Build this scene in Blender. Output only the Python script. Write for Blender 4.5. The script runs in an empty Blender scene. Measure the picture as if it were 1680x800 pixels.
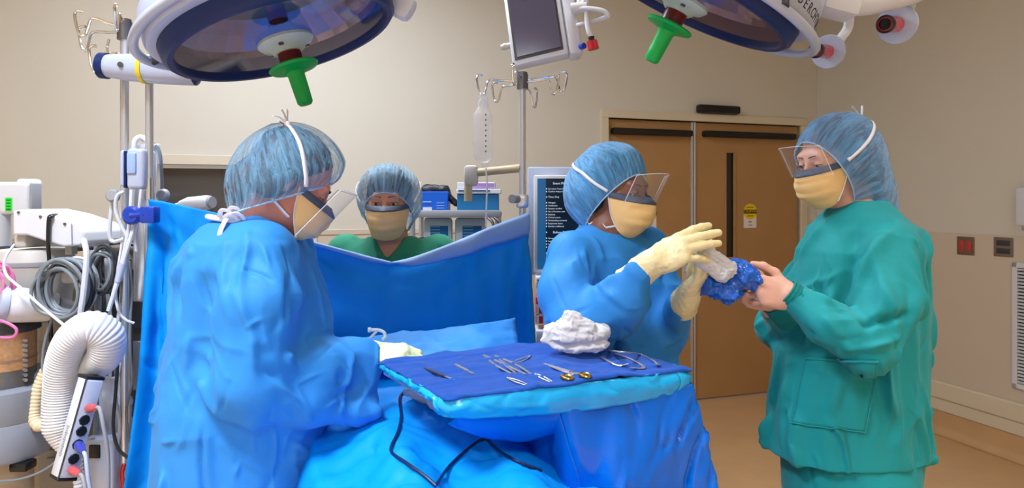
import bpy, bmesh, math, random
import numpy as np
from mathutils import Vector, Matrix, Euler, Quaternion

SC = bpy.context.scene
COL = SC.collection
PI = math.pi
FPX, CX, HY, CAMH = 1100.0, 840.0, 330.0, 1.53   # focal length (px), centre column, horizon row, eye height


def P(px, py, Y):
    return Vector(((px - CX) * Y / FPX, Y, CAMH - (py - HY) * Y / FPX))


def V(*a):
    return Vector(a)


# ------------------------------------------------------------------ objects
def tag(o, label=None, cat=None, group=None, kind=None):
    if label:
        o['label'] = label
    if cat:
        o['category'] = cat
    if group:
        o['group'] = group
    if kind:
        o['kind'] = kind
    return o


def thing(name, loc, label, cat, group=None):
    o = bpy.data.objects.new(name, None)
    o.empty_display_size = 0.05
    COL.objects.link(o)
    o.location = loc
    return tag(o, label, cat, group)


def wmat(o):
    m = o.matrix_basis.copy()
    if o.parent:
        return wmat(o.parent) @ o.matrix_parent_inverse @ m
    return m


def set_parent(o, p):
    if p is not None:
        o.parent = p
        o.matrix_parent_inverse = wmat(p).inverted()
    return o


def link(name, me, mat, parent=None, smooth=True):
    n = len(me.vertices)
    co = np.empty(n * 3, np.float32)
    me.vertices.foreach_get('co', co)
    co = co.reshape(-1, 3)
    c = (co.max(0) + co.min(0)) / 2 if n else np.zeros(3)
    me.vertices.foreach_set('co', (co - c).astype(np.float32).ravel())
    me.update()
    mats = mat if isinstance(mat, (list, tuple)) else [mat]
    for m in mats:
        me.materials.append(m)
    if smooth:
        me.polygons.foreach_set('use_smooth', np.ones(len(me.polygons), bool))
        if smooth != 'full':
            me.set_sharp_from_angle(angle=math.radians(40))
    o = bpy.data.objects.new(name, me)
    COL.objects.link(o)
    o.location = [float(x) for x in c]
    return set_parent(o, parent)


def mesh_np(name, v, f, mat, parent=None, smooth='full'):
    me = bpy.data.meshes.new(name)
    me.from_pydata([tuple(map(float, x)) for x in v], [], [tuple(map(int, x)) for x in f])
    me.update()
    return link(name, me, mat, parent, smooth)


def frame(z, hint=None):
    """orthonormal matrix whose third column is z"""
    z = Vector(z).normalized()
    h = Vector(hint) if hint is not None else (V(0, 0, 1) if abs(z.z) < 0.9 else V(0, 1, 0))
    x = h.cross(z)
    if x.length < 1e-6:
        x = V(1, 0, 0).cross(z)
    x.normalize()
    y = z.cross(x)
    return Matrix((x, y, z)).transposed()


def catmull(pts, n=8, closed=False):
    pts = [Vector(p) for p in pts]
    out = []
    m = len(pts)
    rng = range(m if closed else m - 1)
    for i in rng:
        p1, p2 = pts[i], pts[(i + 1) % m]
        p0 = pts[i - 1] if (i > 0 or closed) else p1 * 2 - p2
        p3 = pts[(i + 2) % m] if (closed or i + 2 < m) else p2 * 2 - p1
        for k in range(n):
            t = k / n
            out.append(0.5 * ((2 * p1) + (p2 - p0) * t + (2 * p0 - 5 * p1 + 4 * p2 - p3) * t * t + (3 * p1 - p0 - 3 * p2 + p3) * t ** 3))
    if not closed:
        out.append(pts[-1].copy())
    return out


class MB:
    """collects shapes into one mesh"""

    def __init__(s):
        s.v, s.f, s.mi = [], [], []
        s.m = 0

    def add(s, vs, fs):
        b = len(s.v)
        s.v += [tuple(v) for v in vs]
        s.f += [tuple(b + i for i in f) for f in fs]
        s.mi += [s.m] * len(fs)
        return s

    def box(s, c, size, R=None, bev=0.0, seg=2):
        bm = bmesh.new()
        bmesh.ops.create_cube(bm, size=1.0)
        bmesh.ops.scale(bm, vec=Vector(size), verts=bm.verts)
        if bev > 0:
            bmesh.ops.bevel(bm, geom=bm.edges[:], offset=min(bev, min(size) * 0.49), segments=seg, profile=0.5, affect='EDGES')
        c = Vector(c)
        vs = [(R @ v.co if R is not None else v.co) + c for v in bm.verts]
        bm.verts.index_update()
        fs = [[v.index for v in f.verts] for f in bm.faces]
        bm.free()
        return s.add(vs, fs)

    def cyl(s, a, b, r, r2=None, n=20, cap=True):
        a, b = Vector(a), Vector(b)
        r2 = r if r2 is None else r2
        M = frame(b - a)
        vs = []
        for c, rr in ((a, r), (b, r2)):
            for i in range(n):
                t = 2 * PI * i / n
                vs.append(c + M @ V(rr * math.cos(t), rr * math.sin(t), 0))
        fs = [(i, (i + 1) % n, n + (i + 1) % n, n + i) for i in range(n)]
        if cap:
            fs += [tuple(reversed(range(n))), tuple(range(n, 2 * n))]
        return s.add(vs, fs)

    def tube(s, pts, r, n=10, closed=False, flat=1.0, hint=None, cap=True):
        """r: number or function of 0..1; flat squeezes the section along the frame's normal"""
        pts = [Vector(p) for p in pts]
        m = len(pts)
        rf = r if callable(r) else (lambda t: r)
        T = []
        for i in range(m):
            a = pts[(i - 1) % m] if (closed or i > 0) else pts[i]
            b = pts[(i + 1) % m] if (closed or i < m - 1) else pts[i]
            t = b - a
            T.append(t.normalized() if t.length > 1e-9 else V(0, 0, 1))
        nrm = Vector(hint) if hint is not None else (V(0, 0, 1) if abs(T[0].z) < 0.9 else V(1, 0, 0))
        vs = []
        for i in range(m):
            nrm = nrm - T[i] * nrm.dot(T[i])
            if nrm.length < 1e-6:
                nrm = T[i].orthogonal()
            nrm.normalize()
            bn = T[i].cross(nrm)
            rr = rf(i / max(1, m - 1))
            for k in range(n):
                t = 2 * PI * k / n
                vs.append(pts[i] + nrm * (rr * flat * math.cos(t)) + bn * (rr * math.sin(t)))
        fs = []
        for i in range(m if closed else m - 1):
            j = (i + 1) % m
            for k in range(n):
                fs.append((i * n + k, i * n + (k + 1) % n, j * n + (k + 1) % n, j * n + k))
        if cap and not closed:
            fs += [tuple(reversed(range(n))), tuple(range((m - 1) * n, m * n))]
        return s.add(vs, fs)

    def lathe(s, prof, c, M, n=48, closed=False):
        """prof: (radius, height) along M's third column"""
        c = Vector(c)
        vs, fs, rows = [], [], []
        for (r, h) in prof:
            if r < 1e-6:
                rows.append([len(vs)])
                vs.append(c + M @ V(0, 0, h))
            else:
                rows.append(list(range(len(vs), len(vs) + n)))
                for i in range(n):
                    t = 2 * PI * i / n
                    vs.append(c + M @ V(r * math.cos(t), r * math.sin(t), h))
        R = rows + ([rows[0]] if closed else [])
        for a, b in zip(R[:-1], R[1:]):
            for i in range(n):
                j = (i + 1) % n
                if len(a) == 1 and len(b) == 1:
                    continue
                if len(a) == 1:
                    fs.append((a[0], b[j], b[i]))
                elif len(b) == 1:
                    fs.append((a[i], a[j], b[0]))
                else:
                    fs.append((a[i], a[j], b[j], b[i]))
        return s.add(vs, fs)

    def grid(s, rows):
        n = len(rows[0])
        vs = [p for r in rows for p in r]
        fs = [(i * n + j, i * n + j + 1, (i + 1) * n + j + 1, (i + 1) * n + j) for i in range(len(rows) - 1) for j in range(n - 1)]
        return s.add(vs, fs)

    def prism(s, poly, h, M, c):
        """poly in the local xy plane, thickness h along local z"""
        c = Vector(c)
        n = len(poly)
        vs = [c + M @ V(x, y, 0) for x, y in poly] + [c + M @ V(x, y, h) for x, y in poly]
        fs = [tuple(reversed(range(n))), tuple(range(n, 2 * n))] + [(i, (i + 1) % n, n + (i + 1) % n, n + i) for i in range(n)]
        return s.add(vs, fs)

    def build(s, name, mat, parent=None, smooth=True):
        me = bpy.data.meshes.new(name)
        me.from_pydata(s.v, [], s.f)
        bm = bmesh.new()
        bm.from_mesh(me)
        bmesh.ops.recalc_face_normals(bm, faces=bm.faces)
        bm.to_mesh(me)
        bm.free()
        if any(s.mi):
            me.polygons.foreach_set('material_index', s.mi)
        return link(name, me, mat, parent, smooth)


def solidify(o, th, off=0.0):
    m = o.modifiers.new('thickness', 'SOLIDIFY')
    m.thickness = th
    m.offset = off
    return o


def subsurf(o, lv=1):
    m = o.modifiers.new('smooth', 'SUBSURF')
    m.levels = m.render_levels = lv
    return o


def text_mesh(txt, size, ext=0.0006):
    cu = bpy.data.curves.new('lettering', 'FONT')
    cu.body = txt
    cu.size = size
    cu.extrude = ext
    cu.align_x = 'CENTER'
    cu.align_y = 'CENTER'
    cu.resolution_u = 2
    o = bpy.data.objects.new('lettering', cu)
    COL.objects.link(o)
    dg = bpy.context.evaluated_depsgraph_get()
    me = bpy.data.meshes.new_from_object(o.evaluated_get(dg))
    bpy.data.objects.remove(o)
    vs = [v.co.copy() for v in me.vertices]
    fs = [tuple(p.vertices) for p in me.polygons]
    bpy.data.meshes.remove(me)
    return vs, fs


def text_on(mb, txt, size, c, M, xs=1.0):
    vs, fs = text_mesh(txt, size)
    mb.add([Vector(c) + M @ V(v.x * xs, v.y, v.z) for v in vs], fs)


# ------------------------------------------------------------------ materials
def lin(r, g, b):
    f = lambda c: (c / 12.92 if c <= 0.04045 else ((c + 0.055) / 1.055) ** 2.4)
    return (f(r / 255), f(g / 255), f(b / 255), 1.0)


def pm(name, rgb, rough=0.5, metal=0.0, var=0.0, vscale=6.0, bump=0.0, bscale=120.0, spec=0.5, trans=0.0, alpha=1.0,
       coat=0.0, sheen=0.0, sss=0.0, ior=1.45, emit=0.0, transl=0.0, bump2=0.0, b2scale=14.0):
    m = bpy.data.materials.new(name)
    m.use_nodes = True
    nt = m.node_tree
    b = nt.nodes['Principled BSDF']
    col = lin(*rgb)
    b.inputs['Base Color'].default_value = col
    b.inputs['Roughness'].default_value = rough
    b.inputs['Metallic'].default_value = metal
    b.inputs['Specular IOR Level'].default_value = spec
    b.inputs['Transmission Weight'].default_value = trans
    b.inputs['Alpha'].default_value = alpha
    b.inputs['Coat Weight'].default_value = coat
    b.inputs['Sheen Weight'].default_value = sheen
    b.inputs['Subsurface Weight'].default_value = sss
    b.inputs['IOR'].default_value = ior
    if sss:
        b.inputs['Subsurface Radius'].default_value = (0.012, 0.005, 0.003)
        b.inputs['Subsurface Scale'].default_value = 0.6
    if emit:
        b.inputs['Emission Color'].default_value = col
        b.inputs['Emission Strength'].default_value = emit
    tc = nt.nodes.new('ShaderNodeTexCoord')
    if var:
        nz = nt.nodes.new('ShaderNodeTexNoise')
        nz.inputs['Scale'].default_value = vscale
        nz.inputs['Detail'].default_value = 4
        nt.links.new(tc.outputs['Object'], nz.inputs['Vector'])
        mr = nt.nodes.new('ShaderNodeMapRange')
        mr.inputs['From Min'].default_value = 0.3
        mr.inputs['From Max'].default_value = 0.7
        mr.inputs['To Min'].default_value = 1 - var
        mr.inputs['To Max'].default_value = 1 + var
        nt.links.new(nz.outputs['Fac'], mr.inputs['Value'])
        hs = nt.nodes.new('ShaderNodeHueSaturation')
        hs.inputs['Color'].default_value = col
        nt.links.new(mr.outputs['Result'], hs.inputs['Value'])
        nt.links.new(hs.outputs['Color'], b.inputs['Base Color'])
    last = None
    for st, sc_, dist in ((bump2, b2scale, 0.01), (bump, bscale, 0.002)):
        if st:
            nz = nt.nodes.new('ShaderNodeTexNoise')
            nz.inputs['Scale'].default_value = sc_
            nz.inputs['Detail'].default_value = 3
            nt.links.new(tc.outputs['Object'], nz.inputs['Vector'])
            bp = nt.nodes.new('ShaderNodeBump')
            bp.inputs['Strength'].default_value = st
            bp.inputs['Distance'].default_value = dist
            nt.links.new(nz.outputs['Fac'], bp.inputs['Height'])
            if last:
                nt.links.new(last.outputs['Normal'], bp.inputs['Normal'])
            last = bp
    if last:
        nt.links.new(last.outputs['Normal'], b.inputs['Normal'])
    if transl:
        tl = nt.nodes.new('ShaderNodeBsdfTranslucent')
        tl.inputs['Color'].default_value = col
        mx = nt.nodes.new('ShaderNodeMixShader')
        mx.inputs[0].default_value = transl
        out = nt.nodes['Material Output']
        nt.links.new(b.outputs[0], mx.inputs[1])
        nt.links.new(tl.outputs[0], mx.inputs[2])
        nt.links.new(mx.outputs[0], out.inputs['Surface'])
    return m


def clear(name, rgb=(255, 255, 255), op=0.1, rough=0.05):
    """thin clear plastic or glass: see-through, a little milky, with a glossy skin"""
    m = bpy.data.materials.new(name)
    m.use_nodes = True
    nt = m.node_tree
    b = nt.nodes['Principled BSDF']
    b.inputs['Base Color'].default_value = lin(*rgb)
    b.inputs['Roughness'].default_value = 0.4
    tr = nt.nodes.new('ShaderNodeBsdfTransparent')
    gl = nt.nodes.new('ShaderNodeBsdfGlossy')
    gl.inputs['Roughness'].default_value = rough
    lw = nt.nodes.new('ShaderNodeLayerWeight')
    lw.inputs['Blend'].default_value = 0.5
    pw = nt.nodes.new('ShaderNodeMath')
    pw.operation = 'POWER'
    pw.inputs[1].default_value = 4.0
    nt.links.new(lw.outputs['Facing'], pw.inputs[0])
    fr = nt.nodes.new('ShaderNodeMath')
    fr.operation = 'MULTIPLY_ADD'
    fr.inputs[1].default_value = 0.6
    fr.inputs[2].default_value = 0.03
    nt.links.new(pw.outputs[0], fr.inputs[0])
    m1 = nt.nodes.new('ShaderNodeMixShader')
    m1.inputs[0].default_value = op
    nt.links.new(tr.outputs[0], m1.inputs[1])
    nt.links.new(b.outputs[0], m1.inputs[2])
    m2 = nt.nodes.new('ShaderNodeMixShader')
    nt.links.new(fr.outputs[0], m2.inputs[0])
    nt.links.new(m1.outputs[0], m2.inputs[1])
    nt.links.new(gl.outputs[0], m2.inputs[2])
    nt.links.new(m2.outputs[0], nt.nodes['Material Output'].inputs['Surface'])
    return m


def bouffant(name, rgb=(96, 168, 222), lo=0.28, hi=0.85):
    """gauzy pleated cap cloth: see-through between the gathers; u runs round the cap, v from crown to hem"""
    m = bpy.data.materials.new(name)
    m.use_nodes = True
    nt = m.node_tree
    b = nt.nodes['Principled BSDF']
    b.inputs['Base Color'].default_value = lin(*rgb)
    b.inputs['Roughness'].default_value = 0.7
    b.inputs['Sheen Weight'].default_value = 0.3
    uv = nt.nodes.new('ShaderNodeUVMap')
    mp = nt.nodes.new('ShaderNodeMapping')
    mp.inputs['Scale'].default_value = (46, 3.2, 1)
    nt.links.new(uv.outputs[0], mp.inputs['Vector'])
    nz = nt.nodes.new('ShaderNodeTexNoise')
    nz.inputs['Scale'].default_value = 1.0
    nz.inputs['Detail'].default_value = 5
    nz.inputs['Roughness'].default_value = 0.6
    nz.inputs['Distortion'].default_value = 0.6
    nt.links.new(mp.outputs[0], nz.inputs['Vector'])
    sb = nt.nodes.new('ShaderNodeMath')
    sb.operation = 'SUBTRACT'
    sb.inputs[1].default_value = 0.5
    nt.links.new(nz.outputs['Fac'], sb.inputs[0])
    ab = nt.nodes.new('ShaderNodeMath')
    ab.operation = 'ABSOLUTE'
    nt.links.new(sb.outputs[0], ab.inputs[0])
    ad = nt.nodes.new('ShaderNodeMath')
    ad.operation = 'MULTIPLY_ADD'
    ad.inputs[1].default_value = -7.0
    ad.inputs[2].default_value = 1.0
    ad.use_clamp = True
    nt.links.new(ab.outputs[0], ad.inputs[0])
    n3 = nt.nodes.new('ShaderNodeTexNoise')
    n3.inputs['Scale'].default_value = 1.0
    n3.inputs['Detail'].default_value = 2
    mp3 = nt.nodes.new('ShaderNodeMapping')
    mp3.inputs['Scale'].default_value = (9, 2.0, 1)
    nt.links.new(uv.outputs[0], mp3.inputs['Vector'])
    nt.links.new(mp3.outputs[0], n3.inputs['Vector'])
    a2 = nt.nodes.new('ShaderNodeMath')
    a2.operation = 'MULTIPLY_ADD'
    a2.inputs[1].default_value = 0.6
    nt.links.new(ad.outputs[0], a2.inputs[0])
    nt.links.new(n3.outputs['Fac'], a2.inputs[2])
    mr = nt.nodes.new('ShaderNodeMapRange')
    mr.inputs['From Min'].default_value = 0.30
    mr.inputs['From Max'].default_value = 1.15
    mr.inputs['To Min'].default_value = lo
    mr.inputs['To Max'].default_value = hi
    nt.links.new(a2.outputs[0], mr.inputs['Value'])
    bp = nt.nodes.new('ShaderNodeBump')
    bp.inputs['Strength'].default_value = 0.6
    bp.inputs['Distance'].default_value = 0.006
    nt.links.new(ad.outputs[0], bp.inputs['Height'])
    nt.links.new(bp.outputs['Normal'], b.inputs['Normal'])
    tr = nt.nodes.new('ShaderNodeBsdfTransparent')
    mx = nt.nodes.new('ShaderNodeMixShader')
    nt.links.new(mr.outputs['Result'], mx.inputs[0])
    nt.links.new(tr.outputs[0], mx.inputs[1])
    nt.links.new(b.outputs[0], mx.inputs[2])
    nt.links.new(mx.outputs[0], nt.nodes['Material Output'].inputs['Surface'])
    return m


M = dict(
    wall=pm('wall_paint', (212, 209, 198), 0.65, bump=0.08, bscale=300, var=0.015, vscale=2),
    wains=pm('wainscot_vinyl', (206, 194, 176), 0.5, var=0.015, vscale=2),
    trim=pm('trim_paint', (216, 208, 192), 0.45),
    floor=pm('floor_vinyl', (204, 166, 122), 0.3, var=0.06, vscale=5, bump=0.02, bscale=60),
    ceil=pm('ceiling_tile', (232, 228, 220), 0.8, bump=0.1, bscale=90),
    door=pm('door_laminate', (176, 136, 88), 0.42, var=0.05, vscale=3, spec=0.4),
    frame=pm('door_frame_paint', (216, 206, 182), 0.4),
    steel=pm('brushed_steel', (216, 221, 230), 0.3, .85),
    chrome=pm('chrome', (225, 228, 232), 0.12, 1.0),
    darksteel=pm('dark_steel', (120, 122, 128), 0.35, 1.0),
    black=pm('black_plastic', (18, 18, 20), 0.35),
    rubber=pm('black_rubber', (24, 24, 26), 0.6),
    white=pm('white_plastic', (214, 219, 228), 0.35),
    offwhite=pm('ivory_plastic', (196, 194, 188), 0.45),
    lightgrey=pm('light_grey_enamel', (176, 188, 212), 0.3, coat=0.3),
    grey=pm('grey_plastic', (150, 154, 162), 0.4),
    midgrey=pm('mid_grey_plastic', (104, 108, 116), 0.45),
    darkgrey=pm('dark_grey_plastic', (58, 60, 66), 0.5),
    navy=pm('navy_rim', (12, 40, 96), 0.4, spec=.3),
    greenh=pm('green_plastic', (10, 186, 84), 0.4, transl=0.25),
    maroon=pm('maroon_plastic', (96, 18, 26), 0.35),
    red=pm('red_plastic', (196, 26, 40), 0.25, coat=0.4),
    yellow=pm('yellow_plastic', (226, 206, 40), 0.4),
    blueclamp=pm('blue_clamp', (22, 60, 168), 0.35),
    glass=clear('clear_glass', (235, 238, 245), 0.03),
    plastic=clear('clear_plastic', (240, 244, 250), 0.10),
    pinkt=pm('pink_tubing', (226, 130, 184), 0.35, transl=0.2),
    amber=pm('amber_granules', (196, 140, 62), 0.7, var=0.25, vscale=90, bump=0.5, bscale=160),
    cream=pm('cream_tubing', (222, 208, 176), 0.5),
)
# ------------------------------------------------------------------ the room
J = V(0.70, 4.90, 0)
U = V(0.9503, 0.3112, 0)
N = V(0.3112, -0.9503, 0)
K = V(2.493, 5.485, 0)
CEIL = 3.35


def s_of(px):
    k = (px - CX) / FPX
    return (4.9 * k - 0.7) / (0.9503 - 0.3112 * k)


def z_back(px, py):
    Y = 4.9 + 0.3112 * s_of(px)
    return CAMH - (py - HY) * Y / FPX


def W(s, d, z):
    return J + U * s + N * d + V(0, 0, z)


def t_of(px):
    k = (px - CX) / FPX
    return (5.485 * k - 2.493) / (0.3112 + 0.9503 * k)


def z_right(px, py):
    Y = 5.485 - 0.9503 * t_of(px)
    return CAMH - (py - HY) * Y / FPX


def RW(t, d, z):
    return K + N * t - U * d + V(0, 0, z)


RB = Matrix((U, -N, V(0, 0, 1))).transposed()      # local x along the back wall, y away from the room
RR = Matrix((N, U, V(0, 0, 1))).transposed()       # local x along the right wall towards the viewer


def wbox(mb, s0, s1, d0, d1, z0, z1, bev=0.0):
    return mb.box(W((s0 + s1) / 2, (d0 + d1) / 2, (z0 + z1) / 2), (abs(s1 - s0), abs(d1 - d0), abs(z1 - z0)), RB, bev)


def rwbox(mb, t0, t1, d0, d1, z0, z1, bev=0.0):
    return mb.box(RW((t0 + t1) / 2, (d0 + d1) / 2, (z0 + z1) / 2), (abs(t1 - t0), abs(d1 - d0), abs(z1 - z0)), RR, bev)


S_R = s_of(1340)
S_L = -5.2
ROOM_D = 8.2
DJL, DMUL, DJR = s_of(997), s_of(1140), s_of(1312)
DTOP = z_back(997, 193)
WS0, WS1 = s_of(255), s_of(505)
WZ0, WZ1 = 0.95, z_back(300, 270)

mb = MB()
T = 0.14
wbox(mb, S_L - T, WS0, 0, -T, 0, CEIL)
wbox(mb, WS0, WS1, 0, -T, 0, WZ0)
wbox(mb, WS0, WS1, 0, -T, WZ1, CEIL)
wbox(mb, WS1, DJL, 0, -T, 0, CEIL)
wbox(mb, DJL, DJR, 0, -T, DTOP, CEIL)
wbox(mb, DJR, S_R + T, 0, -T, 0, CEIL)
tag(mb.build('wall_back', M['wall'], smooth=False), kind='structure')
mb = MB()
rwbox(mb, 0, ROOM_D, 0, -T, 0, CEIL)
tag(mb.build('wall_right', M['wall'], smooth=False), kind='structure')
mb = MB()
mb.box(W(S_L - T / 2, ROOM_D / 2, CEIL / 2), (T, ROOM_D, CEIL), RB)
tag(mb.build('wall_left', M['wall'], smooth=False), kind='structure')
mb = MB()
mb.box(W((S_L + S_R) / 2, ROOM_D + T / 2, CEIL / 2), (S_R - S_L + 2 * T, T, CEIL), RB)
tag(mb.build('wall_front', M['wall'], smooth=False), kind='structure')
mb = MB()
mb.box(W((S_L + S_R) / 2, ROOM_D / 2, -0.05), (S_R - S_L + 2 * T, ROOM_D + 2 * T, 0.1), RB)
tag(mb.build('floor', M['floor'], smooth=False), kind='structure')
mb = MB()
mb.box(W((S_L + S_R) / 2, ROOM_D / 2, CEIL + 0.05), (S_R - S_L + 2 * T, ROOM_D + 2 * T, 0.1), RB)
tag(mb.build('ceiling', M['ceil'], smooth=False), kind='structure')

# wainscot sheets with a slim cap strip, crash rail and coved base
WZ = 1.315
mb = MB()
wbox(mb, S_L, WS0 - 0.06, 0, 0.006, 0.15, WZ)
wbox(mb, WS1 + 0.06, DJL - 0.06, 0, 0.006, 0.15, WZ)
wbox(mb, WS0 - 0.06, WS1 + 0.06, 0, 0.006, 0.15, WZ0 - .06)
wbox(mb, S_L, WS0 - 0.06, 0, 0.012, WZ, WZ + 0.035, 0.004)
wbox(mb, WS1 + 0.06, DJL - 0.06, 0, 0.012, WZ, WZ + 0.035, 0.004)
tag(mb.build('trim_1', M['wains'], smooth=False), kind='structure')
mb = MB()
rwbox(mb, 0, ROOM_D, 0, 0.006, 0.34, WZ + 0.01)
tag(mb.build('trim_2', M['wains'], smooth=False), kind='structure')
mb = MB()
rwbox(mb, 0, ROOM_D, 0, 0.03, 0.23, 0.345, 0.012)
rwbox(mb, 0, ROOM_D, 0, 0.018, 0.15, 0.23, 0.006)
tag(mb.build('trim_3', M['frame'], smooth=False), kind='structure')
mb = MB()
prof = [(0.0, 0.15), (0.008, 0.15)] + [(0.008 + 0.05 * (1 - math.cos(a)), 0.05 - 0.05 * math.sin(a) + 0.002) for a in [i * PI / 12 for i in range(7)]]
rows = [[RW(t, d, z) for d, z in prof] for t in (0, ROOM_D)]
mb.grid(rows)
tag(mb.build('baseboard_right', M['floor']), kind='structure')
mb = MB()
for a, b in ((S_L, DJL - 0.06), (DJR + 0.06, S_R)):
    mb.grid([[W(s, d, z) for d, z in prof] for s in (a, b)])
tag(mb.build('baseboard_back', M['floor']), kind='structure')

# observation window in the back wall, with the dim brown room behind it
mb = MB()
fw = 0.055
wbox(mb, WS0 - fw, WS1 + fw, 0.0, 0.025, WZ1, WZ1 + 0.06, 0.004)
wbox(mb, WS0 - fw, WS0, 0.0, 0.025, WZ0, WZ1, 0.004)
wbox(mb, WS1, WS1 + fw, 0.0, 0.025, WZ0, WZ1, 0.004)
wbox(mb, WS0 - fw, WS1 + fw, 0.0, 0.04, WZ0 - 0.06, WZ0, 0.004)
win = tag(mb.build('window_1', M['trim'], smooth=False), kind='structure')
mb = MB()
for a, b, c, d in ((WS0, WS1, WZ1 - 0.02, WZ1), (WS0, WS1, WZ0, WZ0 + 0.02), (WS0, WS0 + 0.02, WZ0, WZ1), (WS1 - 0.02, WS1, WZ0, WZ1)):
    wbox(mb, a, b, -0.03, -0.06, c, d)
mb.build('window_frame', M['steel'], win, smooth=False)
mb = MB()
wbox(mb, WS0 + 0.02, WS1 - 0.02, -0.042, -0.048, WZ0 + 0.02, WZ1 - 0.02)
mb.build('pane', M['glass'], win, smooth=False)
brown = pm('brown_panelling', (104, 78, 50), 0.5, var=0.08, vscale=4)
brownd = pm('dark_brown_panelling', (78, 58, 38), 0.5)
mb = MB()
z0, z1 = 0.0, 2.6
wbox(mb, WS0 - 0.9, WS1 + 1.5, -1.6, -1.7, z0, z1)
wbox(mb, WS0 - 0.9, WS0 - 1.0, -T, -1.7, z0, z1)
wbox(mb, WS1 + 1.5, WS1 + 1.6, -T, -1.7, z0, z1)
wbox(mb, WS0 - 1.0, WS1 + 1.6, -T, -1.7, z1, z1 + 0.1)
wbox(mb, WS0 - 1.0, WS1 + 1.6, -T, -1.7, -0.1, z0)
tag(mb.build('wall_beyond_window', brown, smooth=False), kind='structure')
mb = MB()
sa, sb = WS0 + 0.22, WS0 + 0.95
for a, b in ((sa, sa + 0.34), (sb - 0.37, sb)):
    wbox(mb, a, b, -1.56, -1.6, 0.1, 2.05, 0.01)
    wbox(mb, a + 0.07, b - 0.07, -1.545, -1.56, 0.9, 1.95, 0.01)
ld = bpy.data.lights.new('back_room_fill', 'POINT')  # added unseen fill light, brightens the dark room past the window
ld.energy = 9
ld.shadow_soft_size = .15
ld.color = (1, .86, .66)
lo_ = bpy.data.objects.new('back_room_fill', ld)
COL.objects.link(lo_)
lo_.location = W((WS0 + WS1) / 2 + .6, -.8, 2.45)
cup = tag(mb.build('wall_cupboard', brownd, smooth=False), 'dark brown cupboard front in the dim room seen through the back wall window', 'cupboard')

# double doors: frame, two leaves, closers, vision slot, lock plate, hinges
mb = MB()
jw = 0.06
wbox(mb, DJL - jw, DJL, -T, 0.02, 0, DTOP, 0.004)
wbox(mb, DJR, DJR + jw, -T, 0.02, 0, DTOP, 0.004)
wbox(mb, DJL - jw, DJR + jw, -T, 0.02, DTOP, DTOP + jw, 0.004)
tag(mb.build('trim_4', M['frame'], smooth=False), kind='structure')
LD = 0.045
mb = MB()
wbox(mb, DJL + 0.004, DMUL - 0.012, -0.02, -0.02 - LD, 0.012, DTOP - 0.005, 0.002)
door1 = tag(mb.build('door_1', M['door'], smooth=False), kind='structure')
VS0, VS1 = s_of(1193), s_of(1207)
VZ0, VZ1 = z_back(1200, 422), z_back(1200, 250)
mb = MB()
a, b, zt = DMUL + 0.012, DJR - 0.004, DTOP - 0.005
wbox(mb, a, VS0, -0.02, -0.02 - LD, 0.012, zt)
wbox(mb, VS1, b, -0.02, -0.02 - LD, 0.012, zt)
wbox(mb, VS0, VS1, -0.02, -0.02 - LD, 0.012, VZ0)
wbox(mb, VS0, VS1, -0.02, -0.02 - LD, VZ1, zt)
door2 = tag(mb.build('door_2', M['door'], smooth=False), kind='structure')
mb = MB()
for x0, x1, y0, y1 in ((VS0 - .012, VS0 + .004, VZ0 - .012, VZ1 + .012), (VS1 - .004, VS1 + .012, VZ0 - .012, VZ1 + .012), (VS0, VS1, VZ1 - .002, VZ1 + .012), (VS0, VS1, VZ0 - .012, VZ0 + .002)):
    wbox(mb, x0, x1, -0.012, -0.03, y0, y1, 0.002)
mb.build('vision_frame', M['door'], door2, smooth=False)
mb = MB()
wbox(mb, VS0, VS1, -0.035, -0.042, VZ0, VZ1)
mb.build('vision_pane', pm('dark_wired_glass', (30, 26, 20), 0.08, coat=0.5), door2, smooth=False)
mb = MB()
wbox(mb, DMUL - 0.028, DMUL - 0.012, -0.006, -0.06, 0.012, DTOP - 0.004, 0.002)
wbox(mb, DMUL - 0.006, DMUL + 0.012, -0.006, -0.06, 0.012, DTOP - 0.004, 0.002)
mb.build('edge_strip', M['steel'], door1, smooth=False)
for dr, xa, xb, ya in ((door1, 1003, 1134, 217), (door2, 1153, 1303, 222)):
    mb = MB()
    z = z_back((xa + xb) / 2, ya)
    wbox(mb, s_of(xa), s_of(xb), -0.02, 0.035, z - 0.024, z + 0.024, 0.012)
    mb.build('door_closer', M['black'], dr)
mb = MB()
s = s_of(1127)
wbox(mb, s - 0.035, s + 0.035, -0.02, -0.012, z_back(1127, 470), z_back(1127, 420), 0.003)
mb.cyl(W(s, -0.012, z_back(1127, 445)), W(s, 0.004, z_back(1127, 445)), 0.013)
mb.build('lock_plate', M['steel'], door1)
for z in (1.98, 1.12, 0.25):
    mb = MB()
    for k in range(5):
        mb.cyl(W(DJL + 0.002, 0.0, z - 0.075 + k * 0.03), W(DJL + 0.002, 0.0, z - 0.047 + k * 0.03), 0.011, n=12)
    mb.build('hinge', M['steel'], door1)

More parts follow.
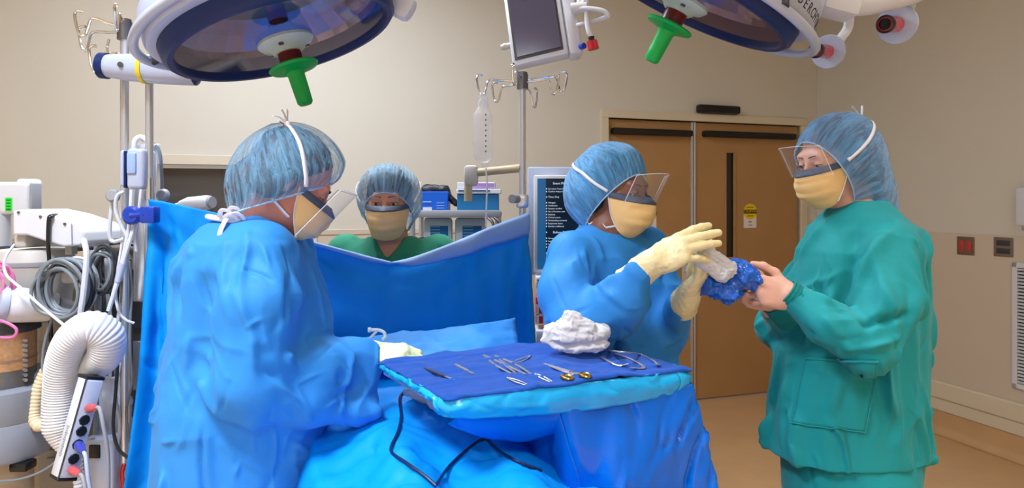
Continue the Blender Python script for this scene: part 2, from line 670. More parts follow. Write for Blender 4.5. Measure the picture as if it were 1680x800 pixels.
# caution signs
yel = pm('sign_yellow', (236, 204, 20), 0.4)
swhite = pm('sign_white', (228, 226, 226), 0.4)
sblack = pm('sign_black', (16, 16, 16), 0.4)
for px, py, w, lab in ((1068, 354, 13, 'yellow round caution sign on the narrow door leaf behind the gloved woman'),
                       (1233, 351, 13, 'yellow round caution sign on the wide door leaf beside its dark slot window')):
    s, zc = s_of(px), z_back(px, py)
    Yd = 4.9 + 0.3112 * s
    r = w * Yd / FPX
    t = thing('caution_sign', W(s, -0.019, zc - r), lab, 'sign', 'caution signs on the double doors')
    mb = MB()
    wbox(mb, s - r * 0.95, s + r * 0.95, -0.0195, -0.017, zc - r * 1.75, zc + r * 0.2)
    mb.build('sign_panel', swhite, t, smooth=False)
    F = Matrix((U, V(0, 0, 1), N)).transposed()
    mb = MB()
    zy = zc + r * 0.32
    mb.lathe([(0, 0), (r, 0), (r, 0.0015), (0, 0.0015)], W(s, -0.017, zy), F, 40)
    mb.build('sign_disc', yel, t, smooth=False)
    mb = MB()
    wbox(mb, s - r * 0.98, s + r * 0.98, -0.0156, -0.0145, zy - r * 0.24, zy + r * 0.24)
    mb.build('sign_band', sblack, t, smooth=False)
    mb = MB()
    text_on(mb, 'CAUTION', r * 0.42, W(s, -0.0140, zy), F)
    mb.build('sign_lettering', yel, t, smooth=False)
    mb = MB()
    for tx, sz, dz in (('AUTOMATIC', .2, .52), ('DOOR', .28, -.55), ('KEEP', .22, -.32 - 1.0), ('CLEAR', .22, -.32 - 1.4)):
        mb = MB()
        text_on(mb, tx, r * sz, W(s, -0.0150 if abs(dz) < 1 else -0.0165, zy + r * dz), F)
        mb.build('sign_print', sblack, t, smooth=False)

# motion sensor above the doors
t = thing('motion_sensor', W(s_of(1174), 0.0, z_back(1174, 187)), 'black motion sensor box on the wall above the double doors', 'sensor')
mb = MB()
sa, sb, zc = s_of(1141), s_of(1208), z_back(1174, 181)
wbox(mb, sa, sb, 0.0, 0.06, zc - 0.028, zc + 0.034, 0.014)
mb.build('sensor_housing', M['black'], t)
mb = MB()
wbox(mb, sa + 0.05, sb - 0.05, 0.05, 0.063, zc - 0.02, zc + 0.008, 0.005)
mb.build('sensor_lens', pm('smoked_lens', (6, 6, 8), 0.08), t)

# right wall: two outlet plates and the return air grille, a dispenser edge
plate = pm('outlet_steel', (150, 140, 132), 0.35, 1.0)
ored = pm('outlet_red', (190, 60, 60), 0.4)
for i, (px, py, lab) in enumerate(((1586, 403, 'steel wall plate with two red outlets on the right wall'), (1648, 405, 'dark steel switch plate on the right wall nearer the vent grille'))):
    tt, zc = t_of(px), z_right(px, py)
    t = thing('outlet_plate', RW(tt, 0.006, zc), lab, 'outlet')
    mb = MB()
    rwbox(mb, tt - 0.058, tt + 0.058, 0.006, 0.012, zc - 0.058, zc + 0.058, 0.003)
    mb.build('plate', plate, t, smooth=False)
    for k in (-1, 1):
        mb = MB()
        if i == 0:
            rwbox(mb, tt + k * 0.025 - 0.016, tt + k * 0.025 + 0.016, 0.010, 0.016, zc - 0.034, zc + 0.034, 0.006)
            mb.build('socket', ored, t)
        else:
            rwbox(mb, tt - 0.04, tt + 0.04, 0.010, 0.015, zc + k * 0.024 - 0.016, zc + k * 0.024 + 0.016, 0.003)
            mb.build('switch_insert', M['darkgrey'], t)
ta, tb = t_of(1664), t_of(1664) + 0.62
za, zb = z_right(1666, 635), z_right(1666, 430)
t = thing('vent_grille', RW(ta + 0.3, 0.006, za), 'white louvred air vent grille low on the right wall', 'vent')
mb = MB()
fwd = 0.03
rwbox(mb, ta, tb, 0.006, 0.022, za, za + fwd, 0.003)
rwbox(mb, ta, tb, 0.006, 0.022, zb - fwd, zb, 0.003)
rwbox(mb, ta, ta + fwd, 0.006, 0.022, za, zb, 0.003)
rwbox(mb, tb - fwd, tb, 0.006, 0.022, za, zb, 0.003)
mb.build('grille_frame', M['white'], t, smooth=False)
mb = MB()
rwbox(mb, ta + fwd, tb - fwd, 0.006, 0.008, za + fwd, zb - fwd)
mb.build('grille_back', M['darkgrey'], t, smooth=False)
mb = MB()
n = 34
for k in range(n):
    z = za + fwd + (k + 0.5) * (zb - za - 2 * fwd) / n
    mb.box(RW((ta + tb) / 2, 0.014, z), (tb - ta - 2 * fwd, 0.014, 0.004), RR @ Matrix.Rotation(0.6, 3, 'X'))
mb.build('louvres', M['white'], t, smooth=False)
tt, zc = t_of(1682), z_right(1680, 340)
t = thing('wall_dispenser', RW(tt + 0.05, 0, zc - 0.12), 'pale wall dispenser at the far right edge of the picture', 'dispenser')
mb = MB()
rwbox(mb, tt, tt + 0.13, 0.0, 0.09, zc - 0.11, zc + 0.12, 0.02)
mb.build('dispenser_body', M['white'], t)
mb = MB()
rwbox(mb, tt + 0.03, tt + 0.1, 0.02, 0.08, zc - 0.135, zc - 0.10, 0.01)
mb.build('nozzle', M['grey'], t)

# ------------------------------------------------------------------ ceiling lights with added fill panels, world, camera
panel = pm('light_diffuser', (255, 252, 244), 0.5, emit=5.0)


def troffer_or_fill(x, y, sx, sy, energy, color=(1, 0.97, 0.92), label='', spread=170):
    t = thing('ceiling_light_or_fill', (x, y, CEIL), label, 'ceiling light', 'ceiling light panels')
    mb = MB()
    for a in (-1, 1):
        mb.box((x, y + a * sy / 2, CEIL - 0.02), (sx + 0.04, 0.03, 0.04))
        mb.box((x + a * sx / 2, y, CEIL - 0.02), (0.03, sy, 0.04))
    mb.build('light_frame', M['white'], t, smooth=False)
    mb = MB()
    mb.box((x, y, CEIL - 0.015), (sx - 0.02, sy - 0.02, 0.012))
    mb.build('diffuser', panel, t, smooth=False)
    ld = bpy.data.lights.new('ceiling_lamp_or_fill', 'AREA')
    ld.shape = 'RECTANGLE'
    ld.size, ld.size_y = sx, sy
    ld.energy = energy
    ld.spread = math.radians(spread)
    ld.color = color
    lo = bpy.data.objects.new('ceiling_lamp_or_fill', ld)
    COL.objects.link(lo)
    lo.location = (x, y, CEIL - 0.05)
    set_parent(lo, t)
    return t


troffer_or_fill(-1.25, 0.55, 0.6, 0.6, 68, (.90, .97, 1.10), spread=125, label='added key light panel on the ceiling above the viewer at left')  # added key light, stands in for a flash at camera left
troffer_or_fill(-0.9, 2.75, 1.2, 0.6, 56, (.90, .96, 1.08), label='ceiling light panel near the back wall window')
troffer_or_fill(1.75, 1.15, 0.6, 0.9, 12, (.94, .99, 1.06), spread=85, label='added fill light panel on the ceiling above the person in teal')  # added narrow fill that keeps the teal figure lit, sparing the right wall
troffer_or_fill(0.1, -1.8, 1.5, 0.9, 138, (.90, .97, 1.10), spread=120, label='added frontal fill panel on the ceiling behind the viewer')  # added frontal fill in place of a flash, brightens the hung sheet
w = bpy.data.worlds.new('room_world')
SC.world = w
w.use_nodes = True
w.node_tree.nodes['Background'].inputs[0].default_value = (0.9, 0.93, 1.0, 1)
w.node_tree.nodes['Background'].inputs[1].default_value = 0.2

cd = bpy.data.cameras.new('camera')
cd.sensor_fit = 'HORIZONTAL'
cd.sensor_width = 36
cd.lens = 36 * FPX / 1680
cd.shift_y = -(400 - HY) / 1680
cd.clip_start = 0.05
cam = bpy.data.objects.new('camera', cd)
COL.objects.link(cam)
cam.location = (0, 0, CAMH)
cam.rotation_euler = (PI / 2, 0, 0)
SC.camera = cam
SC.view_settings.view_transform = 'Standard'
SC.view_settings.look = 'None'
SC.view_settings.gamma = 1
SC.view_settings.use_curve_mapping = False
SC.view_settings.exposure = 0.0
SC.cycles.use_denoising = True
# ------------------------------------------------------------------ implicit-surface modelling (numpy)
def _hash(ix, iy, iz, seed):
    h = (ix.astype(np.int64) * 374761393 + iy.astype(np.int64) * 668265263 + iz.astype(np.int64) * 1274126177 + seed * 974634211) & 0xffffffff
    h = ((h ^ (h >> 13)) * 1274126177) & 0xffffffff
    h = h ^ (h >> 16)
    return (h & 0xffff).astype(np.float32) / 32767.5 - 1.0


def vnoise(p, seed=0):
    p = np.asarray(p, np.float32)
    i = np.floor(p).astype(np.int64)
    f = p - i
    u = f * f * f * (f * (f * 6 - 15) + 10)
    r = 0
    for dx in (0, 1):
        wx = u[:, 0] if dx else 1 - u[:, 0]
        for dy in (0, 1):
            wy = u[:, 1] if dy else 1 - u[:, 1]
            for dz in (0, 1):
                wz = u[:, 2] if dz else 1 - u[:, 2]
                r = r + wx * wy * wz * _hash(i[:, 0] + dx, i[:, 1] + dy, i[:, 2] + dz, seed)
    return r


def ridged(p, seed=0, octv=2):
    """crumpled-cloth creases: 0..1 with sharp ridges"""
    a, s, t = 1.0, 0.0, 0.0
    q = np.array(p, np.float32)
    for o in range(octv):
        n = 1 - np.abs(vnoise(q, seed + o * 17)) * 1.6
        s = s + a * np.clip(n, 0, 1) ** 2
        t += a
        a *= 0.5
        q = q * 2.03 + 11.3
    return s / t


def creases(v, q, n, flow, seed, width=(.005, .012), hgt=(.004, .010), L=(.08, .28), rnd=.55, up=.65):
    """crisp folds strewn over cloth: flow = [(point, direction, radius)] gives the way they run"""
    rg = np.random.RandomState(seed)
    nr = vnormals(v, q)
    fp = np.array([A3(f[0]) for f in flow])
    fdv = np.array([A3(Vector(f[1]).normalized()) for f in flow])
    fr = np.array([f[2] for f in flow])
    warp = np.stack([vnoise(v * 7 + 3.1, seed + 5), vnoise(v * 7 + 7.7, seed + 6), vnoise(v * 7 + 1.3, seed + 7)], 1) * .03
    vw = v + warp
    d = np.zeros(len(v), np.float32)
    for _ in range(n):
        i = rg.randint(len(v))
        p = v[i]
        w = np.exp(-(((fp - p) ** 2).sum(1)) / fr ** 2) + 1e-6
        dr = (fdv * w[:, None]).sum(0) / w.sum() + rg.normal(0, rnd, 3)
        dr -= nr[i] * (dr @ nr[i])
        dr /= np.linalg.norm(dr) + 1e-9
        ln, wd, hg = rg.uniform(*L), rg.uniform(*width), rg.uniform(*hgt)
        sg = 1 if rg.rand() < up else -1
        a = vw[i] - dr * ln / 2
        near = np.nonzero((((vw - vw[i]) ** 2).sum(1) < (ln / 2 + 4 * wd) ** 2) & (nr @ nr[i] > .1))[0]
        o = vw[near] - a
        t = np.clip(o @ dr / ln, 0, 1)
        dist = np.sqrt(((o - (t * ln)[:, None] * dr) ** 2).sum(1))
        tp = np.sin(PI * np.clip(t, .03, .97)) ** .8
        d[near] += sg * hg * tp * (1 / (1 + (dist / wd) ** 2) ** 1.5 - .30 * np.exp(-(dist / (3.2 * wd)) ** 2))
    return v + nr * d[:, None]


class SDF:
    def __init__(s, lo, hi, h):
        s.lo = np.array(lo, np.float32)
        s.h = h
        s.n = np.maximum(2, np.ceil((np.array(hi) - s.lo) / h).astype(int) + 1)
        s.F = np.full(s.n, 1.0, np.float32)

    def _blk(s, lo, hi, pad):
        a = np.clip(np.floor((np.array(lo) - pad - s.lo) / s.h).astype(int), 0, s.n)
        b = np.clip(np.ceil((np.array(hi) + pad - s.lo) / s.h).astype(int) + 1, 0, s.n)
        if np.any(b <= a):
            return None, None
        ax = [s.lo[i] + s.h * np.arange(a[i], b[i], dtype=np.float32) for i in range(3)]
        G = np.meshgrid(*ax, indexing='ij')
        return tuple(slice(a[i], b[i]) for i in range(3)), G

    def add(s, prim, k=0.0):
        fn, lo, hi = prim
        sl, G = s._blk(lo, hi, k * 1.1 + 3 * s.h)
        if sl is None:
            return s
        d = fn(*G)
        a = s.F[sl]
        if k > 0:
            hh = np.clip(0.5 + 0.5 * (a - d) / k, 0, 1)
            s.F[sl] = a * (1 - hh) + d * hh - k * hh * (1 - hh)
        else:
            s.F[sl] = np.minimum(a, d)
        return s

    def cut(s, prim, k=0.0):
        fn, lo, hi = prim
        sl, G = s._blk(lo, hi, k * 1.1 + 3 * s.h)
        if sl is None:
            return s
        d = -fn(*G)
        a = s.F[sl]
        if k > 0:
            hh = np.clip(0.5 - 0.5 * (a - d) / k, 0, 1)
            s.F[sl] = a * (1 - hh) + d * hh + k * hh * (1 - hh)
        else:
            s.F[sl] = np.maximum(a, d)
        return s

    def mesh(s):
        F, h = s.F, s.h
        n = np.array(F.shape)
        I = F < 0
        cnt = np.zeros(tuple(n - 1), np.uint8)
        for dx in (0, 1):
            for dy in (0, 1):
                for dz in (0, 1):
                    cnt += I[dx:n[0] - 1 + dx, dy:n[1] - 1 + dy, dz:n[2] - 1 + dz]
        act = (cnt > 0) & (cnt < 8)
        idx = np.argwhere(act)
        vid = np.full(act.shape, -1, np.int32)
        vid[act] = np.arange(len(idx))
        cor = np.array([(x, y, z) for x in (0, 1) for y in (0, 1) for z in (0, 1)])
        val = np.stack([F[idx[:, 0] + c[0], idx[:, 1] + c[1], idx[:, 2] + c[2]] for c in cor], 1)
        acc = np.zeros((len(idx), 3), np.float32)
        num = np.zeros(len(idx), np.float32)
        for i in range(8):
            for j in range(i + 1, 8):
                if np.abs(cor[i] - cor[j]).sum() != 1:
                    continue
                a, b = val[:, i], val[:, j]
                m = (a < 0) != (b < 0)
                t = np.where(m, a / np.where(m, a - b, 1), 0)
                acc += np.where(m[:, None], cor[i] + t[:, None] * (cor[j] - cor[i]), 0)
                num += m
        v = (idx + acc / num[:, None]) * h + s.lo
        quads = []
        for ax in range(3):
            sl0 = [slice(None)] * 3
            sl1 = [slice(None)] * 3
            sl0[ax] = slice(0, n[ax] - 1)
            sl1[ax] = slice(1, n[ax])
            a, b = I[tuple(sl0)], I[tuple(sl1)]
            e = np.argwhere(a != b)
            o1, o2 = (ax + 1) % 3, (ax + 2) % 3
            ok = (e[:, o1] > 0) & (e[:, o2] > 0) & (e[:, o1] < n[o1] - 1) & (e[:, o2] < n[o2] - 1)
            e = e[ok]
            flip = b[e[:, 0], e[:, 1], e[:, 2]]
            q = []
            for d1, d2 in ((-1, -1), (0, -1), (0, 0), (-1, 0)):
                c = e.copy()
                c[:, o1] += d1
                c[:, o2] += d2
                q.append(vid[c[:, 0], c[:, 1], c[:, 2]])
            q = np.stack(q, 1)
            q[flip] = q[flip][:, ::-1]
            quads.append(q)
        return v.astype(np.float32), np.concatenate(quads)


def np_mesh(name, v, q, mat, parent=None, uv=None):
    me = bpy.data.meshes.new(name)
    k = q.shape[1]
    me.vertices.add(len(v))
    me.vertices.foreach_set('co', np.ascontiguousarray(v, np.float32).ravel())
    me.loops.add(len(q) * k)
    me.loops.foreach_set('vertex_index', np.ascontiguousarray(q, np.int32).ravel())
    me.polygons.add(len(q))
    me.polygons.foreach_set('loop_start', np.arange(0, len(q) * k, k, dtype=np.int32))
    me.polygons.foreach_set('loop_total', np.full(len(q), k, np.int32))
    me.update(calc_edges=True)
    me.validate()
    if uv is not None:
        l = me.uv_layers.new(name='UVMap')
        l.data.foreach_set('uv', np.asarray(uv, np.float32)[np.asarray(q).ravel()].ravel())
    return link(name, me, mat, parent, 'full')


def vnormals(v, q):
    n = np.zeros_like(v)
    fn = np.cross(v[q[:, 2]] - v[q[:, 0]], v[q[:, 3 if q.shape[1] > 3 else 2]] - v[q[:, 1]])
    for k in range(q.shape[1]):
        np.add.at(n, q[:, k], fn)
    return n / np.maximum(np.linalg.norm(n, axis=1, keepdims=True), 1e-12)


def relax(v, q, it=1, w=0.5):
    for _ in range(it):
        s = np.zeros_like(v)
        c = np.zeros(len(v), np.float32)
        k = q.shape[1]
        for i in range(k):
            np.add.at(s, q[:, i], v[q[:, (i + 1) % k]] + v[q[:, (i - 1) % k]])
            np.add.at(c, q[:, i], 2)
        v = v * (1 - w) + w * s / np.maximum(c, 1)[:, None]
    return v


def A3(v):
    return np.array([v[0], v[1], v[2]], np.float32)


def cone(a, b, ra, rb=None):
    a, b = A3(a), A3(b)
    rb = ra if rb is None else rb
    d = b - a
    L = float(d @ d) + 1e-12
    R = max(ra, rb)

    def fn(x, y, z):
        px, py, pz = x - a[0], y - a[1], z - a[2]
        t = np.clip((px * d[0] + py * d[1] + pz * d[2]) / L, 0, 1)
        return np.sqrt((px - t * d[0]) ** 2 + (py - t * d[1]) ** 2 + (pz - t * d[2]) ** 2) - (ra + (rb - ra) * t)
    return fn, np.minimum(a, b) - R, np.maximum(a, b) + R


def ball(c, r):
    return cone(c, c, r, r)


def ell(c, r, R=None):
    c = A3(c)
    r = np.array(r, np.float32)
    Rm = np.eye(3, dtype=np.float32) if R is None else np.array(R, np.float32)

    def fn(x, y, z):
        p = [x - c[0], y - c[1], z - c[2]]
        q = [Rm[0, i] * p[0] + Rm[1, i] * p[1] + Rm[2, i] * p[2] for i in range(3)]
        k0 = np.sqrt((q[0] / r[0]) ** 2 + (q[1] / r[1]) ** 2 + (q[2] / r[2]) ** 2)
        k1 = np.sqrt((q[0] / r[0] ** 2) ** 2 + (q[1] / r[1] ** 2) ** 2 + (q[2] / r[2] ** 2) ** 2)
        return k0 * (k0 - 1) / np.maximum(k1, 1e-6)
    e = np.sqrt(((Rm * r[None, :]) ** 2).sum(1))
    return fn, c - e, c + e


def loft(rows, yaw=0.0, p=2.0):
    """rows: (z, cx, cy, half width, half depth) from low to high; the section turns by yaw about z"""
    rows = np.array(sorted(rows), np.float32)
    zs = rows[:, 0]
    cs, sn = math.cos(yaw), math.sin(yaw)

    def fn(x, y, z):
        zc = np.clip(z[0, 0, :], zs[0], zs[-1])
        f = lambda i: np.interp(zc, zs, rows[:, i]).astype(np.float32)[None, None, :]
        cx, cy, rx, ry = f(1), f(2), f(3), f(4)
        dx, dy = x - cx, y - cy
        u, w = np.abs(dx * cs + dy * sn), np.abs(-dx * sn + dy * cs)
        k0 = ((u / rx) ** p + (w / ry) ** p) ** (1 / p)
        d = (k0 - 1) * np.minimum(rx, ry)
        cap = np.maximum(zs[0] - z, z - zs[-1])
        return np.maximum(d, cap)
    m = rows[:, 3:5].max()
    return fn, (rows[:, 1].min() - m, rows[:, 2].min() - m, zs[0]), (rows[:, 1].max() + m, rows[:, 2].max() + m, zs[-1])


def xf(prim, Mx):
    """a primitive defined in a rigid local frame, moved to the world by the 4x4 Mx"""
    fn, lo, hi = prim
    R = np.array(Mx.to_3x3(), np.float32)
    c = A3(Mx.translation)
    cs = np.array([[x, y, z] for x in (lo[0], hi[0]) for y in (lo[1], hi[1]) for z in (lo[2], hi[2])]) @ R.T + c

    def g(x, y, z):
        p = [x - c[0], y - c[1], z - c[2]]
        return fn(*[R[0, i] * p[0] + R[1, i] * p[1] + R[2, i] * p[2] for i in range(3)])
    return g, cs.min(0), cs.max(0)


# ------------------------------------------------------------------ anatomy
def head_frame(c, face, pitch=0.0, roll=0.0):
    """origin mid-head; x = person's right, y = forward, z = up"""
    yaw = math.atan2(face[1], face[0]) - PI / 2
    return Matrix.Translation(Vector(c)) @ Matrix.Rotation(yaw, 4, 'Z') @ Matrix.Rotation(pitch, 4, 'X') @ Matrix.Rotation(roll, 4, 'Y')


def head_prims(s, H, neck_to, sc=1.0):
    A = lambda prim, k: s.add(xf(prim, H), k)
    C = lambda prim, k: s.cut(xf(prim, H), k)
    A(ell((0, -.015, .035), (.076, .095, .085)), 0)
    A(ell((0, .025, -.03), (.063, .066, .082)), .03)
    A(ell((0, .042, -.085), (.043, .042, .032)), .03)
    A(ell((0, .074, -.106), (.019, .016, .015)), .02)
    A(cone((-.036, .078, .026), (.036, .078, .026), .012), .02)
    for sd in (-1, 1):
        A(ball((sd * .044, .056, -.024), .022), .025)
        C(ball((sd * .032, .102, .004), .015), .016)
        A(ball((sd * .031, .0755, .004), .0135), .006)
        A(cone((sd * .020, .085, .013), (sd * .043, .076, .013), .0055), .006)
    A(cone((0, .086, .014), (0, .108, -.026), .007, .0105), .012)
    for sd in (-1, 1):
        A(ball((sd * .011, .100, -.031), .0085), .008)
        A(ell((sd * .079, -.006, -.006), (.009, .019, .031)), .006)
        C(ell((sd * .088, -.001, -.003), (.006, .010, .018)), .006)
    A(cone((-.018, .089, -.064), (.018, .089, -.064), .006), .01)
    A(cone((-.014, .089, -.074), (.014, .089, -.074), .0065), .01)
    n0 = H @ V(0, -.03, -.06)
    s.add(cone(n0, neck_to, .050, .060), .03)


FINGERS = (  # MCP position (toward thumb, along fingers, dorsal), segment lengths, radius
    ((.030, .088, .000), (.043, .026, .022), .0098),
    ((.009, .093, .003), (.047, .030, .023), .0100),
    ((-.012, .088, .001), (.043, .028, .022), .0094),
    ((-.031, .078, -.003), (.034, .021, .019), .0084),
)


def hand_prims(s, Hm, curl, spread=(.10, .02, -.05, -.14), thumb=((.5, .62, -.55), (.25, .9, -.3), (.1, .95, -.25)), grow=0.0, wrist_r=.027):
    """Hm: 3x3 columns (thumbward, fingerward, dorsal) as a 4x4 with its origin at the wrist"""
    A = lambda prim, k: s.add(xf(prim, Hm), k)
    g = grow
    A(ell((-.001, .052, -.003), (.041 + g, .054, .0165 + g)), .02)
    A(cone((0, -.03, 0), (0, .015, 0), wrist_r + g, .026 + g), .02)
    A(ell((.026, .036, -.012), (.018 + g, .034, .016 + g)), .015)
    A(ell((-.026, .040, -.010), (.014 + g, .036, .014 + g)), .012)
    tips = []
    for (m, ls, r), cv, sp in zip(FINGERS, curl, spread):
        p = Vector(m)
        A(cone((m[0] * .55, .03, -.002), p, .010 + g, r + .001 + g), .012)
        ang = 0.0
        cv = cv if isinstance(cv, (tuple, list)) else (cv * .8, cv, cv * .7)
        for i, (L, c) in enumerate(zip(ls, cv)):
            ang += c
            d = V(math.sin(sp) * math.cos(ang), math.cos(sp) * math.cos(ang), -math.sin(ang))
            q = p + d * L
            r1, r2 = r * (1, .93, .86)[i], r * (.93, .86, .74)[i]
            A(cone(p, q, r1 + g, r2 + g), .004)
            p = q
        tips.append((p, d))
    p = V(.026, .022, -.012)
    for (dx, dy, dz), L, r1, r2 in zip(thumb, (.044, .034, .028), (.0145, .0118, .0108), (.0118, .0106, .0085)):
        q = p + V(dx, dy, dz).normalized() * L
        A(cone(p, q, r1 + g, r2 + g), .007)
        p = q
    tips.append((p, V(*thumb[-1]).normalized()))
    return tips


def hand_frame(wrist, f, n, left=False):
    f = Vector(f).normalized()
    n = Vector(n)
    n = (n - f * n.dot(f)).normalized()
    t = f.cross(n) if left else n.cross(f)
    Mx = Matrix((t, f, n)).transposed().to_4x4()
    Mx.translation = Vector(wrist)
    return Mx


def crumple(v, q, amps, folds=(), smooth=0, mask=None):
    """push cloth vertices along their normals: amps = (amplitude, (sx,sy,sz) frequency, seed); folds = (a, b, width, height)"""
    nr = vnormals(v, q)
    d = np.zeros(len(v), np.float32)
    for amp, fr, seed in amps:
        warp = np.stack([vnoise(v * 9 + 3.1, seed + 5), vnoise(v * 9 + 7.7, seed + 6), vnoise(v * 9 + 1.3, seed + 7)], 1) * 0.05
        d += amp * (ridged((v + warp) * np.array(fr, np.float32), seed) - 0.45)
    for a, b, wd, hgt in folds:
        a, b = A3(a), A3(b)
        e = b - a
        t = np.clip(((v - a) @ e) / (e @ e + 1e-12), 0, 1)
        off = v - a - t[:, None] * e
        dist = np.sqrt((off ** 2).sum(1))
        d += hgt * np.exp(-(dist / wd) ** 2) * (0.35 + 0.65 * np.sin(PI * np.clip(t, 0.05, 0.95)))
    if mask is not None:
        d = d * mask(v)
    v = v + nr * d[:, None]
    return relax(v, q, smooth) if smooth else v


M.update(
    gown=pm('gown_nonwoven', (50, 142, 222), 0.6, spec=.3, bump=0.12, bscale=420, sheen=0.04, var=0.04, vscale=8, transl=0.08, bump2=0.15, b2scale=24),
    drape=pm('drape_nonwoven', (0, 152, 246), 0.55, spec=.25, bump=0.10, bscale=420, sheen=0.0, var=0.03, vscale=6, transl=0.08, bump2=0.12, b2scale=20),
    drapeback=pm('drape_lining', (150, 190, 240), 0.55, bump=0.08, bscale=300, transl=0.2),
    towel=pm('blue_towel', (22, 76, 164), 0.85, spec=.2, bump=0.35, bscale=520, sheen=0.12, var=0.08, vscale=30),
    mayo=pm('mayo_cover_plastic', (0, 116, 228), 0.25, coat=0.3, bump2=0.35, b2scale=22, transl=0.15),
    mayoband=pm('mayo_band_plastic', (30, 186, 244), 0.28, coat=0.3, bump2=0.25, b2scale=30, transl=0.15),
    scrub=pm('teal_scrub_cotton', (0, 146, 150), 0.75, bump=0.12, bscale=600, sheen=0.08, var=0.05, vscale=10, bump2=0.1, b2scale=30),
    scrub2=pm('green_scrub_cotton', (26, 140, 108), 0.8, bump=0.12, bscale=600, sheen=0.15),
    glove=pm('latex_glove', (236, 222, 170), 0.42, sss=0.15, bump2=0.25, b2scale=60),
    glove2=pm('pale_green_glove', (222, 236, 190), 0.42, sss=0.15, bump2=0.25, b2scale=60),
    mask=pm('mask_yellow', (252, 214, 148), 0.7, bump=0.15, bscale=300, transl=0.15),
    strip=pm('mask_foam_strip', (70, 82, 104), 0.6),
    tie=pm('white_tie', (236, 238, 244), 0.6),
    gauze=pm('gauze_white', (226, 226, 228), 0.9, bump=0.6, bscale=260, transl=0.2, sheen=0.3),
    skinA=pm('skin_ruddy', (208, 140, 118), 0.5, sss=0.2, bump=0.05, bscale=300, var=0.04, vscale=40),
    skinC=pm('skin_fair', (206, 150, 124), 0.5, sss=0.2, bump=0.05, bscale=300, var=0.04, vscale=40),
    skinD=pm('skin_brown', (128, 84, 66), 0.45, sss=0.12, bump=0.05, bscale=300, var=0.04, vscale=40),
    skinE=pm('skin_pale', (224, 172, 150), 0.5, sss=0.2, bump=0.05, bscale=300, var=0.03, vscale=40),
    hairbrown=pm('hair_brown', (70, 50, 40), 0.5, var=0.3, vscale=60, bump=0.6, bscale=200),
    hairdark=pm('hair_black', (26, 22, 24), 0.45, var=0.3, vscale=60, bump=0.6, bscale=200),
    hairlight=pm('hair_auburn', (112, 78, 66), 0.5, var=0.3, vscale=60, bump=0.6, bscale=200),
    eyew=pm('eye_white', (226, 222, 218), 0.15, coat=0.5),
    iris=pm('eye_iris', (50, 36, 28), 0.15, coat=0.5),
    brow=pm('eyebrow_hair', (58, 40, 32), 0.7),
    pants=pm('scrub_trousers', (20, 120, 150), 0.8),
    shoe=pm('shoe_white', (220, 220, 222), 0.5),
    capA=bouffant('bouffant_blue', (112, 172, 212), 0.10, 0.66),
    capD=bouffant('bouffant_bright_blue', (88, 170, 228), 0.36, 0.92),
    capC=bouffant('bouffant_pale_blue', (140, 188, 220), 0.20, 0.78),
    capE=bouffant('bouffant_hood_blue', (100, 164, 218), 0.28, 0.86),
    hem=pm('cap_hem', (150, 196, 232), 0.7),
    shedge=pm('shield_edge', (232, 236, 246), 0.2, alpha=.6),
    shield=clear('face_shield_plastic', (240, 242, 250), 0.07, 0.06),
)


# ------------------------------------------------------------------ headwear
def cap_mesh(H, axis, centre, r_top, phi_max, rim_r, rim_c, bulge=(), npleat=40, pleat=0.004, seed=1, nth=160, nph=56, mid=1.0):
    """bouffant cap: an ellipsoid about `axis` (head frame) gathered in to an elastic rim; bulge = (direction, amount, power)"""
    ax = Vector(axis).normalized()
    e1 = V(1, 0, 0)
    e1 = (e1 - ax * e1.dot(ax)).normalized()
    e2 = ax.cross(e1)
    c, rc = Vector(centre), Vector(rim_c)
    ph = np.linspace(0.0, 1.0, nph)
    th = np.linspace(0, 2 * PI, nth + 1)
    PHg, THg = np.meshgrid(ph, th, indexing='ij')
    a = PHg * phi_max
    ct, st = np.cos(THg), np.sin(THg)
    lx, ly, lz = r_top[0] * np.sin(a) * ct, r_top[1] * np.sin(a) * st, r_top[2] * np.cos(a)
    E = np.array([e1, e2, ax], np.float64)
    pt = lx[..., None] * E[0] + ly[..., None] * E[1] + lz[..., None] * E[2]
    un = pt / np.linalg.norm(pt, axis=-1, keepdims=True)
    for d, amt, pw in bulge:
        dv = np.array(Vector(d).normalized())
        wgt = np.clip((un * dv).sum(-1), 0, 1) ** pw
        pt = pt + wgt[..., None] * dv * amt
    pt = pt + np.array(c)
    rim = (rim_r[0] * ct)[..., None] * E[0] + (rim_r[1] * st)[..., None] * E[1] + np.array(rc)
    t = np.clip((PHg - 0.80) / 0.20, 0, 1)
    t = (t * t * (3 - 2 * t))[..., None]
    pt = pt * (1 - t) + rim * t
    nz = vnoise(np.stack([THg.ravel() * 3.0 * np.cos(0) , PHg.ravel() * 2.2, np.zeros(PHg.size) + seed * 3.3], 1), seed).reshape(PHg.shape)
    f = np.clip((PHg - 0.25) / 0.65, 0, 1) * (1 - 0.6 * np.clip((PHg - 0.92) / 0.08, 0, 1))
    q2 = ridged(np.stack([np.cos(THg).ravel() * 7, np.sin(THg).ravel() * 7, PHg.ravel() * 1.6 + seed], 1), seed + 2).reshape(PHg.shape)
    disp = pleat * f * (np.sin(npleat * THg + 4 * nz) * 0.55 + (q2 - 0.4) * 2.0) + 0.004 * (1 - f) * nz
    pt = pt + un * disp[..., None]
    R = np.array(H.to_3x3())
    pw_ = pt.reshape(-1, 3) @ R.T + np.array(H.translation)
    n = nth + 1
    q = np.array([(i * n + j, i * n + j + 1, (i + 1) * n + j + 1, (i + 1) * n + j) for i in range(nph - 1) for j in range(nth)], np.int32)
    uv = np.stack([THg.ravel() / (2 * PI), PHg.ravel()], 1)
    rimw = pw_.reshape(nph, n, 3)[-1]
    return pw_, q, uv, rimw


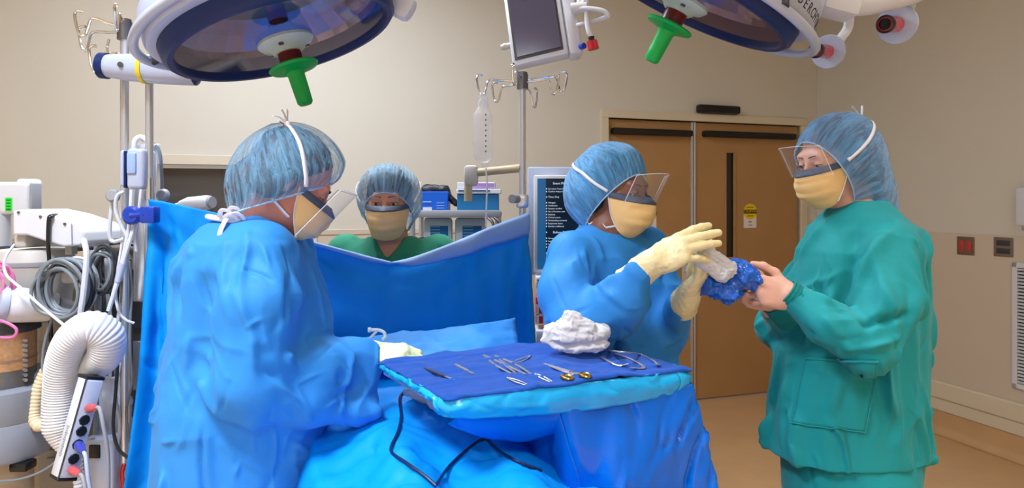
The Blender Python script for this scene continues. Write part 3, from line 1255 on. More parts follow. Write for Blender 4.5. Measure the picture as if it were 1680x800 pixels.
def add_cap(parent, H, mat, **kw):
    v, q, uv, rim = cap_mesh(H, **kw)
    o = np_mesh('bouffant_cap', v, q, mat, parent, uv)
    mb = MB()
    mb.tube([Vector(p) for p in rim[:-1]], 0.0022, 6, closed=True)
    mb.build('elastic_hem', M['hem'], o)
    return o


def local_strip(H, pts, w, th=0.0012, n=6, hint=None):
    mb = MB()
    P2 = [H @ Vector(p) for p in catmull(pts, n)]
    mb.tube(P2, w, 8, flat=th / w if w > 0 else 1, hint=hint)
    return mb


def tie_on(parent, H, caps, pts, w, n=6, lift=.003):
    bvs = []
    for o in caps:
        mw = wmat(o)
        from mathutils.bvhtree import BVHTree as BT
        bvs.append(BT.FromPolygons([mw @ v.co for v in o.data.vertices], [tuple(p.vertices) for p in o.data.polygons]))
    c0 = H @ V(0, -.02, .0)
    out = []
    for p in catmull(pts, n):
        pw = H @ p
        d = (pw - c0).normalized()
        best = None
        for b in bvs:
            h = b.ray_cast(c0 + d * (.215 if len(caps) > 1 else .135), -d, .13 if len(caps) < 2 else .21)
            if h[0] is not None and (best is None or (h[0] - c0).length > (best - c0).length):
                best = h[0]
        out.append(best + d * lift if best is not None else pw)
    out = [sum(out[max(0, i - 1):i + 2], V(0, 0, 0)) / len(out[max(0, i - 1):i + 2]) for i in range(len(out))]
    mb = MB()
    # flat ribbon lying on the cap
    rows = []
    for i, p in enumerate(out):
        t = (out[min(i + 1, len(out) - 1)] - out[max(i - 1, 0)]).normalized()
        nn = (p - c0).normalized()
        s_ = t.cross(nn).normalized()
        rows.append([p + s_ * w + nn * .0, p + nn * .0016, p - s_ * w])
    mb.grid(rows)
    o = mb.build('mask_tie', M['tie'], parent, 'full')
    solidify(o, .0014)
    return out


def add_mask(parent, H, shield=True, wide=1.0, duck=.035, shield_tilt=0.05, shield_drop=0.0, seed=0, shield_up=0.085, strip_h=.16):
    nu, nv = 41, 27
    rows, uv = [], []
    pts = np.zeros((nv, nu, 3))
    for i in range(nv):
        v = i / (nv - 1)
        z = -.008 - .121 * v
        yc = .108 + .027 * math.sin(PI * min(1, v * 1.05) ** .75) - .030 * max(0, v - .62) / .38
        hw = (.077 - .024 * v * v) * wide
        for j in range(nu):
            u = -1 + 2 * j / (nu - 1)
            a = u * 1.36
            x = hw * math.sin(a) / math.sin(1.36)
            ys = .026 + duck * v ** 1.3
            y = ys + (yc - ys) * max(0, math.cos(a) - math.cos(1.36)) / (1 - math.cos(1.36)) ** 1
            y += .010 * math.exp(-(u / .16) ** 2) * math.exp(-((v - .12) / .2) ** 2)
            pl = .0034 * abs(math.sin(v * PI * 4 + .3 * math.sin(3 * u + seed))) * (1 - abs(u) ** 4)
            wv = .003 * math.sin(5 * u + 2.3 * seed + 6 * v)
            zz = z + .007 * u * u * (1 - v) + .020 * u * u * v * v
            pts[i, j] = (x, y + pl + wv * .5, zz)
    R = np.array(H.to_3x3())
    W2 = pts.reshape(-1, 3) @ R.T + np.array(H.translation)
    q = np.array([(i * nu + j, i * nu + j + 1, (i + 1) * nu + j + 1, (i + 1) * nu + j) for i in range(nv - 1) for j in range(nu - 1)], np.int32)
    o = np_mesh('surgical_mask', W2, q, M['mask'], parent)
    solidify(o, .002)
    o['label'] = 'yellow surgical mask'
    # dark foam strip along the top edge, white binding on the sides
    ns = max(3, int(nv * strip_h))
    top = pts[:ns].copy()
    top[..., 1] += .0035
    top[..., 0] *= 1.02
    top[0, :, 2] += .004
    W3 = top.reshape(-1, 3) @ R.T + np.array(H.translation)
    q3 = np.array([(i * nu + j, i * nu + j + 1, (i + 1) * nu + j + 1, (i + 1) * nu + j) for i in range(ns - 1) for j in range(nu - 1)], np.int32)
    st = np_mesh('foam_strip', W3, q3, M['strip'], o)
    solidify(st, .003)
    for j, nm in ((0, 'side_binding'), (nu - 1, 'side_binding')):
        mb = MB()
        mb.tube([H @ Vector(p) for p in pts[:, j]], .0035, 8, flat=.4)
        mb.build(nm, M['tie'], o)
    if shield:
        rows = []
        for i in range(13):
            sv = i / 12
            row = []
            for j in range(33):
                u = -1 + 2 * j / 32
                a = u * 1.15
                x = .088 * math.sin(a)
                y = .128 - .075 * (1 - math.cos(a)) + shield_tilt * sv
                z = -.018 - shield_drop + (shield_up + shield_drop) * sv - .012 * u * u
                row.append(H @ V(x, y, z))
            rows.append(row)
        mb = MB()
        mb.grid(rows)
        sh = mb.build('face_shield', M['shield'], parent, 'full')
        mb = MB()
        for k in (0, -1):
            mb.tube([r[k] for r in rows], .0012, 6)
        mb.tube(rows[-1], .001, 6)
        mb.build('shield_edge', M['shedge'], sh)
    return o


def add_eyes(parent, H, lid=0.5, look=(0, 1, -.35), browmat=None):
    for sd in (-1, 1):
        c = V(sd * .031, .0765, .004)
        d = V(look[0], look[1], look[2]).normalized()
        mb = MB()
        mb.lathe([(0, .0132), (.005, .0124), (.0095, .0092), (.0128, .003), (.0128, -.003), (0, -.0132)], H @ c, H.to_3x3() @ frame(d), 20)
        e = mb.build('eye', M['eyew'], parent)
        mb = MB()
        mb.lathe([(0, .0136), (.003, .0134), (.0056, .0126)], H @ c, H.to_3x3() @ frame(d), 16)
        mb.build('iris', M['iris'], e)
        # upper and lower lids, lashes and brow
        for nm, z0, rr in (('eyelid', .006, .0146), ('eyelid', -.006, .0142)):
            up = z0 > 0
            rows = []
            a0, a1 = (PI * .5, PI * (.5 - .5 * lid - .02)) if up else (-PI * .42, -PI * .16)
            for i in range(7):
                el = a0 + (a1 - a0) * i / 6
                rows.append([H @ (c + V(rr * 1.08 * math.cos(el) * math.sin(b), rr * math.cos(el) * math.cos(b), rr * math.sin(el) )) for b in [(-1.35 + 2.7 * k / 12) for k in range(13)]])
            mb = MB()
            mb.grid(rows)
            lo = mb.build(nm, parent.data.materials[0], parent, 'full')
            if up:
                mb = MB()
                mb.tube(rows[-1], lambda t: .0011 * math.sin(PI * min(max(t, .04), .96)) + .0003, 6)
                mb.build('eyelashes', M['brow'], lo)
        mb = MB()
        bp = [V(sd * .013, .0935, .0255), V(sd * .026, .0925, .0290), V(sd * .040, .085, .0275), V(sd * .050, .074, .0215)]
        mb.tube([H @ p for p in catmull(bp, 5)], lambda t: .0036 * (1 - .7 * t), 8, flat=.5)
        mb.build('eyebrow', browmat or M['brow'], parent)


def sleeve(s, pts, rs, k=.03):
    for a, b, ra, rb in zip(pts[:-1], pts[1:], rs[:-1], rs[1:]):
        s.add(cone(a, b, ra, rb), k)


def limb(s, pts, rs, k=.02):
    for a, b, ra, rb in zip(pts[:-1], pts[1:], rs[:-1], rs[1:]):
        s.add(cone(a, b, ra, rb), k)


def glove_obj(parent, Hm, curl, mat, elbow, seed=3, cuff_len=.085, cuff_r=.041, **kw):
    w = Hm.translation
    lo = np.array(w) - .28
    hi = np.array(w) + .28
    s = SDF(lo, hi, .0024)
    hand_prims(s, Hm, curl, grow=.0022, **kw)
    d = (Vector(elbow) - w).normalized()
    s.add(cone(w, w + d * .03, .029, .033), .02)
    s.add(cone(w + d * .02, w + d * cuff_len, .034, cuff_r), .015)
    v, q = s.mesh()
    m = lambda p: np.clip((np.linalg.norm(p - np.array(w), axis=1)) / .05, .4, 1.0)
    v = crumple(v, q, [(.0016, (60, 60, 60), seed), (.0012, (26, 26, 26), seed + 1)], (), 0, lambda p: np.clip(1.6 - np.linalg.norm(p - np.array(w), axis=1) / .10, .35, 1.6))
    # ring ridges on the cuff
    t = (v - np.array(w)) @ np.array(d)
    nr = vnormals(v, q)
    bead = .004 * np.exp(-((t - cuff_len - .012) / .006) ** 2)
    v = v + nr * bead[:, None]
    o = np_mesh('glove', v, q, mat, parent)
    return o
# ------------------------------------------------------------------ people
BH = .0034          # finest body grid
GH = .0048          # clothing grid


def bounds(pts, pad):
    a = np.array([A3(p) for p in pts])
    return a.min(0) - pad, a.max(0) + pad


def make_body(label, skin, H, neck, sh, el, wr, hands, chest, pelvis, feet, h=BH, neck_r=.06):
    """one continuous body: head with face, neck, trunk, arms with five-fingered hands, legs and feet"""
    pts = [neck, chest, pelvis] + list(sh) + list(el) + list(wr) + [H.translation + V(0, 0, .14), H.translation]
    lo, hi = bounds(pts, .21)
    lo[2] = min(f[2] for f in feet) - .0
    s = SDF(lo, hi, h)
    neck, chest, pelvis = Vector(neck), Vector(chest), Vector(pelvis)
    s.add(cone(chest, pelvis, .105, .100))
    s.add(cone(chest + V(0, 0, .05), chest - V(0, 0, .1), .105, .105), .04)
    s.add(cone(neck, chest, .052, .085), .04)
    for S in sh:
        s.add(cone(neck - V(0, 0, .065), Vector(S) - V(0, 0, .02), .045, .044), .03)
        s.add(cone(chest, Vector(S) - V(0, 0, .05), .08, .045), .03)
    for S, E, Wt in zip(sh, el, wr):
        limb(s, [S, E, Wt], [.043, .036, .027], .015)
    for (Hm, kw), Wt in zip(hands, wr):
        if Hm is not None:
            hand_prims(s, Hm, **dict(kw, grow=kw.get('grow', 0.0)))
    for sd, F in zip((-1, 1), feet):
        F = Vector(F)
        hip = pelvis + (V(F.x, F.y, pelvis.z) - pelvis) * .9 - V(0, 0, .03)
        knee = (hip + F) / 2 + V(0, -.01, 0)
        limb(s, [hip, knee, F + V(0, 0, .08)], [.070, .052, .040], .03)
        d = (H.to_3x3() @ V(0, 1, 0))
        d = V(d.x, d.y, 0).normalized()
        s.add(cone(F + V(0, 0, .045) - d * .05, F + d * .13 + V(0, 0, .032), .042, .032), .03)
    head_prims(s, H, neck)
    v, q = s.mesh()
    o = np_mesh('person', v, q, skin)
    tag(o, label, 'person')
    return o


def make_cloth(name, parent, mat, build, lo, hi, amps, folds=(), smooth=1, h=GH, flow=None, **ck):
    s = SDF(lo, hi, h)
    build(s)
    v, q = s.mesh()
    v = relax(v, q, 2)
    v0 = v
    v = crumple(v, q, amps, folds, 0)
    for k, (n, kw) in enumerate(ck.get('sets', ())):
        v = creases(v, q, n, flow, 7 + 31 * k + len(name), **kw)
    wt = np.clip((v0[:, 2].max() - .015 - v0[:, 2]) / .07, .08, 1)[:, None]
    v = v0 + (v - v0) * wt
    if smooth:
        v = relax(v, q, smooth, .35)
    return np_mesh(name, v, q, mat, parent)


def knot_bow(H, c, r=.012, tails=((.02, -.02, .03), (-.01, -.03, .02))):
    mb = MB()
    C = H @ Vector(c)
    mb.lathe([(0, -r), (r * .8, -r * .5), (r, 0), (r * .8, r * .5), (0, r)], C, H.to_3x3(), 12)
    for t in tails:
        e = H @ (Vector(c) + Vector(t))
        mb.tube(catmull([C, (C + e) / 2 + V(0, 0, .006), e], 5), .006, 8, flat=.2)
    return mb


# ================= A: surgeon at the left, bowed over the table, gloved hand by the instrument tray
YA = 1.68
HA = head_frame(P(478, 296, YA), (.95, .30), -.60)
neckA = P(412, 374, 1.70)
shA = [P(428, 428, 1.585), V(-.63, 1.86, 1.39)]
elA = [P(408, 632, 1.53), V(-.62, 1.97, 1.13)]
wrA = [P(604, 578, 1.745), V(-.53, 1.90, 1.02)]
hfA = hand_frame(wrA[0], (.97, .08, -.03), (-.05, -.25, .95))
hfA2 = hand_frame(wrA[1], (.8, -.1, -.5), (.3, .3, .9), left=True)
curlA = ((.45, .75, .6), (.55, .8, .6), (.6, .8, .6), (.6, .8, .6))
kwA = dict(grow=-.0014, curl=curlA, thumb=((.35, .8, -.4), (-.1, .95, -.35), (-.2, .9, -.4)))
chA, peA = V(-.668, 1.70, 1.27), V(-.69, 1.70, .92)
A = make_body('person in light blue gown bowed over the table, pale gloved hand by the tray',
              M['skinA'], HA, neckA, shA, elA, wrA, [(hfA, kwA), (hfA2, kwA)], chA, peA, [V(-.72, 1.60, 0), V(-.72, 1.82, 0)])


def gownA(s):
    Z = lambda py: CAMH - (py - HY) * YA / FPX
    X = lambda px: (px - CX) * YA / FPX
    rows = [(Z(358), X(402), 1.70, .070, .080), (Z(372), X(392), 1.70, .095, .115), (Z(395), X(396), 1.70, .132, .165), (Z(430), X(402), 1.70, .160, .180),
            (Z(480), X(409), 1.70, .178, .178), (Z(540), X(412), 1.70, .194, .175), (Z(600), X(404), 1.70, .200, .185),
            (Z(650), X(400), 1.70, .208, .20), (Z(720), X(396), 1.70, .208, .205), (Z(800), X(392), 1.70, .205, .21), (.45, X(392), 1.70, .21, .22)]
    s.add(loft(rows, .15, 2.2))
    s.add(cone(P(430, 420, 1.60), P(418, 500, 1.55), .086, .088), .05)
    s.add(cone(P(418, 500, 1.55), P(412, 625, 1.53), .090, .088), .04)
    s.add(cone(P(412, 625, 1.53), P(520, 612, 1.63), .088, .078), .03)
    s.add(cone(P(520, 612, 1.63), P(596, 582, 1.735), .075, .046), .03)
    # slack sleeve cloth hanging under the forearm
    s.add(cone(P(430, 650, 1.53), P(500, 664, 1.57), .060, .050), .04)
    s.add(cone(P(500, 664, 1.57), P(588, 676, 1.655), .050, .032), .03)
    s.add(cone(P(588, 676, 1.655), P(602, 600, 1.72), .030, .036), .03)
    s.cut(cone(P(555, 560, 1.56), P(600, 560, 1.64), .010, .014), .03)
    limb(s, [shA[1], elA[1], wrA[1]], [.085, .085, .05], .04)
    # armpit hollow between the sleeve and the chest
    s.cut(cone(P(492, 440, 1.50), P(482, 560, 1.48), .014, .02), .04)
    s.cut(cone(P(342, 470, 1.50), P(322, 590, 1.50), .006, .012), .05)


lo, hi = bounds([V(-.95, 1.40, .44), V(-.30, 2.1, 1.53)], .03)
fa = lambda a, b, Y, w, hgt: (P(a[0], a[1], Y), P(b[0], b[1], Y - .01), w, hgt)
foldsA = [fa((440, 400), (520, 540), 1.56, .016, .014), (P(450, 400, 1.53), P(470, 560, 1.50), .02, .012),
          fa((330, 400), (300, 560), 1.57, .02, .012), fa((380, 470), (360, 640), 1.49, .02, -.012), fa((420, 560), (520, 600), 1.46, .014, .013),
          fa((400, 600), (540, 650), 1.47, .014, -.013), fa((430, 590), (560, 575), 1.52, .012, .011), fa((440, 650), (590, 690), 1.50, .012, .010),
          fa((545, 545), (590, 600), 1.64, .010, .012), fa((520, 570), (575, 640), 1.6, .012, -.010), fa((300, 620), (400, 650), 1.5, .014, .012),
          fa((290, 600), (350, 720), 1.5, .016, -.012), fa((400, 680), (470, 790), 1.49, .02, .014), fa((330, 660), (330, 800), 1.49, .02, .013),
          fa((290, 560), (370, 600), 1.52, .014, .014), fa((345, 430), (420, 560), 1.5, .014, .011)]
gA = make_cloth('surgical_gown', A, M['gown'], gownA, lo, hi,
                [(.014, (5, 5, 3.0), 3)], foldsA, 1, sets=[(90, dict(width=(.007, .018), hgt=(.009, .021), L=(.12, .34), rnd=.40)), (170, dict(width=(.0035, .008), hgt=(.003, .007), L=(.05, .18), rnd=.6))],
                flow=[(P(330, 430, 1.6), (.35, 0, -1), .18), (P(300, 700, 1.6), (.15, 0, -1), .25), (P(425, 500, 1.5), (.25, 0, -1), .12), (P(440, 620, 1.48), (.8, .3, -.35), .10),
                      (P(540, 620, 1.6), (.75, .5, .45), .12), (P(420, 760, 1.5), (-.2, 0, -1), .2), (P(590, 640, 1.68), (.1, .1, -1), .06)])
gA['label'] = 'light blue surgical gown'
glA = glove_obj(A, hfA, curlA, M['glove2'], elA[0], seed=3, cuff_len=.055, cuff_r=.040, thumb=kwA['thumb'])
glA['label'] = 'pale green glove'
s = SDF(np.array(HA.translation) - .16, np.array(HA.translation) + .16, .005)
s.add(xf(ell((0, -.022, .040), (.083, .098, .088)), HA))
for sd in (-1, 1):
    s.add(xf(ell((sd * .066, -.035, -.005), (.027, .05, .065)), HA), .02)
s.add(xf(ell((0, -.085, -.06), (.05, .045, .06)), HA), .04)
s.cut(xf(ell((0, .105, -.03), (.12, .095, .115)), HA), .01)
v, q = s.mesh()
np_mesh('hair', crumple(v, q, [(.006, (60, 60, 60), 2)]), q, M['hairbrown'], A)
capA_ = add_cap(A, HA, M['capA'], axis=(0, -.78, .625), centre=(0, -.004, .002), r_top=(.110, .142, .142), phi_max=1.9, rim_r=(.085, .130), rim_c=(0, .006, -.052),
        bulge=(((0, -.6, -.8), .012, 3),), seed=2, pleat=.0042)
add_mask(A, HA, shield=True, seed=1, duck=.062, shield_tilt=.026, shield_drop=.075, shield_up=.078)
add_eyes(A, HA, 1.0)
tA = tie_on(A, HA, [capA_, A], [(.074, .028, .0), (.094, -.005, .05), (.09, -.045, .095), (.055, -.095, .125), (0, -.115, .125), (-.055, -.095, .125), (-.09, -.045, .095), (-.094, -.005, .05), (-.074, .028, .0)], .0055)
tie_on(A, HA, [A], [(.064, .062, -.092), (.068, .02, -.080), (.066, -.02, -.070), (.05, -.06, -.07)], .0045)
tie_on(A, HA, [A], [(-.064, .062, -.092), (-.068, .02, -.080), (-.066, -.02, -.070), (-.05, -.06, -.07)], .0045)
kc = HA.inverted() @ tA[len(tA) * 3 // 8]
knot_bow(HA, kc, .009, ((.01, -.03, .02), (.02, -.035, -.005), (-.02, -.02, .03))).build('tie_knot', M['tie'], A)
mb = MB()
ring = [P(412, 366, 1.70) + V(.088 * math.cos(t) - .012, .095 * math.sin(t), .018 * math.cos(t + 2.6)) for t in np.linspace(0, 2 * PI, 37)[:-1]]
mb.tube(ring, .007, 8, closed=True)
mb.build('neck_binding', M['tie'], gA)
mb = MB()
for k, (dx, dz) in enumerate(((-.012, .0), (.01, .006), (.0, -.012), (.016, -.008))):
    c = P(378, 350, 1.60) + V(dx, 0, dz)
    mb.tube(catmull([c + V(-.014, 0, -.008), c + V(-.004, -.012, .008), c + V(.012, -.006, .004), c + V(.016, .006, -.01)], 5), .006, 8, flat=.5)
mb.tube(catmull([P(375, 352, 1.60), P(364, 372, 1.57), P(358, 392, 1.56)], 6), .006, 8, flat=.3)
mb.build('neck_tie_knot', M['tie'], gA)

# ================= C: anaesthetist behind the screen
HC = head_frame(P(638, 333, 2.45), (.02, -1), -.06)
neckC = V(-.445, 2.475, 1.385)
shC = [V(-.615, 2.49, 1.335), V(-.275, 2.49, 1.335)]
elC = [V(-.66, 2.52, 1.06), V(-.23, 2.52, 1.06)]
wrC = [V(-.60, 2.45, .83), V(-.29, 2.45, .83)]
hC = [hand_frame(wrC[0], (.1, -.1, -1), (-1, 0, 0)), hand_frame(wrC[1], (-.1, -.1, -1), (1, 0, 0), left=True)]
kwr = dict(curl=(.3, .35, .4, .45))
C = make_body('person in green V neck scrubs facing the viewer behind the hung blue sheet', M['skinC'], HC, neckC, shC, elC, wrC,
              [(hC[0], kwr), (hC[1], kwr)], V(-.445, 2.49, 1.22), V(-.445, 2.49, .92), [V(-.54, 2.48, 0), V(-.35, 2.48, 0)])


def scrubC(s):
    s.add(loft([(.80, -.445, 2.49, .21, .15), (1.0, -.445, 2.49, .20, .15), (1.25, -.445, 2.49, .205, .145), (1.33, -.445, 2.49, .195, .125), (1.375, -.445, 2.485, .12, .095), (1.40, -.445, 2.485, .085, .075)], 0, 2.3))
    for S, E in zip(shC, elC):
        s.add(cone(S, Vector(S).lerp(Vector(E), .75), .075, .080), .04)
    # open V neck
    s.cut(cone(V(-.445, 2.36, 1.315), V(-.445, 2.42, 1.46), .018, .085), .008)


lo, hi = bounds([V(-.74, 2.30, .78), V(-.15, 2.66, 1.44)], .03)
gC = make_cloth('scrub_top', C, M['scrub2'], scrubC, lo, hi, [(.010, (6, 6, 4), 5)], (), 1, sets=[(60, dict())], flow=[(V(-.445, 2.35, 1.3), (.2, 0, -1), .5)])
gC['label'] = 'green scrub top'
s = SDF(np.array(HC.translation) - .16, np.array(HC.translation) + .16, .005)
s.add(xf(ell((0, -.016, .042), (.082, .100, .088)), HC))
s.cut(xf(ell((0, .10, -.045), (.074, .085, .100)), HC), .008)
v, q = s.mesh()
np_mesh('hair', crumple(v, q, [(.008, (70, 70, 40), 2)]), q, M['hairdark'], C)
capC_ = add_cap(C, HC, M['capC'], axis=(0, -.72, .69), centre=(0, -.022, .018), r_top=(.120, .134, .122), phi_max=1.95, rim_r=(.088, .122), rim_c=(0, .008, -.045), seed=5, pleat=.0045, npleat=46)
add_mask(C, HC, shield=False, seed=4)
add_eyes(C, HC, .84, (0, 1, -.25))
for sd in (-1, 1):
    tie_on(C, HC, [capC_, C], [(sd * .074, .028, .0), (sd * .088, .0, .035), (sd * .10, -.03, .07)], .004)
    tie_on(C, HC, [C], [(sd * .066, .03, -.085), (sd * .078, .0, -.078), (sd * .07, -.03, -.07)], .004)

# ================= D: gowned and gloved woman beyond the tray
YD = 2.0
HD = head_frame(P(1008, 313, YD), (.76, -.65), -.14)
neckD = P(995, 378, 2.0)
shD = [P(938, 412, 1.95), P(1062, 406, 2.08)]
elD = [P(948, 540, 1.84), P(1094, 542, 2.03)]
wrD = [P(1070, 430, 1.735), P(1128, 486, 1.83)]
hfD = [hand_frame(wrD[0], (.134, -.035, .075), (-.15, -.80, .60)), hand_frame(wrD[1], (.036, -.055, .08), (.75, -.45, -.35), left=True)]
curlD = ((.22, .30, .15), (.34, .16, .10), (.38, .16, .10), (.72, .25, .12))
kwD = [dict(grow=-.0014, curl=curlD, spread=(.12, .02, -.03, -.10), thumb=((.55, .7, -.5), (.2, .9, -.5), (.1, .9, -.5))), dict(grow=-.0014, curl=((.3, .4, .3),) * 4)]
D = make_body('person in blue gown and cream gloves reaching for the white roll beyond the tray', M['skinD'], HD, neckD, shD, elD, wrD,
              [(hfD[0], kwD[0]), (hfD[1], kwD[1])], V(.305, 2.062, 1.24), V(.31, 2.05, .92), [V(.22, 2.0, 0), V(.42, 2.08, 0)])


def gownD(s):
    Z = lambda py: CAMH - (py - HY) * YD / FPX
    X = lambda px: (px - CX) * YD / FPX
    cy = 2.035
    rows = [(Z(368), X(993), cy - .02, .068, .070), (Z(378), X(993), cy - .01, .085, .085), (Z(398), X(997), cy, .135, .115), (Z(430), X(1003), cy, .165, .125), (Z(480), X(1012), cy, .180, .125),
            (Z(540), X(1018), cy, .185, .130), (Z(600), X(1018), cy, .185, .135), (Z(700), X(1012), cy, .180, .14), (Z(800), X(1008), cy, .185, .145), (.45, X(1005), cy, .19, .15)]
    s.add(loft(rows, .41, 2.2))
    s.add(cone(P(940, 418, 1.95), P(932, 480, 1.89), .072, .080), .04)
    s.add(cone(P(932, 480, 1.89), P(952, 528, 1.835), .082, .078), .03)
    s.add(cone(P(952, 528, 1.835), P(1020, 492, 1.78), .076, .070), .03)
    s.add(cone(P(1020, 492, 1.78), P(1048, 450, 1.738), .068, .040), .03)
    s.add(cone(P(985, 550, 1.835), P(1030, 520, 1.80), .045, .040), .03)
    limb(s, [shD[1], P(1090, 500, 2.02), elD[1]], [.068, .070, .062], .03)
    s.add(cone(elD[1], P(1115, 500, 1.87), .060, .042), .02)
    s.cut(cone(P(985, 430, 1.84), P(990, 480, 1.82), .01, .02), .03)


lo, hi = bounds([V(.05, 1.62, .44), V(.62, 2.3, 1.48)], .04)
fd = lambda a, b, Y, w, hgt: (P(a[0], a[1], Y), P(b[0], b[1], Y - .01), w, hgt)
foldsD = [fd((930, 410), (960, 520), 1.84, .016, .014), fd((900, 500), (1000, 540), 1.72, .016, .014), fd((960, 470), (1030, 520), 1.70, .014, -.014),
          fd((985, 490), (1050, 470), 1.68, .012, .012), fd((970, 450), (1020, 500), 1.72, .010, .012), fd((1010, 400), (1080, 520), 1.9, .02, .014),
          fd((1060, 400), (1100, 560), 1.93, .02, -.012), fd((1000, 550), (1040, 500), 1.7, .010, .012), fd((1060, 480), (1050, 600), 1.9, .02, .014)]
gD = make_cloth('surgical_gown', D, M['gown'], gownD, lo, hi,
                [(.012, (5, 5, 3.0), 13)], foldsD, 1, sets=[(95, dict(width=(.007, .018), hgt=(.011, .024), L=(.12, .34), rnd=.40)), (170, dict(width=(.0035, .008), hgt=(.003, .007), L=(.05, .18), rnd=.6))],
                flow=[(P(930, 440, 1.9), (.2, 0, -1), .12), (P(950, 530, 1.75), (.9, .1, -.15), .09), (P(1010, 490, 1.72), (.7, -.1, .55), .09), (P(1050, 470, 1.95), (-.25, 0, -1), .2),
                      (P(1040, 650, 1.95), (.1, 0, -1), .3)])
gD['label'] = 'blue surgical gown'
for i in (0, 1):
    g = glove_obj(D, hfD[i], kwD[i]['curl'], M['glove'], elD[i], seed=7 + i, cuff_len=(.075, .050)[i], cuff_r=(.044, .042)[i], **{k: v for k, v in kwD[i].items() if k not in ('curl', 'grow')})
    g['label'] = 'cream latex glove'
s = SDF(np.array(HD.translation) - .16, np.array(HD.translation) + .16, .005)
s.add(xf(ell((0, -.022, .040), (.083, .098, .088)), HD))
for sd in (-1, 1):
    s.add(xf(ell((sd * .066, -.035, -.005), (.027, .05, .065)), HD), .02)
s.add(xf(ell((0, -.09, -.01), (.055, .045, .055)), HD), .04)
s.cut(xf(ell((0, .09, -.05), (.080, .085, .105)), HD), .01)
v, q = s.mesh()
np_mesh('hair', crumple(v, q, [(.006, (60, 60, 60), 2)]), q, M['hairdark'], D)
capD_ = add_cap(D, HD, M['capD'], axis=(0, -.80, .60), centre=(0, -.030, .012), r_top=(.110, .140, .122), phi_max=1.92, rim_r=(.086, .125), rim_c=(0, .006, -.040),
        bulge=(((-.2, -.8, -.5), .02, 3),), seed=8, pleat=.0045, npleat=44)
add_mask(D, HD, shield=True, seed=9, shield_tilt=.032, shield_up=.088)
add_eyes(D, HD, .98, (0, 1, -.5), pm('eyebrow_black', (24, 18, 18), .7))
for sd in (-1, 1):
    tie_on(D, HD, [capD_, D], [(sd * .074, .028, .0), (sd * .093, -.01, .02), (sd * .106, -.05, .045), (sd * .09, -.10, .06), (0, -.145, .07)], .0045)
    tie_on(D, HD, [D], [(sd * .058, .055, -.098), (sd * .064, .02, -.092), (sd * .060, -.02, -.086), (sd * .05, -.06, -.085), (sd * .01, -.085, -.085)], .005)
mb = MB()
ring = [P(994, 372, 2.02) + V(.072 * math.cos(t) * .92 - .01, .075 * math.sin(t), .012 * math.sin(t)) for t in np.linspace(0, 2 * PI, 37)[:-1]]
mb.tube(ring, .0055, 8, closed=True)
mb.build('neck_binding', pm('neck_binding_teal', (70, 190, 190), .6), gD)

# ================= E: woman in teal scrub jacket at the right
YE = 1.96
HE = head_frame(P(1367, 262, YE), (-.95, -.30), -.24)
neckE = P(1402, 350, 1.965)
shE = [V(.995, 2.12, 1.385), P(1460, 402, 1.82)]          # right, left
elE = [V(.84, 2.13, 1.13), P(1428, 578, 1.735)]
wrE = [P(1262, 492, 1.90), P(1304, 486, 1.78)]
hfE = [hand_frame(wrE[0], (-.95, -.25, .25), (.1, .5, -.4)), hand_frame(wrE[1], (-.97, .02, .20), (.10, -.93, .30), left=True)]
kwE = [dict(curl=((.5, .5, .3),) * 4),
       dict(curl=((.85, .55, .3), (1.0, .75, .4), (1.1, .85, .5), (1.15, .9, .5)), spread=(.05, .0, -.03, -.08), thumb=((.75, .65, -.1), (.35, .95, -.05), (.05, .99, -.15)))]
E = make_body('person in teal jacket and long blue hood cap holding out the blue wrap', M['skinE'], HE, neckE, shE, elE, wrE,
              [(hfE[0], kwE[0]), (hfE[1], kwE[1])], V(1.01, 1.97, 1.26), V(1.0, 1.97, .93), [V(.97, 2.05, 0), V(1.01, 1.89, 0)], h=.0032)


def scrubE(s):
    Z = lambda py: CAMH - (py - HY) * YE / FPX
    X = lambda px: (px - CX) * YE / FPX
    cy = 1.97
    rows = [(Z(329), X(1414), cy, .066, .074), (Z(348), X(1414), cy, .098, .105), (Z(375), X(1416), cy, .135, .155), (Z(410), X(1414), cy, .162, .170), (Z(460), X(1411), cy, .178, .168),
            (Z(520), X(1404), cy, .198, .168), (Z(580), X(1397), cy, .212, .172), (Z(640), X(1392), cy, .220, .176), (Z(700), X(1388), cy, .226, .180), (Z(740), X(1388), cy, .228, .182), (.800, X(1388), cy, .229, .183)]
    s.add(loft(rows, .12, 2.3))
    s.add(cone(P(1458, 405, 1.84), P(1452, 500, 1.755), .078, .078), .03)
    s.add(cone(P(1452, 500, 1.755), P(1427, 570, 1.715), .080, .068), .012)
    s.add(cone(P(1427, 570, 1.715), P(1360, 530, 1.735), .066, .060), .010)
    s.add(cone(P(1360, 530, 1.735), P(1312, 493, 1.775), .060, .044), .02)
    limb(s, [shE[0], elE[0]], [.066, .066], .04)
    s.add(cone(elE[0], P(1285, 512, 1.93), .068, .046), .02)
    s.cut(cone(P(1385, 430, 1.73), P(1378, 500, 1.70), .01, .02), .03)


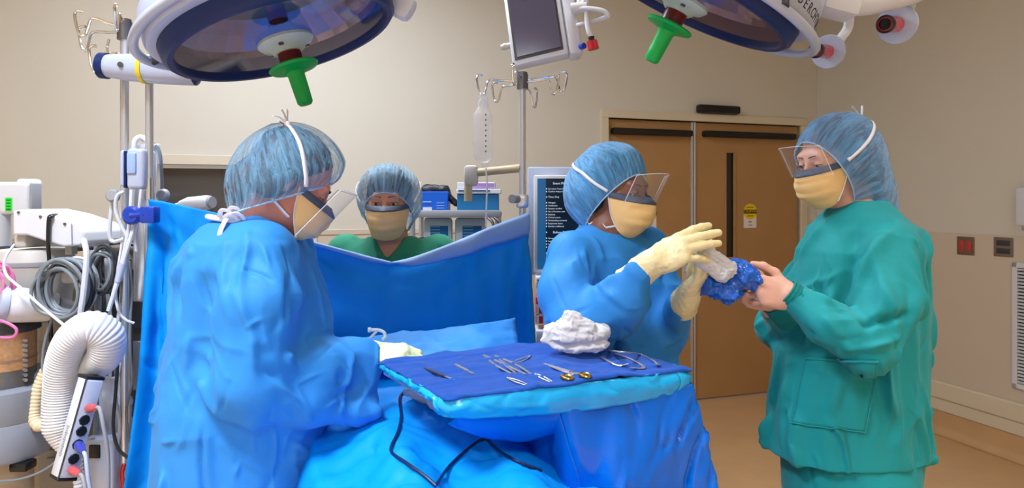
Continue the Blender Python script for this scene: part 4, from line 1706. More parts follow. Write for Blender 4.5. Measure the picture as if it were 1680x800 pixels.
lo, hi = bounds([V(.66, 1.58, .79), V(1.28, 2.3, 1.53)], .04)
fe = fd
foldsE = [fe((1455, 380), (1395, 590), 1.665, .016, .012), fe((1400, 360), (1350, 500), 1.8, .016, .012), fe((1440, 420), (1470, 560), 1.66, .018, -.012), fe((1400, 520), (1430, 590), 1.65, .012, .014),
          fe((1340, 500), (1400, 580), 1.68, .010, .011), fe((1370, 500), (1420, 560), 1.66, .010, -.010), fe((1440, 600), (1420, 760), 1.77, .014, .016),
          fe((1415, 590), (1425, 760), 1.76, .010, -.010), fe((1470, 560), (1480, 760), 1.79, .02, .012), fe((1390, 620), (1410, 740), 1.77, .012, .010),
          fe((1500, 420), (1510, 640), 1.85, .02, -.012), fe((1330, 400), (1300, 640), 1.83, .025, .012), fe((1300, 560), (1280, 720), 1.83, .02, -.010)]
gE = make_cloth('scrub_jacket', E, M['scrub'], scrubE, lo, hi,
                [(.008, (5, 5, 2.2), 23)], foldsE, 2, sets=[(95, dict(width=(.009, .022), hgt=(.012, .028), L=(.16, .45), rnd=.25, up=.75)), (110, dict(width=(.005, .010), hgt=(.002, .006), L=(.05, .2), rnd=.5))],
                flow=[(P(1450, 430, 1.72), (-.18, 0, -1), .14), (P(1420, 570, 1.68), (.8, 0, .5), .08), (P(1350, 520, 1.7), (.75, 0, -.65), .09), (P(1440, 700, 1.8), (.05, 0, -1), .25),
                      (P(1300, 640, 1.85), (.12, 0, -1), .25), (P(1350, 430, 1.85), (.5, 0, -.85), .14), (P(1500, 500, 1.85), (0, 0, -1), .2)])
gE['label'] = 'teal scrub jacket'


def pantsE(s):
    s.add(loft([(.66, .985, 1.97, .18, .175), (.80, .99, 1.97, .195, .175), (.93, 1.0, 1.97, .18, .165)], .12, 2.2))
    for F in ((.97, 2.05), (1.01, 1.89)):
        s.add(cone(V(F[0], F[1], .70), V(F[0], F[1], .12), .11, .09), .05)


lo, hi = bounds([V(.78, 1.72, .05), V(1.2, 2.2, .94)], .03)
make_cloth('scrub_trousers', E, M['scrub'], pantsE, lo, hi, [(.010, (6, 6, 2.4), 33)], (), 1, .007, sets=[(40, dict())], flow=[(V(1, 1.9, .5), (.1, 0, -1), 1)])


def surf_patch(obj, corners, n, off, wob=0.0):
    """a grid of points between four corners, pressed on to obj along -y..+y"""
    from mathutils.bvhtree import BVHTree
    me = obj.data
    mw = wmat(obj)
    bv = BVHTree.FromPolygons([mw @ v.co for v in me.vertices], [tuple(p.vertices) for p in me.polygons])
    a, b, c, d = [Vector(p) for p in corners]
    rows = []
    for i in range(n[0] + 1):
        r = []
        for j in range(n[1] + 1):
            u, w_ = j / n[1], i / n[0]
            p = a.lerp(b, u).lerp(d.lerp(c, u), w_)
            dr = (p - V(0, 0, CAMH)).normalized()
            hit = bv.ray_cast(p - dr * .5, dr)
            q = hit[0] if hit[0] is not None else p
            nn = hit[1] if hit[0] is not None else -dr
            r.append(q + nn * off)
        rows.append(r)
    return rows


rows = surf_patch(gE, [P(1322, 588, 1.78), P(1440, 592, 1.78), P(1418, 708, 1.78), P(1300, 694, 1.78)], (20, 20), .005)
mb = MB()
mb.grid(rows)
pk = mb.build('patch_pocket', M['scrub'], gE, 'full')
solidify(pk, .003, 1)
mb = MB()
mb.tube(rows[0], .0035, 6)
for k in (0, -1):
    mb.tube([r[k] for r in rows], .0018, 6)
mb.tube(rows[-1], .0018, 6)
mb.build('pocket_seam', M['scrub'], pk)
cuff = pm('teal_knit_cuff', (4, 130, 128), .9, bump=.6, bscale=300)
for w_, e_, r_ in ((P(1290, 478, 1.782), P(1326, 503, 1.772), .041), (P(1268, 496, 1.90), P(1296, 522, 1.93), .040)):
    mb = MB()
    d = e_ - w_
    prof = [(r_ * .80, 0)] + [(r_ * (.86 + .16 * k / 20) + .0012 * math.sin(k * 2.2), d.length * k / 20) for k in range(21)]
    mb.lathe(prof, w_, frame(d), 40)
    c = mb.build('knit_cuff', cuff, gE)
    solidify(c, .004, -1)
s = SDF(np.array(HE.translation) - .2, np.array(HE.translation) + .16, .005)
s.add(xf(ell((0, -.022, .040), (.083, .098, .088)), HE))
for sd in (-1, 1):
    s.add(xf(ell((sd * .066, -.035, -.005), (.027, .05, .065)), HE), .02)
s.add(xf(ell((0, -.10, -.07), (.055, .055, .085)), HE), .05)
s.cut(xf(ell((0, .09, -.05), (.12, .085, .105)), HE), .01)
v, q = s.mesh()
np_mesh('hair', crumple(v, q, [(.006, (60, 60, 60), 2)]), q, M['hairlight'], E)
capE_ = add_cap(E, HE, M['capE'], axis=(0, -.928, .373), centre=(0, -.0186, .0065), r_top=(.105, .126, .142), phi_max=1.95, rim_r=(.086, .118), rim_c=(0, .043, -.038),
        bulge=(((0, -.62, -.78), .110, 4), ((0, -.25, -.97), .080, 5)), seed=11, pleat=.0040, npleat=40)
add_mask(E, HE, shield=True, seed=12, shield_tilt=.024, shield_up=.088)
add_eyes(E, HE, .98, (0, 1, -.55), pm('eyebrow_brown', (120, 88, 72), .7))
for sd in (-1, 1):
    tE = tie_on(E, HE, [capE_, E], [(sd * .074, .03, .0), (sd * .098, -.005, .022), (sd * .111, -.05, .052), (sd * .09, -.11, .085), (0, -.162, .105)], .0050)
kc = HE.inverted() @ tE[-1]
knot_bow(HE, kc, .010, ((.0, -.012, .045), (.01, .015, .05), (0, -.03, -.03))).build('tie_knot', M['tie'], E)
mb = MB()
ring = [neckE + V(.072 * math.cos(t) + .010, .078 * math.sin(t), .014 + .014 * math.cos(t)) for t in np.linspace(0, 2 * PI, 37)[:-1]]
mb.tube(ring, .0055, 8, closed=True)
mb.build('neckline_trim', M['scrub'], gE)
# ------------------------------------------------------------------ drapes, tray, instruments
from mathutils.bvhtree import BVHTree


def bvh_of(o):
    mw = wmat(o)
    return BVHTree.FromPolygons([mw @ v.co for v in o.data.vertices], [tuple(p.vertices) for p in o.data.polygons])


def on_surface(bv, px, py, off=0.0, Yd=2.0):
    """the point of a built surface seen along one sight line, lifted off it a little"""
    o = V(0, 0, CAMH)
    d = (P(px, py, 1.0) - o).normalized()
    h = bv.ray_cast(o, d)
    if h[0] is None:
        return P(px, py, Yd)
    n = h[1] if h[1].dot(d) < 0 else -h[1]
    return h[0] + n * off


def np_grid(rows):
    a = np.array([[tuple(p) for p in r] for r in rows], np.float32)
    nr, nc = a.shape[:2]
    q = np.array([(i * nc + j, i * nc + j + 1, (i + 1) * nc + j + 1, (i + 1) * nc + j) for i in range(nr - 1) for j in range(nc - 1)], np.int32)
    return a.reshape(-1, 3), q


# the sheet hung as a screen between the two poles
POLE_L, POLE_R = V(-1.083, 2.0, 0), V(.039, 2.42, 0)
TD = (POLE_R - POLE_L).normalized()               # along the screen
TN = V(TD.y, -TD.x, 0)                            # towards the foot of the table


def screen_pt(px, py, off=0.0):
    k = (px - CX) / FPX
    # X = kY on the line POLE_L + t*TD
    t = (k * POLE_L.y - POLE_L.x) / (TD.x - k * TD.y)
    p = POLE_L + TD * t
    return V(p.x, p.y, CAMH - (py - HY) * p.y / FPX) + TN * off


topc = catmull([screen_pt(px, py) for px, py in ((243, 326), (300, 337), (365, 352), (430, 372), (492, 393), (560, 409), (640, 431), (715, 409), (790, 380), (868, 349))], 16)
NV = 110
rows = []
for i in range(NV + 1):
    v = i / NV
    r = []
    for j, p in enumerate(topc):
        u = j / (len(topc) - 1)
        z = p.z + (.60 - p.z) * v
        sh = 0.0
        # slack gathers near both poles, sagging belly between them
        sag = .05 * math.sin(PI * u) * math.sin(PI * min(1, v * 1.3)) 
        e = abs(u - .0)
        fl = math.exp(-u / .10)
        fr = math.exp(-(1 - u) / .07)
        sh += .016 * fl * math.sin(u * 75 + v * 2.0) * min(1, v * 5) + .02 * fr * math.sin((1 - u) * 110 + v * 1.5) * min(1, v * 4)
        q = V(p.x, p.y, z) + TN * (sag + sh + .05 * fl * v)
        q += TD * (-.07 * v * v * fl + .035 * v * fr)
        r.append(q)
    rows.append(r)
v, q = np_grid(rows)
def sf(a, b, w, h): return (screen_pt(*a), screen_pt(*b), w, h)
v = crumple(v, q, [(.010, (3.0, 3.0, 2.2), 41), (.004, (9, 9, 7), 43)],
            [sf((245, 340), (330, 470), .025, .022), sf((250, 345), (420, 470), .02, .018), sf((242, 350), (262, 600), .018, .02), sf((245, 360), (290, 640), .02, -.018),
             sf((500, 400), (640, 470), .03, .014), sf((640, 432), (800, 400), .03, .012), sf((640, 440), (620, 560), .018, .012), sf((865, 355), (760, 470), .025, .016),
             sf((868, 360), (850, 560), .014, .018), sf((870, 365), (820, 540), .016, -.012), sf((800, 400), (700, 520), .03, .010), sf((225, 560), (330, 500), .02, .010)])
v = creases(v, q, 26, [(screen_pt(250, 400), (.55, .2, -.9), .35), (screen_pt(640, 500), (.8, .3, -.25), .3), (screen_pt(840, 450), (-.3, -.1, -1), .15)], 47, width=(.006, .016), hgt=(.003, .009), L=(.15, .5), rnd=.3)
scr = np_mesh('screen_drape', v, q, M['drape'])
tag(scr, 'blue sheet hung between two poles as a screen before the person in green', 'surgical drape')
solidify(scr, .0015)
bs = bvh_of(scr)
for nm, pts in (('folded_edge', ((640, 431, 1), (680, 421, 16), (740, 399, 26), (800, 374, 32), (866, 349, 36))), ('folded_edge', ((492, 392, 5), (540, 404, 7), (600, 420, 8), (640, 430, 6)))):
    ra = catmull([V(a, b, c) for a, b, c in pts], 12)
    rr = []
    for k in range(7):
        row = []
        for p in ra:
            w = k / 6
            lift = .010 + .014 * math.sin(PI * min(1, w * .9 + .1))
            row.append(screen_pt(p.x, p.y - 1.5 + p.z * w, lift + .012 * w * vnoise(np.array([[p.x * .03, w, 1.0]]))[0]))
        rr.append(row)
    mb = MB()
    mb.grid(rr)
    solidify(mb.build(nm, M['drapeback'], scr, 'full'), .0015)

# the sheet over the patient and table
AX, AC = V(TN.x, TN.y, 0), TD
S0 = POLE_L.lerp(POLE_R, .60) + TN * .03


def table_z(t, b):
    """height of the draped body: t along the table from the screen, b across it"""
    top = np.interp(t, [0, .10, .25, .45, .65, .85, 1.1, 1.5], [1.10, 1.085, 1.06, 1.02, .985, .96, .945, .93])
    body = .055 * math.exp(-(b / .19) ** 2) * np.interp(t, [0, .5, .8], [1, .8, .2])
    legs = .075 * (math.exp(-((b - .10) / .085) ** 2) + math.exp(-((b + .12) / .085) ** 2)) * np.interp(t, [.4, .8], [0, 1])
    edge = abs(b) - .285
    drop = 0 if edge <= 0 else edge
    return top - .05 + body + legs - 2.6 * max(0, drop) - .35 * min(.1, max(0, drop + .05))


rows = []
NB = 130
for i in range(141):
    t = 1.62 * i / 140
    r = []
    for j in range(NB + 1):
        s_ = -1 + 2 * j / NB
        b = .285 * s_ / .62 if abs(s_) <= .62 else math.copysign(.285 + .16 * (abs(s_) - .62) / .38, s_)
        z = table_z(t, b)
        fl = max(0, abs(b) - .26) / .17
        bb = b + math.copysign(.02 * fl * math.sin(t * 26 + math.copysign(1, b) * 2) + .05 * fl, b)
        p = S0 + AX * t + AC * bb
        r.append(V(p.x, p.y, z))
    rows.append(r)
v, q = np_grid(rows)
tp = lambda px, py, Y: P(px, py, Y)
v = crumple(v, q, [(.016, (4.5, 4.5, 4.5), 51), (.008, (11, 11, 9), 53)],
            [(P(560, 690, 1.5), P(660, 650, 1.75), .03, .022), (P(680, 700, 1.55), P(860, 690, 1.65), .02, .020), (P(640, 560, 2.05), P(760, 545, 2.15), .03, .02),
             (P(700, 720, 1.5), P(960, 770, 1.5), .03, .022), (P(600, 760, 1.35), P(720, 690, 1.6), .03, -.018), (P(760, 600, 1.95), P(840, 545, 2.2), .02, .02)])
v = creases(v, q, 60, [(P(700, 740, 1.5), (.8, .2, -.2), .3), (P(560, 720, 1.5), (.5, -.5, -.3), .2)], 57, width=(.006, .018), hgt=(.005, .014), L=(.12, .45), rnd=.5)
pat = np_mesh('patient_drape', v, q, M['drape'])
tag(pat, 'blue sheet spread over the patient and table below the instrument tray', 'surgical drape')
solidify(pat, .0015)
# the operating table that carries it
T_ = thing('operating_table', S0 + AX * .75, 'operating table hidden under the blue patient drape', 'operating table')
Rt = Matrix((AC, AX, V(0, 0, 1))).transposed()
Rt = Matrix((AC, -AX, V(0, 0, 1))).transposed()
mb = MB()
c = S0 + AX * .74
mb.box((c.x, c.y, .835), (.46, 1.34, .06), Rt, .02)
mb.build('table_top', M['black'], T_)
mb = MB()
mb.box((c.x, c.y, .44), (.22, .30, .73), Rt, .03)
mb.build('table_column', M['steel'], T_)
mb = MB()
mb.box((c.x, c.y, .05), (.44, .95, .10), Rt, .03)
mb.build('table_base', M['grey'], T_)

# pale lifted corner of sheet at the patient's side of the screen, beyond the tray
rows = []
cs = [[(492, 560, 2.12), (560, 556, 2.10), (640, 545, 2.06), (690, 541, 2.02), (770, 533, 2.04), (845, 520, 2.12)],
      [(500, 585, 2.02), (570, 582, 1.98), (640, 570, 1.95), (700, 566, 1.93), (770, 560, 1.95), (850, 555, 2.03)],
      [(520, 620, 1.92), (580, 616, 1.89), (650, 605, 1.87), (710, 600, 1.86), (780, 598, 1.88), (850, 590, 1.96)]]
cols = [catmull([P(*p) for p in r], 10) for r in cs]
g2 = [catmull([cols[k][j] for k in range(3)], 12) for j in range(len(cols[0]))]
v, q = np_grid(g2)
v = crumple(v, q, [(.014, (7, 7, 7), 61), (.006, (18, 18, 18), 62)])
ov = np_mesh('drape_fold', v, q, M['gown'], pat)
solidify(ov, .0015)

# ---- mayo stand, its cover, the towel
TZ = 1.125
L_, F_, R_, B_ = V(-.333, 1.68, TZ), V(-.129, 1.362, TZ), V(.430, 1.605, TZ), V(.110, 1.915, TZ)


def tray_pt(a, b, z=0.0):
    """a: along the front edge from the near left corner, b: from front to back"""
    p = (F_ * (1 - a) + R_ * a) * (1 - b) + (L_ * (1 - a) + B_ * a) * b
    return V(p.x, p.y, TZ + z)


def tray_outline(grow=0.0, n=14, rc=.09):
    pts = []
    for (ca, cb, a0) in ((1 - rc, rc, -PI / 2), (1 - rc, 1 - rc, 0), (rc, 1 - rc, PI / 2), (rc, rc, PI)):
        for k in range(n + 1):
            t = a0 + PI / 2 * k / n
            pts.append((ca + (rc + grow) * math.cos(t), cb + (rc + grow) * math.sin(t)))
    return pts


mst = thing('mayo_stand', (.30, 1.74, 0), 'instrument stand under the blue plastic cover, carrying the towel and instruments', 'instrument stand')
mb = MB()
ol = tray_outline()
mb.prism([(tray_pt(a, b).x, tray_pt(a, b).y) for a, b in ol], .012, Matrix.Identity(3), (0, 0, TZ - .022))
mb.build('tray', M['steel'], mst, smooth=False)
mb = MB()
mb.cyl((.34, 1.74, .06), (.34, 1.74, TZ - .022), .016)
mb.build('post', M['steel'], mst)
mb = MB()
mb.tube(catmull([(.10, 1.60, .04), (.34, 1.74, .04), (.62, 1.86, .04)], 6), .02, 10)
mb.tube(catmull([(.26, 1.95, .04), (.34, 1.74, .04), (.44, 1.52, .04)], 6), .02, 10)
mb.build('base', M['steel'], mst)

# cover: bright rim band and the bag hanging at the right end
cov = thing('tray_cover', tray_pt(.5, .5, -.06), 'blue plastic cover hanging off the right end of the instrument tray', 'surgical drape')
N_ = len(ol)
rows = []
dense = []
for i in range(N_):
    a, b = ol[i]
    a2, b2 = ol[(i + 1) % N_]
    m = max(1, int(math.hypot(a2 - a, b2 - b) / .012))
    for k in range(m):
        dense.append((a + (a2 - a) * k / m, b + (b2 - b) * k / m))
band_d = lambda a, b: .018 + (.042 if b < .12 else 0) * (.55 + .45 * math.sin(PI * min(1, max(0, a)))) + .012 * max(0, a - .3)
for k in range(13):
    w = k / 12
    r = []
    for (a, b) in dense:
        ca, cb = a - .5, b - .5
        g = 1.012 + .035 * math.sin(PI * min(w * 1.1, 1)) * (1 if b < .3 else .5)
        d = band_d(a, b)
        wob = vnoise(np.array([[a * 14, b * 14, w * 1.5]]))[0]
        p = tray_pt(.5 + ca * g, .5 + cb * g, .004 - d * w + .004 * wob * w)
        p += (p - tray_pt(.5, .5)).normalized() * .006 * wob * w
        r.append(p)
    r.append(r[0].copy())
    rows.append(r)
v, q = np_grid(rows)
v = crumple(v, q, [(.004, (20, 20, 20), 73)])
v = creases(v, q, 110, [(tray_pt(.5, 0), (.6, .3, -.5), .5)], 74, width=(.002, .006), hgt=(.002, .006), L=(.03, .12), rnd=.7)
solidify(np_mesh('cover_band', v, q, M['mayoband'], cov), .0012)
# swag slung under the front edge
rows = []
for k in range(17):
    w = k / 16
    r = []
    for j in range(81):
        a = .03 + .93 * j / 80
        dep = .082 * math.sin(PI * min(1, a / .9) ** .72) ** 1.1 if a < .9 else 0.0
        dep = max(dep, .004)
        wob = vnoise(np.array([[a * 9, w * 2, 7.3]]))[0]
        p = tray_pt(a, .012 + .10 * w * w + .006 * wob, -.030 - (dep + .012) * w - .006 * wob * w)
        r.append(p)
    rows.append(r)
mb = MB()
mb.grid(rows)
solidify(mb.build('cover_swag', M['mayo'], cov, 'full'), .0012)
# skirt hanging as a bag from the right end
loop = [(.42, .04), (.6, .03), (.8, .0), (.96, -.01), (1.02, .04), (1.03, .3), (1.03, .6), (1.02, .95), (.97, 1.01), (.80, 1.01), (.62, .95), (.50, .75), (.43, .4)]
bot = [(.58, -.05), (.70, -.09), (.84, -.11), (.98, -.10), (1.10, -.07), (1.17, .05), (1.20, .3), (1.18, .6), (1.10, .88), (.98, .95), (.82, .88), (.68, .66), (.60, .28)]
lt = catmull([V(a, b, 0) for a, b in loop], 18, True)
lb = catmull([V(a, b, 0) for a, b in bot], 18, True)
rows = []
NR = 80
for i in range(NR + 1):
    v_ = i / NR
    hx = 1 - (1 - v_) ** 2.2
    r = []
    for j, (p, q_) in enumerate(zip(lt, lb)):
        a, b = p.x + (q_.x - p.x) * hx, p.y + (q_.y - p.y) * hx
        base = tray_pt(a, b, 0)
        z = TZ - .030 - .70 * v_
        ph = j / len(lt) * 2 * PI
        amp = .028 * min(1, v_ * 1.7)
        out = (base - tray_pt(.85, .45)).normalized()
        ang = math.atan2(out.y, out.x)
        base += V(out.x, out.y, 0) * amp * (math.sin(ang * 9 + 1.7 * math.sin(ang * 3)) * .7 + vnoise(np.array([[ang * 3.5, v_ * 2.5, 2.2]]))[0])
        r.append(V(base.x, base.y, z))
    r.append(r[0].copy())
    rows.append(r)
v, q = np_grid(rows)
v = crumple(v, q, [(.005, (9, 9, 5), 71)])
v = creases(v, q, 90, [(tray_pt(1, 0, -.3), (-.25, -.1, -1), .4), (tray_pt(.6, 0, -.15), (-.8, 0, -.8), .2)], 77, width=(.006, .016), hgt=(.008, .020), L=(.15, .6), rnd=.22)
solidify(np_mesh('cover_skirt', v, q, M['mayo'], cov), .0012)

# towel
rows = []
NT = 90
for i in range(NT + 1):
    b = -.012 + 1.024 * i / NT
    r = []
    for j in range(NT + 1):
        a = -.012 + 1.024 * j / NT
        ex = max(0, -a, a - 1.0, -b, b - 1.0)
        rc = .07
        qa, qb = min(max(a, rc), 1 - rc), min(max(b, rc), 1 - rc)
        aa, bb = a, b
        dd = math.hypot(a - qa, b - qb)
        if dd > rc + .03:
            aa, bb = qa + (a - qa) / dd * (rc + .03), qb + (b - qb) / dd * (rc + .03)
        p = tray_pt(aa, bb, .008)
        edge = max(0, dd - rc + .01)
        n1 = ridged(np.array([[a * 3.1 + b, b * 5.2, 3.0]]), 5)[0]
        n2 = vnoise(np.array([[a * 9, b * 9, 1.0]]), 8)[0]
        p.z += .010 * (n1 - .4) * (1 if dd < rc else .6) + .003 * n2 - min(.009, 9 * edge * edge)
        # two ironed creases
        for cr in (.33, .66):
            p.z += .0035 * math.exp(-abs(a + .03 * math.sin(b * 5) - cr) / .012)
        p.z += .0030 * math.exp(-abs(b + .02 * math.sin(a * 7) - .5) / .012)
        r.append(p)
    rows.append(r)
v, q = np_grid(rows)
tw = np_mesh('instrument_towel', v, q, M['towel'])
tag(tw, 'dark blue cloth towel spread over the instrument tray', 'towel')
solidify(tw, .003, 1)
bt = bvh_of(tw)
TT = lambda px, py, off=.004: on_surface(bt, px, py, off, 1.6)

inst = pm('instrument_steel', (206, 208, 214), .30, .88)
gold = pm('gold_plate', (222, 180, 90), .22, 1.0)


def down(p, q, n=9):
    """points on the towel from p to q (pixels)"""
    return [TT(p[0] + (q[0] - p[0]) * k / (n - 1), p[1] + (q[1] - p[1]) * k / (n - 1)) for k in range(n)]


def line3(a, b, n=9):
    return [a.lerp(b, k / (n - 1)) for k in range(n)]


def tweezers(p, q, label, spread=.011, w=.0046):
    a, b = TT(*p, .0045), TT(*q, .0045)
    t = thing('forceps', a, label, 'forceps', 'steel forceps on the blue towel')
    d = (b - a).normalized()
    sd = V(-d.y, d.x, 0).normalized()
    L = (b - a).length
    w = min(w, L * .04)
    spread = min(spread, L * .10)
    for s_ in (-1, 1):
        pts = [a + sd * s_ * .0012, a + d * L * .12 + sd * s_ * .003, a + d * L * .5 + sd * s_ * spread, a + d * L * .8 + sd * s_ * spread * .8, b + sd * s_ * spread * .55]
        mb = MB()
        mb.tube(catmull(pts, 6), lambda u: w * (1.0 - .6 * abs(u - .4)), 8, flat=.5)
        mb.build('prong', inst, t)
    mb = MB()
    mb.box(a + d * L * .03, (L * .10, .006, .004), frame(V(0, 0, 1), sd) if False else Matrix((d, sd, V(0, 0, 1))).transposed(), .0015)
    mb.build('joined_end', inst, t)
    return t


def scalpel(p, q, label, dark=False):
    a, b = TT(*p, .004), TT(*q, .004)
    d = (b - a).normalized()
    sd = V(-d.y, d.x, 0).normalized()
    L = (b - a).length
    F = Matrix((d, sd, V(0, 0, 1))).transposed()
    t = thing('scalpel', a, label, 'scalpel', 'scalpels on the blue towel')
    mb = MB()
    mb.prism([(0, -.002), (L * .15, -.0042), (L * .6, -.0045), (L * .7, -.0025), (L * .72, .0025), (L * .6, .0042), (L * .1, .004), (0, .002)], .003, F, a - V(0, 0, .0015))
    mb.build('handle', M['darksteel'] if dark else inst, t, smooth=False)
    mb = MB()
    mb.prism([(L * .70, -.002), (L * .92, -.0045), (L, .001), (L * .9, .0028), (L * .70, .002)], .0008, F, a)
    mb.build('blade', inst, t, smooth=False)


def scissors(tip, piv, r1, r2, label):
    a, c = TT(*tip, .006), TT(*piv, .006)
    t = thing('scissors', c, label, 'scissors')
    d = (c - a).normalized()
    sd = V(-d.y, d.x, 0).normalized()
    for s_, rr in ((1, r1), (-1, r2)):
        e = TT(*rr, .007)
        mb = MB()
        mb.tube(catmull([a + sd * s_ * .0012, a.lerp(c, .6) + sd * s_ * .0035, c, c.lerp(e, .6) - sd * s_ * .002], 6), lambda u: .0022 + .0036 * min(1, u * 2), 8, flat=.6)
        mb.build('blade', inst, t)
        mb = MB()
        ring = [e + d * .0135 * math.cos(k * PI / 10) + sd * .0105 * math.sin(k * PI / 10) for k in range(20)]
        mb.tube(ring, .0034, 8, closed=True)
        mb.build('finger_ring', gold, t)
    mb = MB()
    mb.cyl(c - V(0, 0, .003), c + V(0, 0, .005), .0045, n=14)
    mb.build('pivot_screw', gold, t)


scalpel((696, 606), (746, 625), 'dark thin scalpel nearest the left corner of the blue towel', True)
scalpel((746, 600), (778, 616), 'bright short scalpel right of the dark scalpel on the towel')
tweezers((794, 585), (843, 615), 'longest steel forceps left in the pair at mid towel', .010)
tweezers((813, 586), (867, 616), 'long steel forceps right in the pair at mid towel', .011)
tweezers((870, 586), (842, 598), 'small steel forceps behind the long pair towards the back of the towel', .008, .0026)
tweezers((833, 622), (864, 634), 'short steel forceps in front of the long pair, close to the front edge', .006)
tweezers((878, 616), (904, 629), 'short steel forceps between the long pair and the gold ringed scissors', .007)
scissors((893, 600), (937, 616), (930, 623), (960, 620), 'steel scissors with gold finger rings on the blue towel')


def retractor(pts, label, hook=.02):
    P2 = [TT(x, y, .005) for x, y in pts]
    P2[-1] += V(0, 0, .006)
    t = thing('retractor', P2[0], label, 'retractor', 'slim retractors beside the white gauze')
    cm = catmull(P2, 8)
    k = int(len(cm) * .72)
    mb = MB()
    mb.tube(cm[:k + 1], lambda u: .0042, 8, flat=.6)
    mb.build('handle', inst, t)
    mb = MB()
    mb.tube(cm[k:], lambda u: .0046 - .0016 * u, 8, flat=.4)
    mb.build('hook', inst, t)


retractor([(986, 588), (1000, 596), (1016, 602), (1031, 603)], 'curved retractor lying lowest in front of the white gauze')
retractor([(1000, 578), (1020, 577), (1050, 584), (1070, 594), (1080, 601), (1074, 604)], 'long bowed retractor reaching furthest right on the towel')
retractor([(1010, 583), (1032, 590), (1054, 602), (1052, 607), (1034, 610)], 'bent retractor in the middle of the three beside the gauze')

# gauze heap
gp = [TT(x, y, 0) for x, y in ((930, 576), (970, 578), (915, 572), (985, 572))]
gc = sum(gp, V(0, 0, 0)) / 4 + V(0, .004, 0)


def gz(s):
    for k, (dx, dy, z, rx, ry, rz) in enumerate(((0, 0, .018, .080, .055, .022), (.004, .0, .034, .082, .056, .020), (-.006, .004, .050, .072, .052, .020), (-.014, .0, .064, .056, .046, .022), (-.016, -.01, .082, .030, .030, .022),
                                                 (.05, .005, .046, .036, .034, .022), (-.066, -.005, .040, .022, .03, .030), (.016, -.02, .060, .03, .03, .022))):
        s.add(ell(gc + V(dx, dy, z), (rx, ry, rz), np.array(Matrix.Rotation(.35 * k, 3, 'Z') @ Matrix.Rotation(.14 * (-1) ** k, 3, 'X'))), .006)


s = SDF(np.array(gc) - np.array([.12, .11, -.001]), np.array(gc) + np.array([.12, .11, .13]), .0020)
gz(s)
v, q = s.mesh()
v = crumple(v, q, [(.005, (18, 18, 34), 81), (.0022, (50, 50, 80), 83)])
v = creases(v, q, 70, [(gc, (1, .2, .1), 1)], 88, width=(.002, .007), hgt=(.003, .008), L=(.04, .13), rnd=.5)
v = relax(v, q, 2)
v[:, 2] = np.maximum(v[:, 2], gc.z + .001)
go = np_mesh('gauze_heap', v, q, M['gauze'])
tag(go, 'crumpled heap of white gauze at the back of the instrument towel', 'gauze')

# white folded cloth below the tray's near left edge
bp = bvh_of(pat)
pts = [on_surface(bp, x, y, .02, 1.6) for x, y in ((672, 652), (696, 655), (718, 668), (733, 682))]
s = SDF(*bounds(pts, .07), .003)
for a, b, ra, rb in zip(pts[:-1], pts[1:], (.012, .022, .020), (.022, .020, .008)):
    s.add(cone(a, b, ra, rb), .02)
v, q = s.mesh()
v = crumple(v, q, [(.007, (24, 24, 24), 91), (.003, (60, 60, 60), 92)])
tag(np_mesh('folded_cloth', v, q, M['gauze']), 'white folded cloth on the patient drape below the near edge of the tray', 'cloth')

# cords over the drape
for nm, lab, pp in (('cable', 'dark cable dropping from under the tray corner over the patient drape', ((668, 641), (656, 655), (658, 685), (652, 715), (643, 742), (665, 762), (695, 784), (716, 804))),
                    ('cable', 'dark cable arching over the patient drape in front of the tray', ((712, 802), (735, 770), (765, 742), (796, 721), (812, 735), (846, 760), (893, 778)))):
    mb = MB()
    pts = catmull([on_surface(bp, x, y, .006, 1.5) for x, y in pp], 10)
    pts = [sum(pts[max(0, i - 3):i + 4], V(0, 0, 0)) / len(pts[max(0, i - 3):i + 4]) for i in range(len(pts))]
    mb.tube(pts, .0036, 8)
    tag(mb.build(nm, pm('navy_cable', (16, 30, 78), .4)), lab, 'cable')

# suction tip by the gloved hand
mb = MB()
sp_ = [P(607, 541, 1.80), P(620, 541, 1.80), (P(630, 545, 1.80)), P(632, 552, 1.80), P(628, 556, 1.79)]
mb.tube(catmull(sp_, 8), .0045, 10)
mb.tube(catmull([P(620, 541, 1.80), P(612, 549, 1.80), P(606, 556, 1.80)], 6), .0035, 8)
mb.cyl(P(604, 541, 1.80), P(609, 541, 1.80), .007)
tag(mb.build('tube_connector', pm('milky_tube', (214, 226, 240), .25, transl=.4)), 'small clear tube connector standing behind the pale gloved hand', 'tube')

# ---- the pack changing hands: white wrapped roll in crumpled blue film
cB = P(1203, 458, 1.80)
def pack(s):
    for p, r in ((P(1180, 470, 1.80), (.050, .045, .030)), (P(1212, 448, 1.80), (.048, .045, .036)), (P(1235, 455, 1.80), (.028, .03, .028)), (P(1190, 485, 1.79), (.042, .035, .018)), (P(1160, 462, 1.79), (.022, .03, .022))):
        s.add(ell(p, r), .02)
s = SDF(*bounds([P(1140, 500, 1.72), P(1260, 410, 1.88)], .05), .0026)
pack(s)
v, q = s.mesh()
v = crumple(v, q, [(.018, (15, 15, 15), 101), (.009, (34, 34, 34), 102), (.004, (70, 70, 70), 104)])
film = np_mesh('plastic_wrap', v, q, pm('blue_film', (20, 104, 216), .18, coat=.5, transl=.1))
tag(film, 'crumpled shiny blue wrap around the white roll in the bare hands', 'wrap')
a, b = P(1150, 415, 1.75), P(1192, 444, 1.765)
s = SDF(*bounds([a, b], .06), .0022)
s.add(cone(a, b, .024, .023))
s.add(cone(P(1150, 428, 1.74), P(1185, 452, 1.755), .020, .018), .012)
s.add(cone(P(1160, 412, 1.765), P(1197, 438, 1.775), .018, .019), .012)
v, q = s.mesh()
d = np.array((b - a).normalized())
t = (v - A3(a)) @ d
